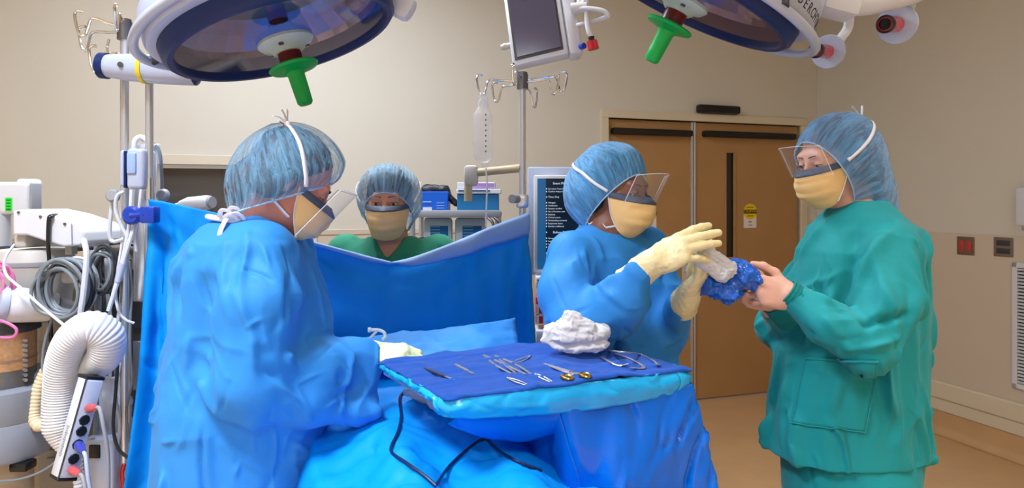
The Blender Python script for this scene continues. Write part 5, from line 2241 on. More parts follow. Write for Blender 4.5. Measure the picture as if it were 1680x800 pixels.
v = crumple(v, q, [(.006, (30, 30, 30), 111), (.004, (70, 70, 70), 112)],
            [(a + V(0, -.024, .002), b + V(0, -.024, .004), .005, -.006), (a + V(0, -.02, .014), b + V(0, -.022, .014), .004, -.005), (a + V(0, -.02, -.012), b + V(0, -.022, -.012), .004, -.005)])
tag(np_mesh('gauze_roll', v, q, M['gauze']), 'white wrapped roll held between the cream glove and the blue wrap', 'gauze roll')
# ------------------------------------------------------------------ surgical lamps
refl = bpy.data.materials.new('faceted_mirror')
refl.use_nodes = True
_b = refl.node_tree.nodes['Principled BSDF']
_b.inputs['Base Color'].default_value = lin(150, 136, 170)
_b.inputs['Metallic'].default_value = 1.0
_b.inputs['Roughness'].default_value = 0.27
_t = refl.node_tree.nodes.new('ShaderNodeTexCoord')
_n = refl.node_tree.nodes.new('ShaderNodeTexNoise')
_n.inputs['Scale'].default_value = 7
_bp = refl.node_tree.nodes.new('ShaderNodeBump')
_bp.inputs['Strength'].default_value = 0.35
_bp.inputs['Distance'].default_value = 0.02
refl.node_tree.links.new(_t.outputs['Object'], _n.inputs['Vector'])
refl.node_tree.links.new(_n.outputs['Fac'], _bp.inputs['Height'])
refl.node_tree.links.new(_bp.outputs['Normal'], _b.inputs['Normal'])
hubm = pm('hub_plate', (176, 200, 206), .35, coat=.3)
tint = clear('lamp_glass', (190, 180, 216), .02)


R_L = .286


def surgical_lamp(c, n, label, hub_off, axis_hint, R=.286, rail_h=-.035):
    """n points out of the opening, down to the table"""
    c = Vector(c)
    n = Vector(n).normalized()
    F = frame(n, axis_hint)
    t = thing('surgical_lamp', c, label, 'surgical lamp', 'surgical lamps above the table')
    mb = MB()
    mb.lathe([(R * 1.06, -.012), (R * 1.10, -.011), (R * 1.15, -.016), (R * 1.168, -.028), (R * 1.166, -.070), (R * 1.14, -.10), (R * 1.06, -.125), (R * .90, -.165), (R * .70, -.20), (R * .45, -.225), (R * .20, -.235), (0, -.236)], c, F, 96)
    hs = mb.build('housing', M['lightgrey'], t)
    mb = MB()
    mb.lathe([(R * 1.13, -.100), (R * 1.135, -.104), (R * 1.12, -.108)], c, F, 96)
    mb.build('housing_seam', M['grey'], hs)
    mb = MB()
    mb.lathe([(R * .955, -.030), (R * .965, .022), (R * .985, .030), (R * 1.03, .030), (R * 1.065, .020), (R * 1.085, -.034), (R * 1.0, -.04)], c, F, 96, True)
    mb.build('rim', M['navy'], t)
    mb = MB()
    mb.lathe([(R * .97, -.02), (R * .94, -.05), (R * .80, -.085), (R * .66, -.115), (R * .45, -.140), (R * .20, -.150), (R * .11, -.150), (R * .09, -.03)], c, F, 30)
    mb.build('reflector', refl, t, smooth=False)
    mb = MB()
    mb.lathe([(R * .965, .018), (R * .5, .022), (0, .024)], c, F, 64)
    mb.build('glass_pane', tint, t)
    hub = c + n * .024
    mb = MB()
    mb.lathe([(R * .255, .0), (R * .26, .008), (R * .22, .020), (R * .17, .024), (R * .13, .036), (0, .038)], hub, F, 48)
    hp = mb.build('hub_plate', hubm, t)
    for k in range(3):
        a = k * 2 * PI / 3 + .5
        p = hub + F @ V(R * .19 * math.cos(a), R * .19 * math.sin(a), .020)
        mb = MB()
        mb.cyl(p, p + n * .006, .007, n=12)
        mb.build('screw', M['darksteel'], hp)
    mb = MB()
    mb.lathe([(.030, .03), (.031, .045), (.029, .080), (0, .081)], hub, F, 28)
    mb.build('handle_collar', M['maroon'], t)
    mb = MB()
    mb.lathe([(0, .076), (.030, .076), (.062, .072), (.066, .076), (.062, .082), (.026, .092), (.0225, .10), (.0215, .15), (.0205, .176), (.016, .182), (0, .183)], hub, F, 40)
    mb.build('sterile_handle', M['greenh'], t)
    # hand rail round the lamp, on three brackets
    mb = MB()
    ring = []
    for k in range(96):
        a = 2 * PI * k / 96
        rr = R * (1.20 + .07 * abs(math.cos(a)) ** 6)
        ring.append(c + F @ V(rr * math.cos(a), rr * math.sin(a), rail_h))
    mb.tube(ring, .0125, 12, closed=True)
    rl = mb.build('hand_rail', M['lightgrey'], t)
    for a in (0, 2 * PI / 3, 4 * PI / 3):
        mb = MB()
        mb.tube([c + F @ V(R * 1.13 * math.cos(a), R * 1.13 * math.sin(a), -.04), c + F @ V(R * 1.25 * math.cos(a), R * 1.22 * math.sin(a), rail_h)], .014, 10)
        mb.build('rail_bracket', M['darkgrey'], rl)
    return t, F, hs


def lamp_text(t, F, c, n, R, ang, txt, size, h=-.062, tilt=.12, flip=False, mark=False, order=1):
    """letters wrapped round the housing side"""
    mb = MB()
    w = size * .78
    c = Vector(c)
    for k, ch in enumerate(txt):
        a = ang + order * (k - (len(txt) - 1) / 2) * w / (R * 1.16)
        rad = F @ V(math.cos(a), math.sin(a), 0)
        tan = F @ V(-math.sin(a), math.cos(a), 0) * order
        up = rad.cross(tan).normalized()
        G = Matrix((tan, up, rad)).transposed()
        text_on(mb, ch, size, c + rad * (R * 1.167) + F @ V(0, 0, h), G)
    return mb


lc1, ln1 = P(463, 52, 1.80), V(.31, -.005, -.947)
l1, F1, h1 = surgical_lamp(lc1, ln1, 'large surgical lamp at upper left with green handle pointing down to the right', .0, V(0, 1, 0))
lc2, ln2 = P(1128, -14, 1.80), V(-.445, .165, -.877)
l2, F2, h2 = surgical_lamp(lc2, ln2, 'large surgical lamp at upper right with green handle pointing down to the left', .0, V(0, 1, 0), rail_h=.002)


def ang_of(F, d):
    q = F.transposed() @ Vector(d)
    return math.atan2(q.y, q.x)


ink = pm('navy_ink', (30, 34, 60), .5)
mb = lamp_text(l1, F1, lc1, ln1, R_L, math.radians(247), 'CHROMOPHARE', .048, h=-.036, order=-1)
mb.build('lettering', ink, h1, smooth=False)
mb = lamp_text(l2, F2, lc2, ln2, R_L, math.radians(211), 'BERCHTOLD', .034, h=-.044, order=-1)
mb.build('lettering', ink, h2, smooth=False)
for nm, dx, hgt, dz, m_ in (('logo_stroke', .012, .036, -.008, ink), ('logo_mark', .014, .014, .012, M['red']), ('logo_mark', .024, .014, .010, M['red'])):
    a = math.radians(211) - (4.6 * .034 * .78 + dx) / (R_L * 1.16)
    rad = F2 @ V(math.cos(a), math.sin(a), 0)
    tan = F2 @ V(math.sin(a), -math.cos(a), 0)
    G = Matrix((tan, rad.cross(tan).normalized(), rad)).transposed()
    mb = MB()
    mb.box(lc2 + rad * (R_L * 1.170) + F2 @ V(0, 0, -.044 + dz), (.006, hgt, .002), G)
    mb.build(nm, m_, h2, smooth=False)


def tubed(parent, name, pts, r, mat, n=12, k=10):
    mb = MB()
    mb.tube(catmull(pts, k), r, n)
    return mb.build(name, mat, parent)


# suspension of the left lamp: knuckle with yellow ring and dark end cap, then the column to the ceiling
ka, kb = P(322, 118, 1.98), P(172, 108, 1.98)
d = (kb - ka).normalized()
mb = MB()
mb.lathe([(.040, 0), (.043, .10), (.040, .20), (.033, .268), (0, .268)], ka, frame(d), 32)
kn = mb.build('knuckle', M['lightgrey'], l1)
mb = MB()
mb.cyl(ka + d * .145, ka + d * .157, .0445, n=32)
mb.build('yellow_ring', M['yellow'], kn)
mb = MB()
mb.cyl(ka + d * .262, ka + d * .282, .038, n=32)
mb.build('end_cap', M['navy'], kn)
mb = MB()
mb.cyl(ka + d * .20 + V(0, -.045, 0), ka + d * .20 + V(0, -.03, 0), .008, n=12)
mb.build('screw', M['darksteel'], kn)
tubed(l1, 'suspension_arm', [ka + V(0, 0, 0), ka + V(.03, .02, .12), P(270, -20, 1.99), P(262, -140, 1.99), V(-1.03, 2.0, CEIL - .02)], .035, M['lightgrey'], 20)
mb = MB()
mb.cyl((-1.03, 2.0, CEIL - .06), (-1.03, 2.0, CEIL), .14, n=40)
mb.build('ceiling_mount', M['lightgrey'], l1)
# white bracket seen past the rail at the right end of the left lamp
mb = MB()
mb.box(P(655, 8, 1.9), (.09, .06, .07), Matrix.Rotation(.5, 3, 'Y'), .02)
mb.build('arm_bracket', M['white'], l1)

# suspension of the right lamp
s1 = lc2 - ln2.normalized() * .16
tubed(l2, 'suspension_arm', [s1, P(1330, -40, 1.88), P(1390, 4, 1.9), P(1480, -8, 1.9), P(1600, -60, 1.95)], .034, M['white'], 20)
mb = MB()
mb.box(P(1374, 6, 1.87), (.10, .09, .07), Matrix.Rotation(.25, 3, 'Y'), .012)
mb.build('arm_joint', M['white'], l2)
tubed(l2, 'column', [P(1600, -60, 1.95), P(1602, -200, 1.95), V(1.35, 1.95, CEIL - .02)], .045, M['lightgrey'], 20)
mb = MB()
mb.cyl((1.35, 1.95, CEIL - .06), (1.35, 1.95, CEIL), .14, n=40)
mb.build('ceiling_mount', M['lightgrey'], l2)


def satellite(c, face, arm, label, r=.056, Y=2.0):
    c, face = Vector(c), Vector(face).normalized()
    t = thing('pivot_handle', c, label, 'lamp handle', 'red grip handles on white discs')
    F = frame(face)
    mb = MB()
    mb.lathe([(0, -.020), (r * .6, -.018), (r, -.004), (r * 1.02, .002), (r * .98, .006), (r * .5, .008), (0, .008)], c, F, 40)
    mb.build('disc', M['lightgrey'], t)
    mb = MB()
    mb.lathe([(r * .40, .006), (r * .42, .03), (r * .40, .075), (r * .44, .08), (r * .44, .09), (r * .30, .092)], c, F, 32)
    mb.build('grip', M['red'], t)
    mb = MB()
    mb.lathe([(r * .44, .078), (r * .46, .09), (r * .36, .094), (r * .28, .084), (0, .082)], c, F, 32)
    mb.build('lens_end', M['black'], t)
    mb = MB()
    mb.tube(catmull(arm, 10), .014, 14)
    mb.build('arm', M['white'], t)


satellite(P(1472, 40, 1.95), V(-.74, -.64, -.16), [P(1478, 34, 1.965), P(1492, 14, 1.97), P(1496, -12, 1.97), P(1494, -60, 1.97)], 'round white disc with red and black grip on its own curved arm at top right')
satellite(P(1359, 85, 2.02), V(-.72, -.66, -.1), [P(1362, 80, 2.025), P(1380, 62, 2.03), P(1392, 42, 2.03), P(1392, 8, 1.98)], 'white disc with red grip half hidden behind the right surgical lamp', r=.050)

# ------------------------------------------------------------------ ceiling-hung monitor
mt = thing('hung_monitor', P(890, 40, 2.5), 'flat white framed monitor hanging tilted from above between the lamps', 'monitor')
ma = P(840, 109, 2.5)
ex = (P(947, 84, 2.44) - ma)
ey = (P(800, 0, 2.58) - ma)
ex.normalize()
ey = (ey - ex * ey.dot(ex)).normalized()
ez = ex.cross(ey)            # out of the screen
G = Matrix((ex, ey, ez)).transposed()
MW_, MH_ = .215, .30
cc = ma + ex * MW_ / 2 + ey * MH_ / 2
mb = MB()
mb.box(cc - ez * .03, (MW_, MH_, .055), G, .012)
mb.build('monitor_case', M['white'], mt)
mb = MB()
mb.box(cc + ez * .0 + ey * .006, (MW_ - .030, MH_ - .030, .004), G)
mb.build('screen_border', M['darkgrey'], mt, smooth=False)
mb = MB()
mb.box(cc + ez * .002 + ey * .008 + ex * .002, (MW_ - .046, MH_ - .046, .004), G)
mb.build('screen', pm('screen_off', (74, 70, 92), .18, spec=.6), mt, smooth=False)
mb = MB()
mb.box(cc + ex * (MW_ / 2 + .020) - ez * .04, (.05, MH_ + .01, .07), G @ Matrix.Rotation(.35, 3, 'Y'), .014)
mb.build('side_panel', M['white'], mt)
kp = cc + ex * (MW_ / 2 + .044) - ey * (MH_ / 2 - .022) - ez * .02
mb = MB()
mb.cyl(kp, kp + V(.012, -.024, 0), .011, n=20)
mb.build('blue_knob', pm('blue_knob', (30, 66, 190), .3), mt)
mb = MB()
lk = cc - ex * (MW_ / 2 - .005) - ez * .04 - ey * .045
mb.cyl(lk, lk - ex * .028, .011, n=16)
mb.cyl(lk - ex * .028, lk - ex * .046, .014, .010, n=16)
mb.build('side_knob', M['offwhite'], mt)
tubed(mt, 'suspension_arm', [cc - ez * .06, P(905, -30, 2.7), P(925, -120, 2.7), V(.2, 2.7, CEIL - .01)], .03, M['white'], 16)
# handle frame with the small red-capped handle
hn = thing('camera_handle', P(950, 15, 2.45), 'white handle loop with a red cap hanging beside the tilted monitor', 'handle')
tubed(hn, 'loop', [P(944, 14, 2.45), P(968, 14, 2.42), P(990, 18, 2.40), P(997, 26, 2.40), P(990, 30, 2.42), P(960, 38, 2.46), P(932, 46, 2.50)], .0085, M['white'], 12)
mb = MB()
mb.cyl(P(938, 14, 2.46), P(964, 10, 2.44), .020, .016, n=24)
mb.cyl(P(960, 0, 2.45), P(956, 18, 2.44), .014, n=20)
mb.build('hub', M['white'], hn)
tubed(hn, 'stem', [P(962, 14, 2.44), P(963, 36, 2.43), P(966, 52, 2.42), P(971, 62, 2.42)], .009, M['white'], 12)
mb = MB()
mb.cyl(P(970, 60, 2.42), P(971, 68, 2.42), .011, n=16)
mb.build('black_collar', M['black'], hn)
mb = MB()
mb.cyl(P(971, 67, 2.42), P(974, 81, 2.42), .019, .020, n=20)
mb.build('red_cap', M['red'], hn)
tubed(hn, 'support_arm', [P(950, 8, 2.46), P(953, -20, 2.48), P(956, -70, 2.5), V(.27, 2.5, CEIL - .01)], .010, M['white'], 12)


# ------------------------------------------------------------------ poles
def hook_arm(mb, c, d, L, drop=.05, r=.0042, wide=.026, tilt=0.0):
    """wire arm from the pole head that ends in an open ram's-horn hook"""
    d = Vector(d).normalized()
    up = V(0, 0, 1)
    e = c + d * L + up * tilt
    pts = [c, c + d * L * .55 + up * tilt * .6, e, e + d * .012 - up * drop * .6, e + d * .020 - up * drop * 1.05, e + d * (.020 + wide * .6) - up * drop * .95,
           e + d * (.020 + wide) + up * drop * .05, e + d * (.020 + wide * .75) + up * drop * .36, e + d * .024 + up * drop * .38]
    mb.tube(catmull(pts, 7), r, 8)


def iv_pole(base, ztop, arms, label, z0=.0, r=.0125, base_legs=True):
    t = thing('drip_stand', base, label, 'drip stand')
    b = Vector(base)
    mb = MB()
    mb.cyl(b + V(0, 0, .06), b + V(0, 0, ztop - .02), r, n=20)
    mb.build('pole', M['steel'], t)
    mb = MB()
    mb.cyl(b + V(0, 0, ztop - .055), b + V(0, 0, ztop), r * 1.7, n=20)
    mb.cyl(b + V(0, 0, ztop), b + V(0, 0, ztop + .008), r * 1.5, n=20)
    mb.build('pole_head', M['darksteel'], t)
    for (d, L, dz, tl) in arms:
        mb = MB()
        hook_arm(mb, b + V(0, 0, ztop + dz), d, L, tilt=tl)
        mb.build('hook_arm', M['chrome'], t)
    if base_legs:
        mb = MB()
        for k in range(5):
            a = 2 * PI * k / 5 + .3
            mb.tube([b + V(0, 0, .075), b + V(.17 * math.cos(a), .17 * math.sin(a), .05), b + V(.26 * math.cos(a), .26 * math.sin(a), .03)], .012, 8)
        mb.build('wheel_base', M['steel'], t)
    return t


pr = V(.039, 2.50, 0)
ztR = P(857, 122, 2.50).z
standR = iv_pole(pr, ztR, [(V(-1, -.15, 0), .125, -.025, .0), (V(-.9, .5, 0), .085, -.03, -.01), (V(-.35, -1, 0), .07, -.02, .02), (V(1, -.1, 0), .12, -.02, .01), (V(.85, -.5, 0), .105, -.03, .0), (V(.6, .8, 0), .05, -.03, -.03)],
        'chrome drip stand behind the right end of the blue screen sheet')
pl = V(-1.19, 2.06, 0)
ztL = P(203, 36, 2.06).z
iv_pole(pl, ztL, [(V(-1, .1, 0), .105, -.03, .0), (V(-.95, -.4, 0), .085, -.02, .022), (V(.9, .3, 0), .09, -.03, 0), (V(.25, -.97, 0), .05, -.02, .03), (V(.9, -.2, 0), .1, -.035, -.02)],
        'chrome drip stand with coiled hooks at the far left of the table')
mb = MB()
hook_arm(mb, pl + V(0, 0, P(203, 88, 2.06).z), V(-1, -.15, 0), .055, drop=.055)
mb.tube(catmull([pl + V(-.03, -.03, ztL - .06), pl + V(-.035, -.03, ztL - .085), pl + V(-.03, -.035, ztL - .10), pl + V(-.032, -.03, ztL - .155)], 6), .004, 8)
t = tag(mb.build('spare_hook', M['chrome']), 'lower spare wire hook clipped on the far left drip stand', 'hook')

# plain screen pole at the left with the blue clamp
t = thing('screen_pole', POLE_L + V(0, .025, 0), 'plain steel pole holding the left top corner of the blue screen sheet', 'pole')
mb = MB()
b = POLE_L + V(0, .025, 0)
b.x = (245 - CX) * b.y / FPX
mb.cyl(V(b.x, b.y, .0), V(b.x, b.y, 1.60), .0135, n=20)
mb.cyl(V(b.x, b.y, 1.60), V(b.x, b.y, P(245, 122, b.y).z), .0115, n=20)
mb.build('pole', M['steel'], t)
mb = MB()
mb.cyl(V(b.x, b.y, 1.535), V(b.x, b.y, 1.60), .0155, n=20)
mb.build('collar', M['chrome'], t)
t = thing('drape_clamp', P(232, 352, 1.95), 'dark blue clamp pinching the screen sheet to the left pole', 'clamp')
mb = MB()
Rx = Matrix.Rotation(-.0, 3, 'Y')
mb.box(P(246, 352, 1.955), (.044, .040, .048), Rx, .006)
mb.build('jaw', M['blueclamp'], t)
mb = MB()
cl = P(217, 353, 1.95)
mb.lathe([(0, -.012), (.020, -.012), (.027, -.006), (.027, .006), (.020, .012), (0, .012)], cl, frame(V(0, -1, 0)), 32)
mb.tube([cl, P(232, 352, 1.95), P(240, 352, 1.95)], lambda u: .017 - .003 * math.sin(PI * u), 12, flat=.7)
mb.build('thumb_wing', M['blueclamp'], t)

# drip bag on the right stand
Yb = 2.48
t = thing('drip_bag', P(791, 215, Yb), 'clear fluid bag hanging from a hook of the right drip stand', 'drip bag')
s = SDF(np.array(P(791, 215, Yb)) - np.array([.07, .06, .16]), np.array(P(791, 215, Yb)) + np.array([.07, .06, .16]), .004)
s.add(cone(P(792, 172, Yb), P(793, 250, Yb), .022, .030))
s.add(cone(P(790, 195, Yb), P(792, 252, Yb), .034, .032), .02)
v, q = s.mesh()
ctr = A3(P(791, 215, Yb))
v = v.copy()
v[:, 1] = ctr[1] + (v[:, 1] - ctr[1]) * .62
bagm = clear('drip_bag_film', (236, 240, 244), .22, .12)
bg = np_mesh('bag', crumple(v, q, [(.006, (14, 14, 7), 3)]), q, bagm, t)
mb = MB()
mb.box(P(793, 163, Yb), (.034, .006, .05), None, .003)
mb.build('hanging_tab', clear('bag_tab', (226, 230, 236), .45, .3), t)
mb = MB()
for k in range(8):
    mb.box(P(797, 188 + 8.6 * k, Yb - .026), (.004, .001, .006))
mb.m = 0
mb.build('scale_marks', M['darkgrey'], bg, smooth=False)
mb = MB()
mb.cyl(P(795, 268, Yb), P(797, 276, Yb), .012, .008, n=16)
mb.build('drip_port', M['plastic'], t)
tubed(t, 'drip_line', [P(797, 276, Yb), P(799, 300, Yb - .02), P(798, 340, Yb - .03), P(797, 372, Yb - .03)], .0030, pm('milky_line', (226, 230, 236), .3, transl=.4), 8)

# ------------------------------------------------------------------ shelf trolley behind the screen
Ys = 3.1
tr = thing('supply_trolley', P(740, 345, Ys) * 1.0, 'grey shelf trolley behind the screen holding boxes and wrapped packs', 'trolley')
tr.location.z = 0
zS = P(740, 349, Ys).z
xa, xb = P(672, 0, Ys).x, P(822, 0, Ys).x
mb = MB()
mb.box(((xa + xb) / 2, Ys + .14, zS - .008), (xb - xa, .34, .018), None, .004)
mb.box(((xa + xb) / 2, Ys - .03, zS - .004), (xb - xa, .012, .034), None, .004)
mb.build('shelf', M['grey'], tr)
mb = MB()
mb.box(((xa + xb) / 2, Ys + .14, zS - .30), (xb - xa, .34, .018), None, .004)
mb.build('shelf', M['grey'], tr)
for x in (xa + .015, xb - .015):
    for y in (Ys - .01, Ys + .29):
        mb = MB()
        mb.cyl((x, y, .07), (x, y, zS - .01), .012, n=14)
        mb.build('leg', M['steel'], tr)
        mb = MB()
        mb.cyl((x - .012, y, .035), (x + .012, y, .035), .035, n=20)
        mb.build('caster', M['black'], tr)
mb = MB()
mb.tube(catmull([(xb - .03, Ys - .04, zS - .02), (xb + .0, Ys - .05, zS - .05), (xb + .01, Ys - .05, zS - .11), (xb - .02, Ys - .04, zS - .16)], 6), .007, 8)
mb.tube(catmull([(xb - .06, Ys - .04, zS - .02), (xb - .035, Ys - .05, zS - .05), (xb - .03, Ys - .05, zS - .12)], 6), .007, 8)
mb.build('side_rail', M['darksteel'], tr)


def carton(px0, px1, py0, py1, Y, dep, mat, label, z=None):
    x0, x1 = P(px0, 0, Y).x, P(px1, 0, Y).x
    z0, z1 = P(0, py1, Y).z, P(0, py0, Y).z
    t = thing('supply_box', ((x0 + x1) / 2, Y + dep / 2, z0), label, 'box')
    mb = MB()
    mb.box(((x0 + x1) / 2, Y + dep / 2, (z0 + z1) / 2), (x1 - x0, dep, z1 - z0), None, .003)
    mb.build('carton', mat, t, smooth=False)
    return t, x0, x1, z0, z1


zSs = zS + .001
boxblue = pm('box_blue', (18, 96, 210), .4)
boxteal = pm('box_teal', (24, 116, 176), .4)
Yc = Ys + .02
hpx = lambda z: HY + (CAMH - z) * FPX / Yc
t, x0, x1, z0, z1 = carton(690, 735, 314, hpx(zSs), Yc, .12, boxblue, 'bright blue carton with white label on the trolley shelf')
mb = MB()
mb.box((x0 + .032, Yc - .001, z0 + .016), (.042, .002, .018))
mb.build('label_patch', M['white'], t, smooth=False)
ppb = pm('print_pale_blue', (150, 190, 240), .5)
for c_, s_ in [((x1 - .035, Yc - .001, z0 + .045 - k * .012), (.036, .002, .003)) for k in range(3)] + [((x0 + .03, Yc - .001, z0 + .05), (.04, .002, .005))]:
    mb = MB()
    mb.box(c_, s_)
    mb.build('printed_line', ppb, t, smooth=False)
# black bag on the blue carton
s = SDF(*bounds([P(690, 318, Yc + .05), P(755, 300, Yc + .05)], .10), .005)
s.add(cone(P(698, 311, Yc + .06), P(732, 311, Yc + .06), .024, .022), .02)
s.add(cone(P(728, 311, Yc + .05), P(748, 334, Yc + .05), .018, .018), .02)
v, q = s.mesh()
v = crumple(v, q, [(.010, (14, 14, 14), 121), (.004, (40, 40, 40), 122)])
tag(np_mesh('cloth_bag', v, q, pm('black_nylon', (22, 24, 34), .5)), 'crumpled black bag slumped over the bright blue carton', 'bag')
t, x0, x1, z0, z1 = carton(750, 818, 318, hpx(zSs), Yc, .13, boxteal, 'teal blue carton at the right of the trolley shelf under the white box')
t, x0, x1, za_, zb_ = carton(748, 822, 310, 317.5, Yc - .01, .14, M['white'], 'flat white box lid lying on the teal carton')
mb = MB()
mb.box(((x0 + x1) / 2 - .02, Yc - .011, (za_ + zb_) / 2 + .003), ((x1 - x0) * .7, .002, .006))
mb.build('printed_band', pm('box_navy', (30, 50, 110), .5), t, smooth=False)
t, x0, x1, za_, zb_ = carton(750, 812, 299, 309.5, Yc + .005, .12, M['white'], 'white and lilac box on top of the carton stack on the trolley')
mb = MB()
mb.box((x0 + (x1 - x0) * .63, Yc + .004, (za_ + zb_) / 2), ((x1 - x0) * .68, .002, (zb_ - za_) * .75))
mb.build('lilac_panel', pm('box_lilac', (166, 130, 196), .5), t, smooth=False)
# wrapped packs hanging under the shelf
packm = pm('pack_film', (206, 224, 240), .2, coat=.4, bump2=.3, b2scale=25)
for px0, px1, lab in ((690, 741, 'clear wrapped pack with blue label hanging left under the trolley shelf'), (743, 798, 'clear wrapped pack with blue label hanging right under the trolley shelf')):
    x0, x1 = P(px0, 0, Ys).x, P(px1, 0, Ys).x
    z1, z0 = zS - .025, P(0, 398, Ys).z - .05
    Ys2 = Ys + .06
    t = thing('wrapped_pack', ((x0 + x1) / 2, Ys2, z0), lab, 'pack', 'wrapped packs under the trolley shelf')
    mb = MB()
    mb.box(((x0 + x1) / 2, Ys2 + .03, (z0 + z1) / 2), (x1 - x0 - .008, .06, z1 - z0), None, .014)
    mb.build('film', packm, t)
    mb = MB()
    mb.box(((x0 + x1) / 2 + .008, Ys2 - .002, (z0 + z1) / 2 + .012), ((x1 - x0) * .58, .003, (z1 - z0) * .40))
    mb.build('blue_label', pm('pack_label', (24, 110, 190), .4), t, smooth=False)
    mb = MB()
    for k in range(4):
        mb.box(((x0 + x1) / 2 - .01, Ys2 - .0045, (z0 + z1) / 2 + .04 - k * .014), ((x1 - x0) * .3, .001, .003))
    mb.build('label_print', pm('print_pale', (150, 200, 236), .5), t, smooth=False)
for px, lab in ((694, 'left dark round jar top peeping over the sheet below the wrapped packs'), (715, 'right dark round jar top peeping over the sheet below the wrapped packs')):
    c = P(px, 395, Ys - .0)
    hj = c.z - (zS - .291)
    t = thing('jar', c, lab, 'jar', 'jars behind the screen sheet')
    mb = MB()
    mb.lathe([(0, -hj), (.026, -hj), (.028, -.02), (.024, .0), (.020, .012), (.012, .012)], c, Matrix.Identity(3), 24)
    mb.build('jar_body', M['grey'], t)
    mb = MB()
    mb.lathe([(.018, .010), (.016, .016), (0, .017)], c, Matrix.Identity(3), 24)
    mb.build('jar_mouth', M['black'], t)
# bent grey side arm of the right stand
sa_ = tubed(standR, 'side_arm', [P(768, 330, 2.62), P(769, 300, 2.62), P(777, 285, 2.62), P(800, 281, 2.60), P(840, 277, 2.54), P(857, 275, 2.50)], .016, pm('beige_enamel', (182, 170, 140), .45), 12)
mb = MB()
mb.box(P(773, 288, 2.62), (.055, .045, .08), None, .014)
mb.build('arm_block', M['offwhite'], sa_)
# tall clamp block on the drip stand
t = thing('pole_clamp', P(850, 328, 2.46), 'steel clamp with knob on the right drip stand just above the sheet', 'clamp')
mb = MB()
mb.box(P(857, 330, 2.485), (.045, .05, .05), None, .008)
mb.build('clamp_body', M['steel'], t)
mb = MB()
mb.cyl(P(848, 326, 2.45), P(840, 326, 2.42), .016, n=16)
mb.build('clamp_knob', M['grey'], t)

# ------------------------------------------------------------------ computer station behind the gloved woman
Ym = 2.75
cs_ = thing('computer_station', V(P(915, 0, Ym).x, Ym + .15, 0), 'white computer station with a tall text screen behind the gloved person', 'computer station')
f0, f1, g0, g1 = P(866, 0, Ym).x, P(985, 0, Ym).x, P(0, 452, Ym).z, P(0, 273, Ym).z
mb = MB()
th = .012
mb.box(((f0 + f1) / 2, Ym + .05, (g0 + g1) / 2), (f1 - f0, .05, g1 - g0), None, .008)
mb.build('backboard', M['lightgrey'], cs_)
m0, m1, n0, n1 = P(876, 0, Ym - .03).x, P(968, 0, Ym - .03).x, P(0, 447, Ym - .03).z, P(0, 287, Ym - .03).z
mb = MB()
mb.box(((m0 + m1) / 2, Ym - .01, (n0 + n1) / 2), (m1 - m0, .04, n1 - n0), None, .006)
mn = mb.build('monitor_case', M['white'], cs_)
mb = MB()
bz = .014
mb.box(((m0 + m1) / 2, Ym - .031, (n0 + n1) / 2), (m1 - m0 - 2 * bz, .003, n1 - n0 - 2 * bz))
scm = pm('screen_dark', (14, 24, 38), .15, emit=.6)
mb.build('screen', scm, cs_, smooth=False)
mb = MB()
mb.box((m0 + bz + .017, Ym - .0335, (n0 + n1) / 2), (.034, .002, n1 - n0 - 2 * bz))
sb = mb.build('screen_sidebar', pm('screen_blue', (24, 84, 130), .2, emit=.7), cs_, smooth=False)
txm = pm('screen_text', (200, 214, 226), .4, emit=.8)
FX = Matrix((V(1, 0, 0), V(0, 0, 1), V(0, -1, 0))).transposed()
mb = MB()
xl = m0 + bz + .044
lines = [(.0, 'Event Planned Event', .013), (.022, 'Introduce Team Members', .0085), (.033, 'Confirm Patient Identity', .0085), (.055, 'Time Out', .011), (.078, 'Allergies', .0085), (.090, 'Antibiotics', .0085), (.102, 'Position verified', .0085), (.114, 'Site of Incision, side', .0085),
         (.126, 'Implants', .0085), (.138, 'Critical events', .0085), (.150, 'Outstanding concerns', .0085), (.162, 'Equipment issues', .0085), (.174, 'Sterility confirmed', .0085), (.198, 'Before Patient', .013), (.222, 'Sponge counts', .0085), (.234, 'Instrument counts', .0085), (.246, 'Specimens labeled', .0085), (.258, 'Recovery plan', .0085), (.282, 'Sign Out', .0085)]
for dz, tx, sz in lines:
    vs, fs = text_mesh(tx, sz, .0002)
    wmin = min(p.x for p in vs)
    base = V(xl + (.02 if sz > .012 else 0), Ym - .0340, n1 - bz - .02 - dz)
    mb.add([base + FX @ V(p.x - wmin, p.y, p.z) for p in vs], fs)
mb.build('screen_text', txm, cs_, smooth=False)['kind'] = 'stuff'
mb = MB()
for dz, tx, sz in lines[1:]:
    mb.box((xl - .007, Ym - .0340, n1 - bz - .02 - dz), (.004, .001, .005))
ob = mb.build('screen_bullets', txm, cs_, smooth=False)
ob['kind'] = 'stuff'
x0, x1 = P(878, 0, Ym).x, P(985, 0, Ym).x
mb = MB()
mb.box(((x0 + x1) / 2, Ym - .02, P(0, 459, Ym).z), (x1 - x0, .16, .045), None, .006)
mb.build('keyboard_tray', M['white'], cs_)
mb = MB()
for i in range(3):
    for j in range(14):
        mb.box((x0 + .012 + j * .0185, Ym - .10, P(0, 459, Ym).z + .012 - i * .012), (.014, .005, .008), None, .002)
kb_ = mb.build('keys', M['grey'], cs_)
kb_['kind'] = 'stuff'
mb = MB()
mb.box(((x0 + x1) / 2, Ym + .08, .40), (x1 - x0, .30, .78), None, .01)
mb.build('cabinet', M['darkgrey'], cs_)
mb = MB()
mb.box(((x0 + x1) / 2, Ym - .03, P(0, 545, Ym).z), (x1 - x0, .14, .05), None, .005)
mb.build('lower_tray', M['white'], cs_)
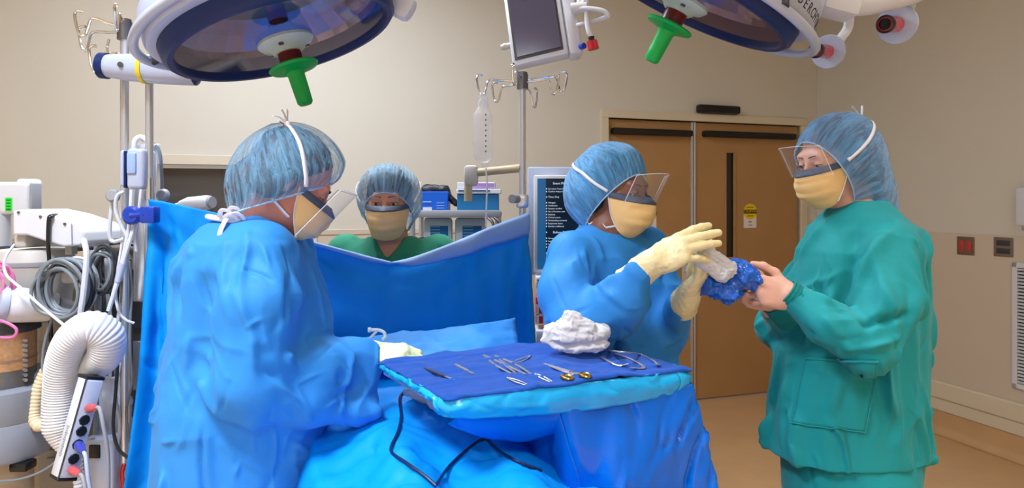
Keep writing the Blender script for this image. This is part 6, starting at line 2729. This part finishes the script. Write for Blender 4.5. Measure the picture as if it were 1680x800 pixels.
rb = thing('red_basket', V((x0 + x1) / 2, Ym, P(0, 528, Ym).z), 'red crate with white slotted front under the text screen', 'crate')
mb = MB()
za_, zb_ = P(0, 527, Ym).z, P(0, 484, Ym).z
mb.box(((x0 + x1) / 2, Ym + .0, (za_ + zb_) / 2), (x1 - x0, .12, zb_ - za_), None, .005)
mb.build('crate_body', M['red'], rb)
for k in range(2):
    zz = za_ + (zb_ - za_) * (.16 + .33 * k)
    mb = MB()
    for j in range(12):
        mb.box((x0 + .008 + j * .026, Ym - .062, zz), (.010, .006, .030))
    mb.box(((x0 + x1) / 2, Ym - .062, zz + .02), (x1 - x0, .006, .010))
    mb.build('slotted_front', M['white'], rb, smooth=False)
# ------------------------------------------------------------------ anaesthesia corner at the left
YQ = 2.15
RZ = Matrix.Rotation(.33, 3, 'Z')                 # this corner stands square to the back wall


def qbox(mb, px0, px1, py0, py1, Y, dep, bev=.006, R=None):
    a, b = P(px0, py1, Y), P(px1, py0, Y)
    return mb.box(((a.x + b.x) / 2, Y + dep / 2, (a.z + b.z) / 2), (b.x - a.x, dep, b.z - a.z), R, bev, 3)


# machine body with work surface
am = thing('anaesthesia_machine', V(P(60, 0, YQ).x, YQ + .2, 0), 'grey anaesthesia machine with drawers filling the lower left corner', 'anaesthesia machine')
mb = MB()
a, b = P(-70, 800, YQ + .12), P(126, 470, YQ + .12)
mb.box(((a.x + b.x) / 2, YQ + .34, (.12 + b.z) / 2), (b.x - a.x, .40, b.z - .12), None, .012)
mb.build('cabinet_body', pm('machine_tan', (170, 158, 140), .5), am)
mb = MB()
qbox(mb, -60, 132, 404, 412, YQ + .13, .42, .006)
mb.build('work_top', M['darkgrey'], am)
for k, (y0, y1) in enumerate(((560, 640), (648, 730), (738, 820))):
    mb = MB()
    qbox(mb, 62, 124, y0, y1, YQ + .105, .02, .004)
    d_ = mb.build('drawer', pm('drawer_grey', (150, 146, 138), .5), am)
    mb = MB()
    mb.tube([P(78, y0 + 14, YQ + .09), P(112, y0 + 14, YQ + .09)], .006, 8)
    mb.build('pull', M['darksteel'], d_)
mb = MB()
for x in (-.4, .05):
    mb.cyl((a.x + .25 + x + .1, YQ + .2, .06), (a.x + .29 + x + .1, YQ + .2, .06), .06, n=24)
mb.build('caster', M['black'], am)
# wall behind: dark equipment rack between machine and screen
rk = thing('equipment_rack', V(P(185, 0, 2.35).x, 2.45, 0), 'dark equipment rack hung with cables left of the screen sheet', 'equipment rack')
mb = MB()
a, b = P(146, 800, 2.36), P(238, 405, 2.36)
mb.box(((a.x + b.x) / 2, 2.50, (.03 + b.z) / 2), (b.x - a.x, .26, b.z - .03), None, .008)
mb.build('rack_body', pm('rack_tan', (92, 84, 76), .55), rk)
for k, (y0, y1, m_) in enumerate(((442, 470, 'black'), (480, 540, 'darkgrey'), (560, 640, 'grey'), (660, 760, 'darkgrey'))):
    mb = MB()
    qbox(mb, 156, 232, y0, y1, 2.35, .03, .004)
    mb.build('rack_unit', M[m_], rk)
mb = MB()
mb.tube(catmull([P(165, 402, 2.34), P(180, 398, 2.33), P(200, 396, 2.33), P(225, 402, 2.34)], 6), .008, 8)
mb.build('rack_handle', M['black'], rk)

# monitor back with green sticker
t = thing('equipment_monitor', P(20, 340, 2.3), 'white monitor seen from behind with a green sticker at the far left edge', 'monitor')
mb = MB()
qbox(mb, -60, 46, 298, 352, 2.28, .05, .014)
qbox(mb, 24, 51, 293, 350, 2.29, .06, .012)
mb.build('monitor_case', M['white'], t)
mb = MB()
qbox(mb, 48, 52, 300, 347, 2.285, .05, .003)
mb.build('dark_edge', M['grey'], t)
mb = MB()
qbox(mb, 8, 19, 324, 346, 2.277, .004, .001)
st_ = mb.build('green_sticker', pm('sticker_green', (40, 226, 60), .5), t)
mb = MB()
for k in range(4):
    qbox(mb, 10, 17, 327 + k * 5, 329 + k * 5, 2.2755, .002, 0)
mb.build('sticker_print', pm('sticker_ink', (14, 110, 30), .5), st_)
mb = MB()
mb.cyl(P(-10, 350, 2.31), P(-10, 406, 2.31), .05, n=24)
mb.build('stand', M['white'], t)

# white housing block with black strap
t = thing('breathing_unit', P(80, 405, 2.05), 'white sloping breathing unit with a black strap over the work top', 'breathing unit')
mb = MB()
poly = [(20, 345), (40, 343), (82, 352), (128, 368), (137, 380), (138, 398), (132, 403), (104, 405), (74, 396), (44, 386), (20, 386)]
pts = [P(x, y, 2.04) for x, y in poly]
n = len(pts)
vs = pts + [p + V(.03, .16, 0) for p in pts]
fs = [tuple(reversed(range(n))), tuple(range(n, 2 * n))] + [(i, (i + 1) % n, n + (i + 1) % n, n + i) for i in range(n)]
mb.add(vs, fs)
o = mb.build('unit_shell', M['white'], t, smooth=True)
m_ = o.modifiers.new('soft', 'BEVEL')
m_.width = .008
m_.segments = 3
mb = MB()
mb.tube([P(117, 366, 2.036), P(118, 402, 2.036)], .0012, 6)
mb.build('seam', M['grey'], o)
for x, y in ((30, 348), (66, 355), (106, 367)):
    mb = MB()
    mb.cyl(P(x, y, 2.036), P(x, y, 2.044), .004, n=10)
    mb.build('screw', M['darksteel'], o)
mb = MB()
strap = [P(112, 354, 2.16), P(98, 353, 2.10), P(84, 354, 2.034), P(80, 362, 2.031), P(79, 400, 2.031), P(81, 430, 2.033), P(81, 452, 2.035)]
mb.tube(catmull(strap, 8), .0075, 10, flat=.75)
mb.build('strap', M['black'], t)
for a_ in ((22, 42, 384, 406, 2.06, .12, .008), (106, 118, 402, 418, 2.08, .03, .004)):
    mb = MB()
    qbox(mb, *a_)
    mb.build('unit_foot', M['offwhite'], t)

# big white canister
cn = P(52, 520, 2.12)
t = thing('white_canister', cn, 'large white round canister under the white breathing unit', 'canister')
r = 56 * 2.12 / FPX
hgt = P(52, 404, 2.12).z - cn.z
mb = MB()
mb.lathe([(r * .80, 0), (r * .86, .01), (r * .98, hgt * .66), (r, hgt * .70), (r * 1.02, hgt * .74), (r * 1.02, hgt * .80), (r * .99, hgt * .82), (r * .97, hgt * .92), (r * .9, hgt * .96), (0, hgt * .97)], cn + V(0, .02, 0), Matrix.Identity(3), 56)
mb.build('canister_shell', M['offwhite'], t)
mb = MB()
mb.lathe([(r * 1.035, hgt * .74), (r * 1.045, hgt * .77), (r * 1.035, hgt * .80)], cn + V(0, .02, 0), Matrix.Identity(3), 56)
mb.build('lid_ring', M['grey'], t)
mb = MB()
qbox(mb, 6, 100, 519, 530, 2.06, .14, .006)
mb.build('bracket', M['grey'], t)

# horizontal white elbow
t = thing('breathing_valve', P(55, 500, 1.98), 'white horizontal valve housing in front of the canister', 'valve')
ca, cb = P(92, 503, 2.04), P(34, 500, 1.98)
d = (cb - ca).normalized()
mb = MB()
mb.lathe([(0, 0), (.040, 0), (.046, .03), (.051, .085), (.052, .11), (.046, .125), (0, .126)], ca, frame(d), 32)
mb.build('valve_body', M['white'], t)
mb = MB()
mb.lathe([(.040, .120), (.053, .122), (.055, .130), (.053, .142), (.042, .146), (0, .146)], ca, frame(d), 32)
mb.build('end_cap', M['lightgrey'], t)
mb = MB()
mb.cyl(ca, ca + V(.03, .03, -.02), .03, n=20)
mb.build('rear_stub', M['grey'], t)

# amber absorber canister
cn = P(4, 628, 2.02)
r = 50 * 2.02 / FPX
hg = P(4, 540, 2.02).z - cn.z
t = thing('absorber_canister', cn, 'clear absorber canister half full of amber granules at the lower left', 'canister')
mb = MB()
mb.lathe([(0, 0), (r * .93, 0), (r * .93, hg * .30), (0, hg * .30)], cn, Matrix.Identity(3), 48)
mb.build('spent_granules', pm('granules_dark', (60, 48, 30), .8, var=.3, vscale=80, bump=.4), t)
mb = MB()
mb.lathe([(0, hg * .305), (r * .93, hg * .305), (r * .93, hg * .97), (0, hg * .97)], cn, Matrix.Identity(3), 48)
mb.build('granules', M['amber'], t)
mb = MB()
mb.lathe([(r, 0), (r, hg)], cn, Matrix.Identity(3), 48)
mb.build('clear_wall', M['plastic'], t)
mb = MB()
mb.lathe([(r * .95, hg * .46), (r * .955, hg * .48), (r * .95, hg * .5)], cn, Matrix.Identity(3), 48)
mb.build('divider_ring', pm('amber_ring', (150, 104, 40), .4), t)
mb = MB()
mb.lathe([(0, hg), (r * 1.06, hg), (r * 1.06, hg * 1.07), (0, hg * 1.07)], cn, Matrix.Identity(3), 48)
mb.build('top_plate', M['darkgrey'], t)
mb = MB()
for k in range(9):
    p = cn + V(r * 1.02 * math.cos(-.35), r * 1.02 * math.sin(-.35), hg * (.12 + .09 * k))
    mb.cyl(p, p + V(.012, -.008, 0), .005, n=8)
mb.build('clip_studs', M['steel'], t)['kind'] = 'stuff'
# grey drum below
cn2 = P(2, 742, 2.02)
r2 = 74 * 2.02 / FPX
h2_ = P(2, 629, 2.02).z - cn2.z
t = thing('round_drum', cn2, 'grey round drum under the amber canister in the lower left corner', 'drum')
mb = MB()
mb.lathe([(0, 0), (r2 * .96, 0), (r2, .012), (r2, h2_ * .52), (r2 * .985, h2_ * .535), (r2, h2_ * .55), (r2 * .97, h2_ * .97), (r2 * .9, h2_), (0, h2_)], cn2, Matrix.Identity(3), 56)
mb.build('drum_shell', pm('drum_grey', (138, 146, 160), .4), t)
for k, a_ in enumerate((-2.2, -1.3, -.5)):
    p = cn2 + V(r2 * .92 * math.cos(a_), r2 * .92 * math.sin(a_), -.014)
    mb = MB()
    mb.box(p, (.05, .05, .026), None, .006)
    mb.build('foot_pad', M['black'], t)
mb = MB()
c = cn2 + V(r2 * math.cos(-1.25), r2 * math.sin(-1.25), h2_ * .2)
mb.box(c, (.035, .004, .004))
mb.box(c + V(.005, 0, -.012), (.006, .004, .012))
mb.build('printed_symbol', M['darkgrey'], t, smooth=False)
mb = MB()
mb.cyl(V(cn2.x, cn2.y + .02, 0), V(cn2.x, cn2.y + .02, cn2.z - .02), .07, n=24)
mb.build('support_column', pm('machine_beige', (186, 172, 148), .5), t)
t = thing('side_module', P(62, 650, 2.06), 'white angular module right of the amber canister', 'module')
mb = MB()
mb.box(P(60, 626, 2.08), (.085, .09, .085), Matrix.Rotation(.35, 3, 'Y'), .01)
mb.build('module_case', M['lightgrey'], t)
mb = MB()
mb.cyl(P(76, 598, 2.05), P(78, 590, 2.05), .012, n=16)
mb.build('port', M['darkgrey'], t)


def corr_tube(name, pts, r, label, cat, mat, pitch=.009, amp=.10, n=24, parent=None):
    cm = catmull(pts, 40)
    # even spacing
    L = [0]
    for a_, b_ in zip(cm[:-1], cm[1:]):
        L.append(L[-1] + (b_ - a_).length)
    N2 = int(L[-1] / (pitch / 6))
    ev = []
    for k in range(N2 + 1):
        s_ = L[-1] * k / N2
        i = max(0, min(len(L) - 2, int(np.searchsorted(L, s_)) - 1))
        ev.append(cm[i].lerp(cm[i + 1], (s_ - L[i]) / max(1e-9, L[i + 1] - L[i])))
    tot = L[-1]
    rf = r if callable(r) else (lambda u: r)
    mb = MB()
    mb.tube(ev, lambda u: rf(u) * (1 + amp * (abs(math.sin(PI * u * tot / pitch)) - .6)), n)
    o = mb.build(name, mat, parent)
    if label:
        tag(o, label, cat)
    return o


hosem = pm('hose_white', (226, 232, 240), .45, transl=.12)
hp = [P(112, 742, 1.90), P(98, 700, 1.90), P(99, 640, 1.90), P(104, 590, 1.88), P(122, 552, 1.86), P(150, 537, 1.86), P(174, 552, 1.88), P(172, 582, 1.90), P(152, 604, 1.93), P(138, 630, 1.97)]
corr_tube('corrugated_hose', hp, lambda u: .043 * min(1, .45 + u * 5) * (1 + .12 * math.sin(PI * min(1, max(0, (u - .55) / .3)))) * min(1, 1.3 - .45 * u), 'thick white corrugated hose looping over in front of the cable bundle', 'hose', hosem, pitch=.0085, amp=.075)
corr_tube('breathing_tube', [P(76, 606, 2.0), P(62, 640, 1.99), P(56, 680, 1.98), P(64, 698, 1.97), P(80, 692, 1.98)], .0165, 'cream ribbed breathing tube bent beside the grey drum', 'hose', M['cream'], .011, .14, 16)

# power strip
t = thing('power_strip', P(130, 700, 1.84), 'white angled power strip with black sockets hanging below the corrugated hose', 'power strip')
pa, pb = P(150, 618, 1.86), P(104, 782, 1.80)
d = (pb - pa).normalized()
sx = V(.80, -.55, .20)
sx = (sx - d * sx.dot(d)).normalized()
sy = d.cross(sx)
G = Matrix((sx, sy, d)).transposed()
L = (pb - pa).length
mb = MB()
mb.box((pa + pb) / 2, (.060, .046, L), G, .006)
mb.build('strip_body', M['white'], t)
fr = -sy if (-sy).y < sy.y else sy
mb = MB()
mb.box((pa + pb) / 2 + fr * .0235, (.046, .002, L * .96), G, .001) if False else mb.box((pa + pb) / 2 + sx * .031, (.002, .040, L * .94), G, .001)
mb.build('socket_face', M['lightgrey'], t)
for k, u in enumerate((.42, .53, .66, .80)):
    c = pa + d * L * u + sx * .032
    mb = MB()
    mb.lathe([(0, .003), (.0125, .003), (.0145, 0), (.0145, -.002)], c, Matrix((sy, d, sx)).transposed(), 8)
    mb.build('socket', M['black'], t)
mb = MB()
for u, m2 in ((.0, 1), (1.0, -1)):
    mb.box(pa + d * L * u, (.062, .048, .010), G, .003)
mb.build('end_caps', M['black'], t)
mb = MB()
e1 = [pa + d * L * k / 12 + sx * .030 + fr * .024 for k in range(13)]
mb.tube(e1, .0022, 6)
mb.build('edge_seam', M['darkgrey'], t)
mb = MB()
for k in range(14):
    mb.box(pa + d * L * (.50 + .022 * k) + fr * .0238, (.010 if k % 3 else .016, .001, .003), Matrix((sx, fr, d)).transposed())
mb.build('side_print', M['grey'], t, smooth=False)['kind'] = 'stuff'


def plug(u, mat, out, label, col_name):
    c = pa + d * L * u + sx * .034
    o = Vector(out).normalized()
    t_ = thing('power_plug', c, label, 'plug', 'plugs in the power strip')
    mb = MB()
    mb.lathe([(0, 0), (.011, 0), (.0125, .008), (.0115, .020), (.009, .032), (.0065, .042), (0, .042)], c, frame(o), 20)
    mb.build('plug_body', mat, t_)
    mb = MB()
    mb.tube(catmull([c + o * .040, c + o * .055 + V(0, 0, -.006), c + o * .072 + V(.0, .0, -.05), c + o * .075 + V(.005, .01, -.14), c + o * .065 + V(.005, .02, -.30)], 8), .0050, 10)
    mb.build('flex', M['lightgrey'] if mat is not redp else M['grey'], t_)


redp = pm('plug_clear_red', (190, 84, 92), .15, coat=.5)
bluep = pm('plug_blue', (54, 66, 168), .2, coat=.4)
plug(.30, redp, sx + V(.3, 0, .25), 'clear red plug in the top socket of the white power strip', 0)
plug(.66, bluep, sx + V(.2, -.2, -.35), 'blue plug with pale flex in the white power strip', 0)
plug(.90, redp, sx + V(.3, 0, -.15), 'clear red plug at the bottom end of the white power strip', 0)
# second outlet box lower right
t = thing('outlet_box', P(150, 745, 2.0), 'pale outlet box with black sockets behind the blue plug', 'outlet box')
mb = MB()
qbox(mb, 136, 186, 720, 815, 2.02, .08, .008)
mb.build('box_case', M['lightgrey'], t)
mb = MB()
qbox(mb, 145, 163, 730, 752, 2.015, .008, .003)
mb.build('socket', M['black'], t)
corr_tube('coiled_flex', [P(126, 752, 1.95), P(128, 775, 1.95), P(132, 812, 1.95)], .014, 'white ribbed flex at the foot of the power strip', 'hose', hosem, .012, .25, 14)

# plastic bag hung beside the screen
s = SDF(*bounds([P(165, 765, 2.05), P(216, 600, 2.2)], .05), .005)
s.add(loft([(P(0, 772, 2.1).z, P(192, 0, 2.1).x, 2.1, .035, .02), (P(0, 740, 2.1).z, P(190, 0, 2.1).x, 2.1, .052, .03), (P(0, 660, 2.1).z, P(190, 0, 2.1).x, 2.1, .048, .022), (P(0, 618, 2.1).z, P(186, 0, 2.1).x, 2.1, .040, .012)], .1))
v, q = s.mesh()
v = crumple(v, q, [(.014, (14, 14, 6), 131), (.005, (34, 34, 18), 133)])
tag(np_mesh('plastic_bag', v, q, clear('grey_bag_film', (190, 200, 220), .60, .25)), 'hazy grey plastic bag hanging left of the screen sheet', 'bag')

# cables
gcab = pm('cable_grey', (120, 130, 140), .45)
gdark = pm('cable_dark', (52, 56, 62), .5)
glight = pm('cable_pale', (200, 208, 218), .4)
rng = random.Random(5)


def coil(c, rx, rz, turns, r, Y0, mats, label, group=None, tilt=.25, name='cable_coil'):
    t_ = thing(name, c, label, 'cable')
    for k in range(turns):
        mb = MB()
        jx, jz = rng.uniform(.82, 1.06), rng.uniform(.82, 1.06)
        off = V(rng.uniform(-.012, .012), -.004 - rng.uniform(0, .05), rng.uniform(-.012, .012))
        ph = rng.uniform(0, 6)
        pts = []
        for i in range(40):
            a_ = 2 * PI * i / 40
            pts.append(Vector(c) + off + V(rx * jx * math.cos(a_), tilt * .05 * math.sin(a_ + ph), rz * jz * math.sin(a_) * (1 + .05 * math.sin(2 * a_ + ph))))
        mb.tube(pts, r, 8, closed=True)
        mb.build('cable_loop', mats[k % len(mats)], t_)
    return t_


c = P(121, 472, 2.0)
t = coil(c, .075, .082, 13, .0052, 2.0, [gcab, gcab, gdark, glight, gcab], 'round coil of grey cables on a hook above the corrugated hose')
mb = MB()
mb.cyl(P(122, 455, 2.06), P(122, 455, 1.95), .012, n=14)
mb.box(P(122, 450, 2.0), (.05, .06, .05), None, .012)
mb.build('hook_block', M['grey'], t)
mb = MB()
mb.box(P(117, 515, 1.985), (.016, .01, .014), None, .003)
mb.build('orange_tag', pm('orange_tag', (236, 120, 30), .5), t)
coil(P(182, 440, 2.05), .036, .058, 7, .0052, 2.05, [gdark, gcab, gdark], 'smaller coil of dark cables right of the big grey coil')

ckinds = [gcab, gdark, glight, gdark, gcab]
specs = []
for k in range(16):
    x0 = 152 + rng.uniform(0, 62)
    specs.append((x0, rng.uniform(395, 430), x0 + rng.uniform(-14, 14), rng.uniform(640, 800), ckinds[k % 5]))
names = 'hanging cable in the bundle between the machine and the screen sheet'
for k, (x0, y0, x1, y1, m_) in enumerate(specs):
    Yk = 2.03 + .25 * ((k * 7) % 16) / 16
    pts = [P(x0, y0, Yk)]
    for j in range(1, 6):
        u = j / 6
        pts.append(P(min(216, x0 + (x1 - x0) * u + rng.uniform(-7, 7)), y0 + (y1 - y0) * u, Yk + rng.uniform(-.02, .02)))
    pts.append(P(min(215, x1), y1, Yk))
    mb = MB()
    mb.tube(catmull(pts, 6), rng.choice((.0042, .005, .0062)), 8)
    tag(mb.build('cable', m_), names, 'cable', 'cables hanging in the bundle')
for lab, m_, r_, pp in (('white tube running down from the breathing unit past the grey coil', glight, .008, ((138, 392, 1.95), (142, 420, 1.93), (138, 470, 1.92), (131, 522, 1.92))),
                        ('thin white cord crossing diagonally from the pink tubing to the hose', M['white'], .0038, ((24, 400, 1.95), (8, 425, 1.93), (10, 450, 1.92), (36, 474, 1.9), (72, 506, 1.87), (106, 534, 1.85))),
                        ('long grey cord drooping across the lower left machine', gcab, .0035, ((-20, 790, 1.93), (30, 786, 1.93), (70, 772, 1.92), (104, 748, 1.9))),
                        ('dark cord looping down past the plastic bag', gdark, .005, ((196, 560, 2.0), (190, 640, 2.0), (186, 700, 1.99), (194, 735, 1.99), (212, 752, 2.0))),
                        ('white cord looping under the drip stand towards the sheet', M['white'], .004, ((200, 400, 1.98), (190, 470, 1.97), (194, 508, 1.96), (206, 524, 1.96), (220, 530, 1.97))),
                        ('grey cord hanging beside the amber canister', gcab, .0045, ((86, 520, 1.98), (74, 560, 1.97), (70, 600, 1.97), (78, 632, 1.96))),
                        ('grey tube looping behind the screen pole with a round sensor', gcab, .005, ((232, 228, 2.1), (252, 236, 2.12), (262, 250, 2.12), (265, 280, 2.12), (267, 318, 2.12))),
                        ('red cable at the foot of the rack beside the sheet', M['red'], .007, ((204, 760, 2.05), (201, 775, 2.05), (203, 812, 2.05)))):
    mb = MB()
    mb.tube(catmull([P(*p) for p in pp], 10), r_, 8)
    tag(mb.build('cable' if 'tube' not in lab else 'tube', m_), lab, 'cable' if 'tube' not in lab else 'tube')
# pink tubing
coil(P(8, 466, 1.98), .045, .062, 8, .0038, 1.98, [M['pinkt']], 'coil of pink tubing at the far left in front of the white canister', name='pink_tubing')
mb = MB()
mb.tube(catmull([P(-20, 522, 1.9), P(8, 528, 1.9), P(27, 540, 1.9), P(20, 553, 1.9), P(-10, 552, 1.9), P(-30, 548, 1.9)], 8), .0042, 8)
tag(mb.build('pink_tubing', M['pinkt']), 'single pink tube loop above the amber canister', 'tube')
# vertical black strap and white tube tangle along the drip stand
for lab, m_, r_, pp in (('black strap cord hanging beside the big grey coil', M['black'], .006, ((83, 455, 2.02), (82, 500, 2.02), (84, 560, 2.02))),
                        ('pale tube running up the far left drip stand, left of the pump', glight, .006, ((186, 318, 2.03), (182, 350, 2.02), (180, 385, 2.02), (186, 396, 2.02), (204, 392, 2.02))),
                        ('pale looped tube against the pole below the pump', glight, .0055, ((203, 314, 2.0), (192, 322, 1.99), (190, 345, 1.99), (200, 372, 1.99), (212, 392, 1.99))),
                        ('pale straight tube below the pump leaning to the left', glight, .0058, ((216, 312, 2.0), (212, 370, 1.98), (200, 430, 1.96), (186, 482, 1.95))),
                        ('pale slanting tube with a thick joint below the blue clamp', glight, .0062, ((222, 366, 1.97), (208, 410, 1.95), (197, 448, 1.94), (178, 510, 1.92))),
                        ('pale tube nearest the screen sheet below the pump', M['white'], .005, ((232, 310, 2.0), (228, 345, 2.0), (222, 390, 2.0), (224, 412, 2.0)))):
    mb = MB()
    mb.tube(catmull([P(*p) for p in pp], 10), r_, 8)
    tag(mb.build('tube' if 'tube' in lab else 'cord', m_), lab, 'tube' if 'tube' in lab else 'cord')
mb = MB()
mb.cyl(P(201, 432, 1.942), P(193, 462, 1.935), .011, .009, n=14)
tag(mb.build('tube_joint', M['lightgrey']), 'thick pale joint in the slanting tube below the blue clamp', 'joint')
for nm, lab, px, py, Y in (('suction_cup', 'round grey knob on the tubing left of the drip stand', 185, 321, 2.0), ('suction_cup', 'round grey sensor at the window end of the looped tube', 267, 320, 2.1), ('suction_cup', 'round pale disc among the cables left of the dark coil', 157, 420, 2.05)):
    c = P(px, py, Y)
    mb = MB()
    mb.lathe([(0, .010), (.014, .009), (.020, .003), (.021, -.004), (.014, -.010), (0, -.010)], c, frame(V(0, -1, .1)), 28)
    tag(mb.build('suction_disc', M['grey']), lab, 'knob')

# infusion pump on the far left stand and the white pouch behind it
t = thing('infusion_pump', P(214, 310, 2.02), 'pale blue and white pump clamped on the far left drip stand', 'pump')
mb = MB()
qbox(mb, 195, 204, 246, 306, 2.00, .07, .010)
qbox(mb, 206, 235, 243, 310, 1.99, .08, .012)
mb.build('pump_case', M['lightgrey'], t)
mb = MB()
qbox(mb, 207, 222, 250, 285, 1.984, .02, .004)
mb.build('display_panel', pm('pump_blue', (150, 178, 222), .3), t)
mb = MB()
qbox(mb, 202.5, 206, 247, 308, 1.995, .06, .001)
mb.build('dark_gap', M['navy'], t)
mb = MB()
mb.tube(catmull([P(220, 244, 2.03), P(222, 230, 2.03), P(232, 225, 2.04), P(243, 233, 2.04), P(246, 250, 2.05)], 8), .008, 10)
mb.build('carry_handle', M['white'], t)
mb = MB()
rows = [[P(x, y, 2.12 + .012 * math.sin(y * .05) + .01 * math.sin(x * .2)) for x in range(220, 263, 3)] for y in range(236, 500, 6)]
for i, r_ in enumerate(rows):
    for j, p in enumerate(r_):
        p.x += -.0012 * i * j / len(r_)
mb.grid(rows)
o = mb.build('paper_pouch', pm('pouch_white', (226, 230, 236), .5, transl=.2), None, 'full')
solidify(o, .004)
tag(o, 'long white paper pouch hanging behind the left screen pole', 'pouch')

# white camera-like arm beyond the sheet
t = thing('tube_head_unit', P(335, 340, 2.6), 'white horizontal tube head pointing right in front of the back wall window', 'equipment arm')
mb = MB()
ca, cb = P(296, 335, 2.6), P(356, 331, 2.55)
d = (cb - ca).normalized()
mb.lathe([(0, 0), (.014, 0), (.020, .02), (.026, .04), (.028, .12), (.026, .14), (0, .142)], ca, frame(d), 28)
mb.build('tube_head', M['white'], t)
mb = MB()
mb.cyl(ca + d * .138, ca + d * .152, .022, n=24)
mb.build('grey_tip', M['grey'], t)
mb = MB()
mb.tube(catmull([ca + d * .02, P(285, 340, 2.62), P(272, 352, 2.62), P(268, 420, 2.62)], 8), .012, 10)
mb.build('support_tube', M['white'], t)
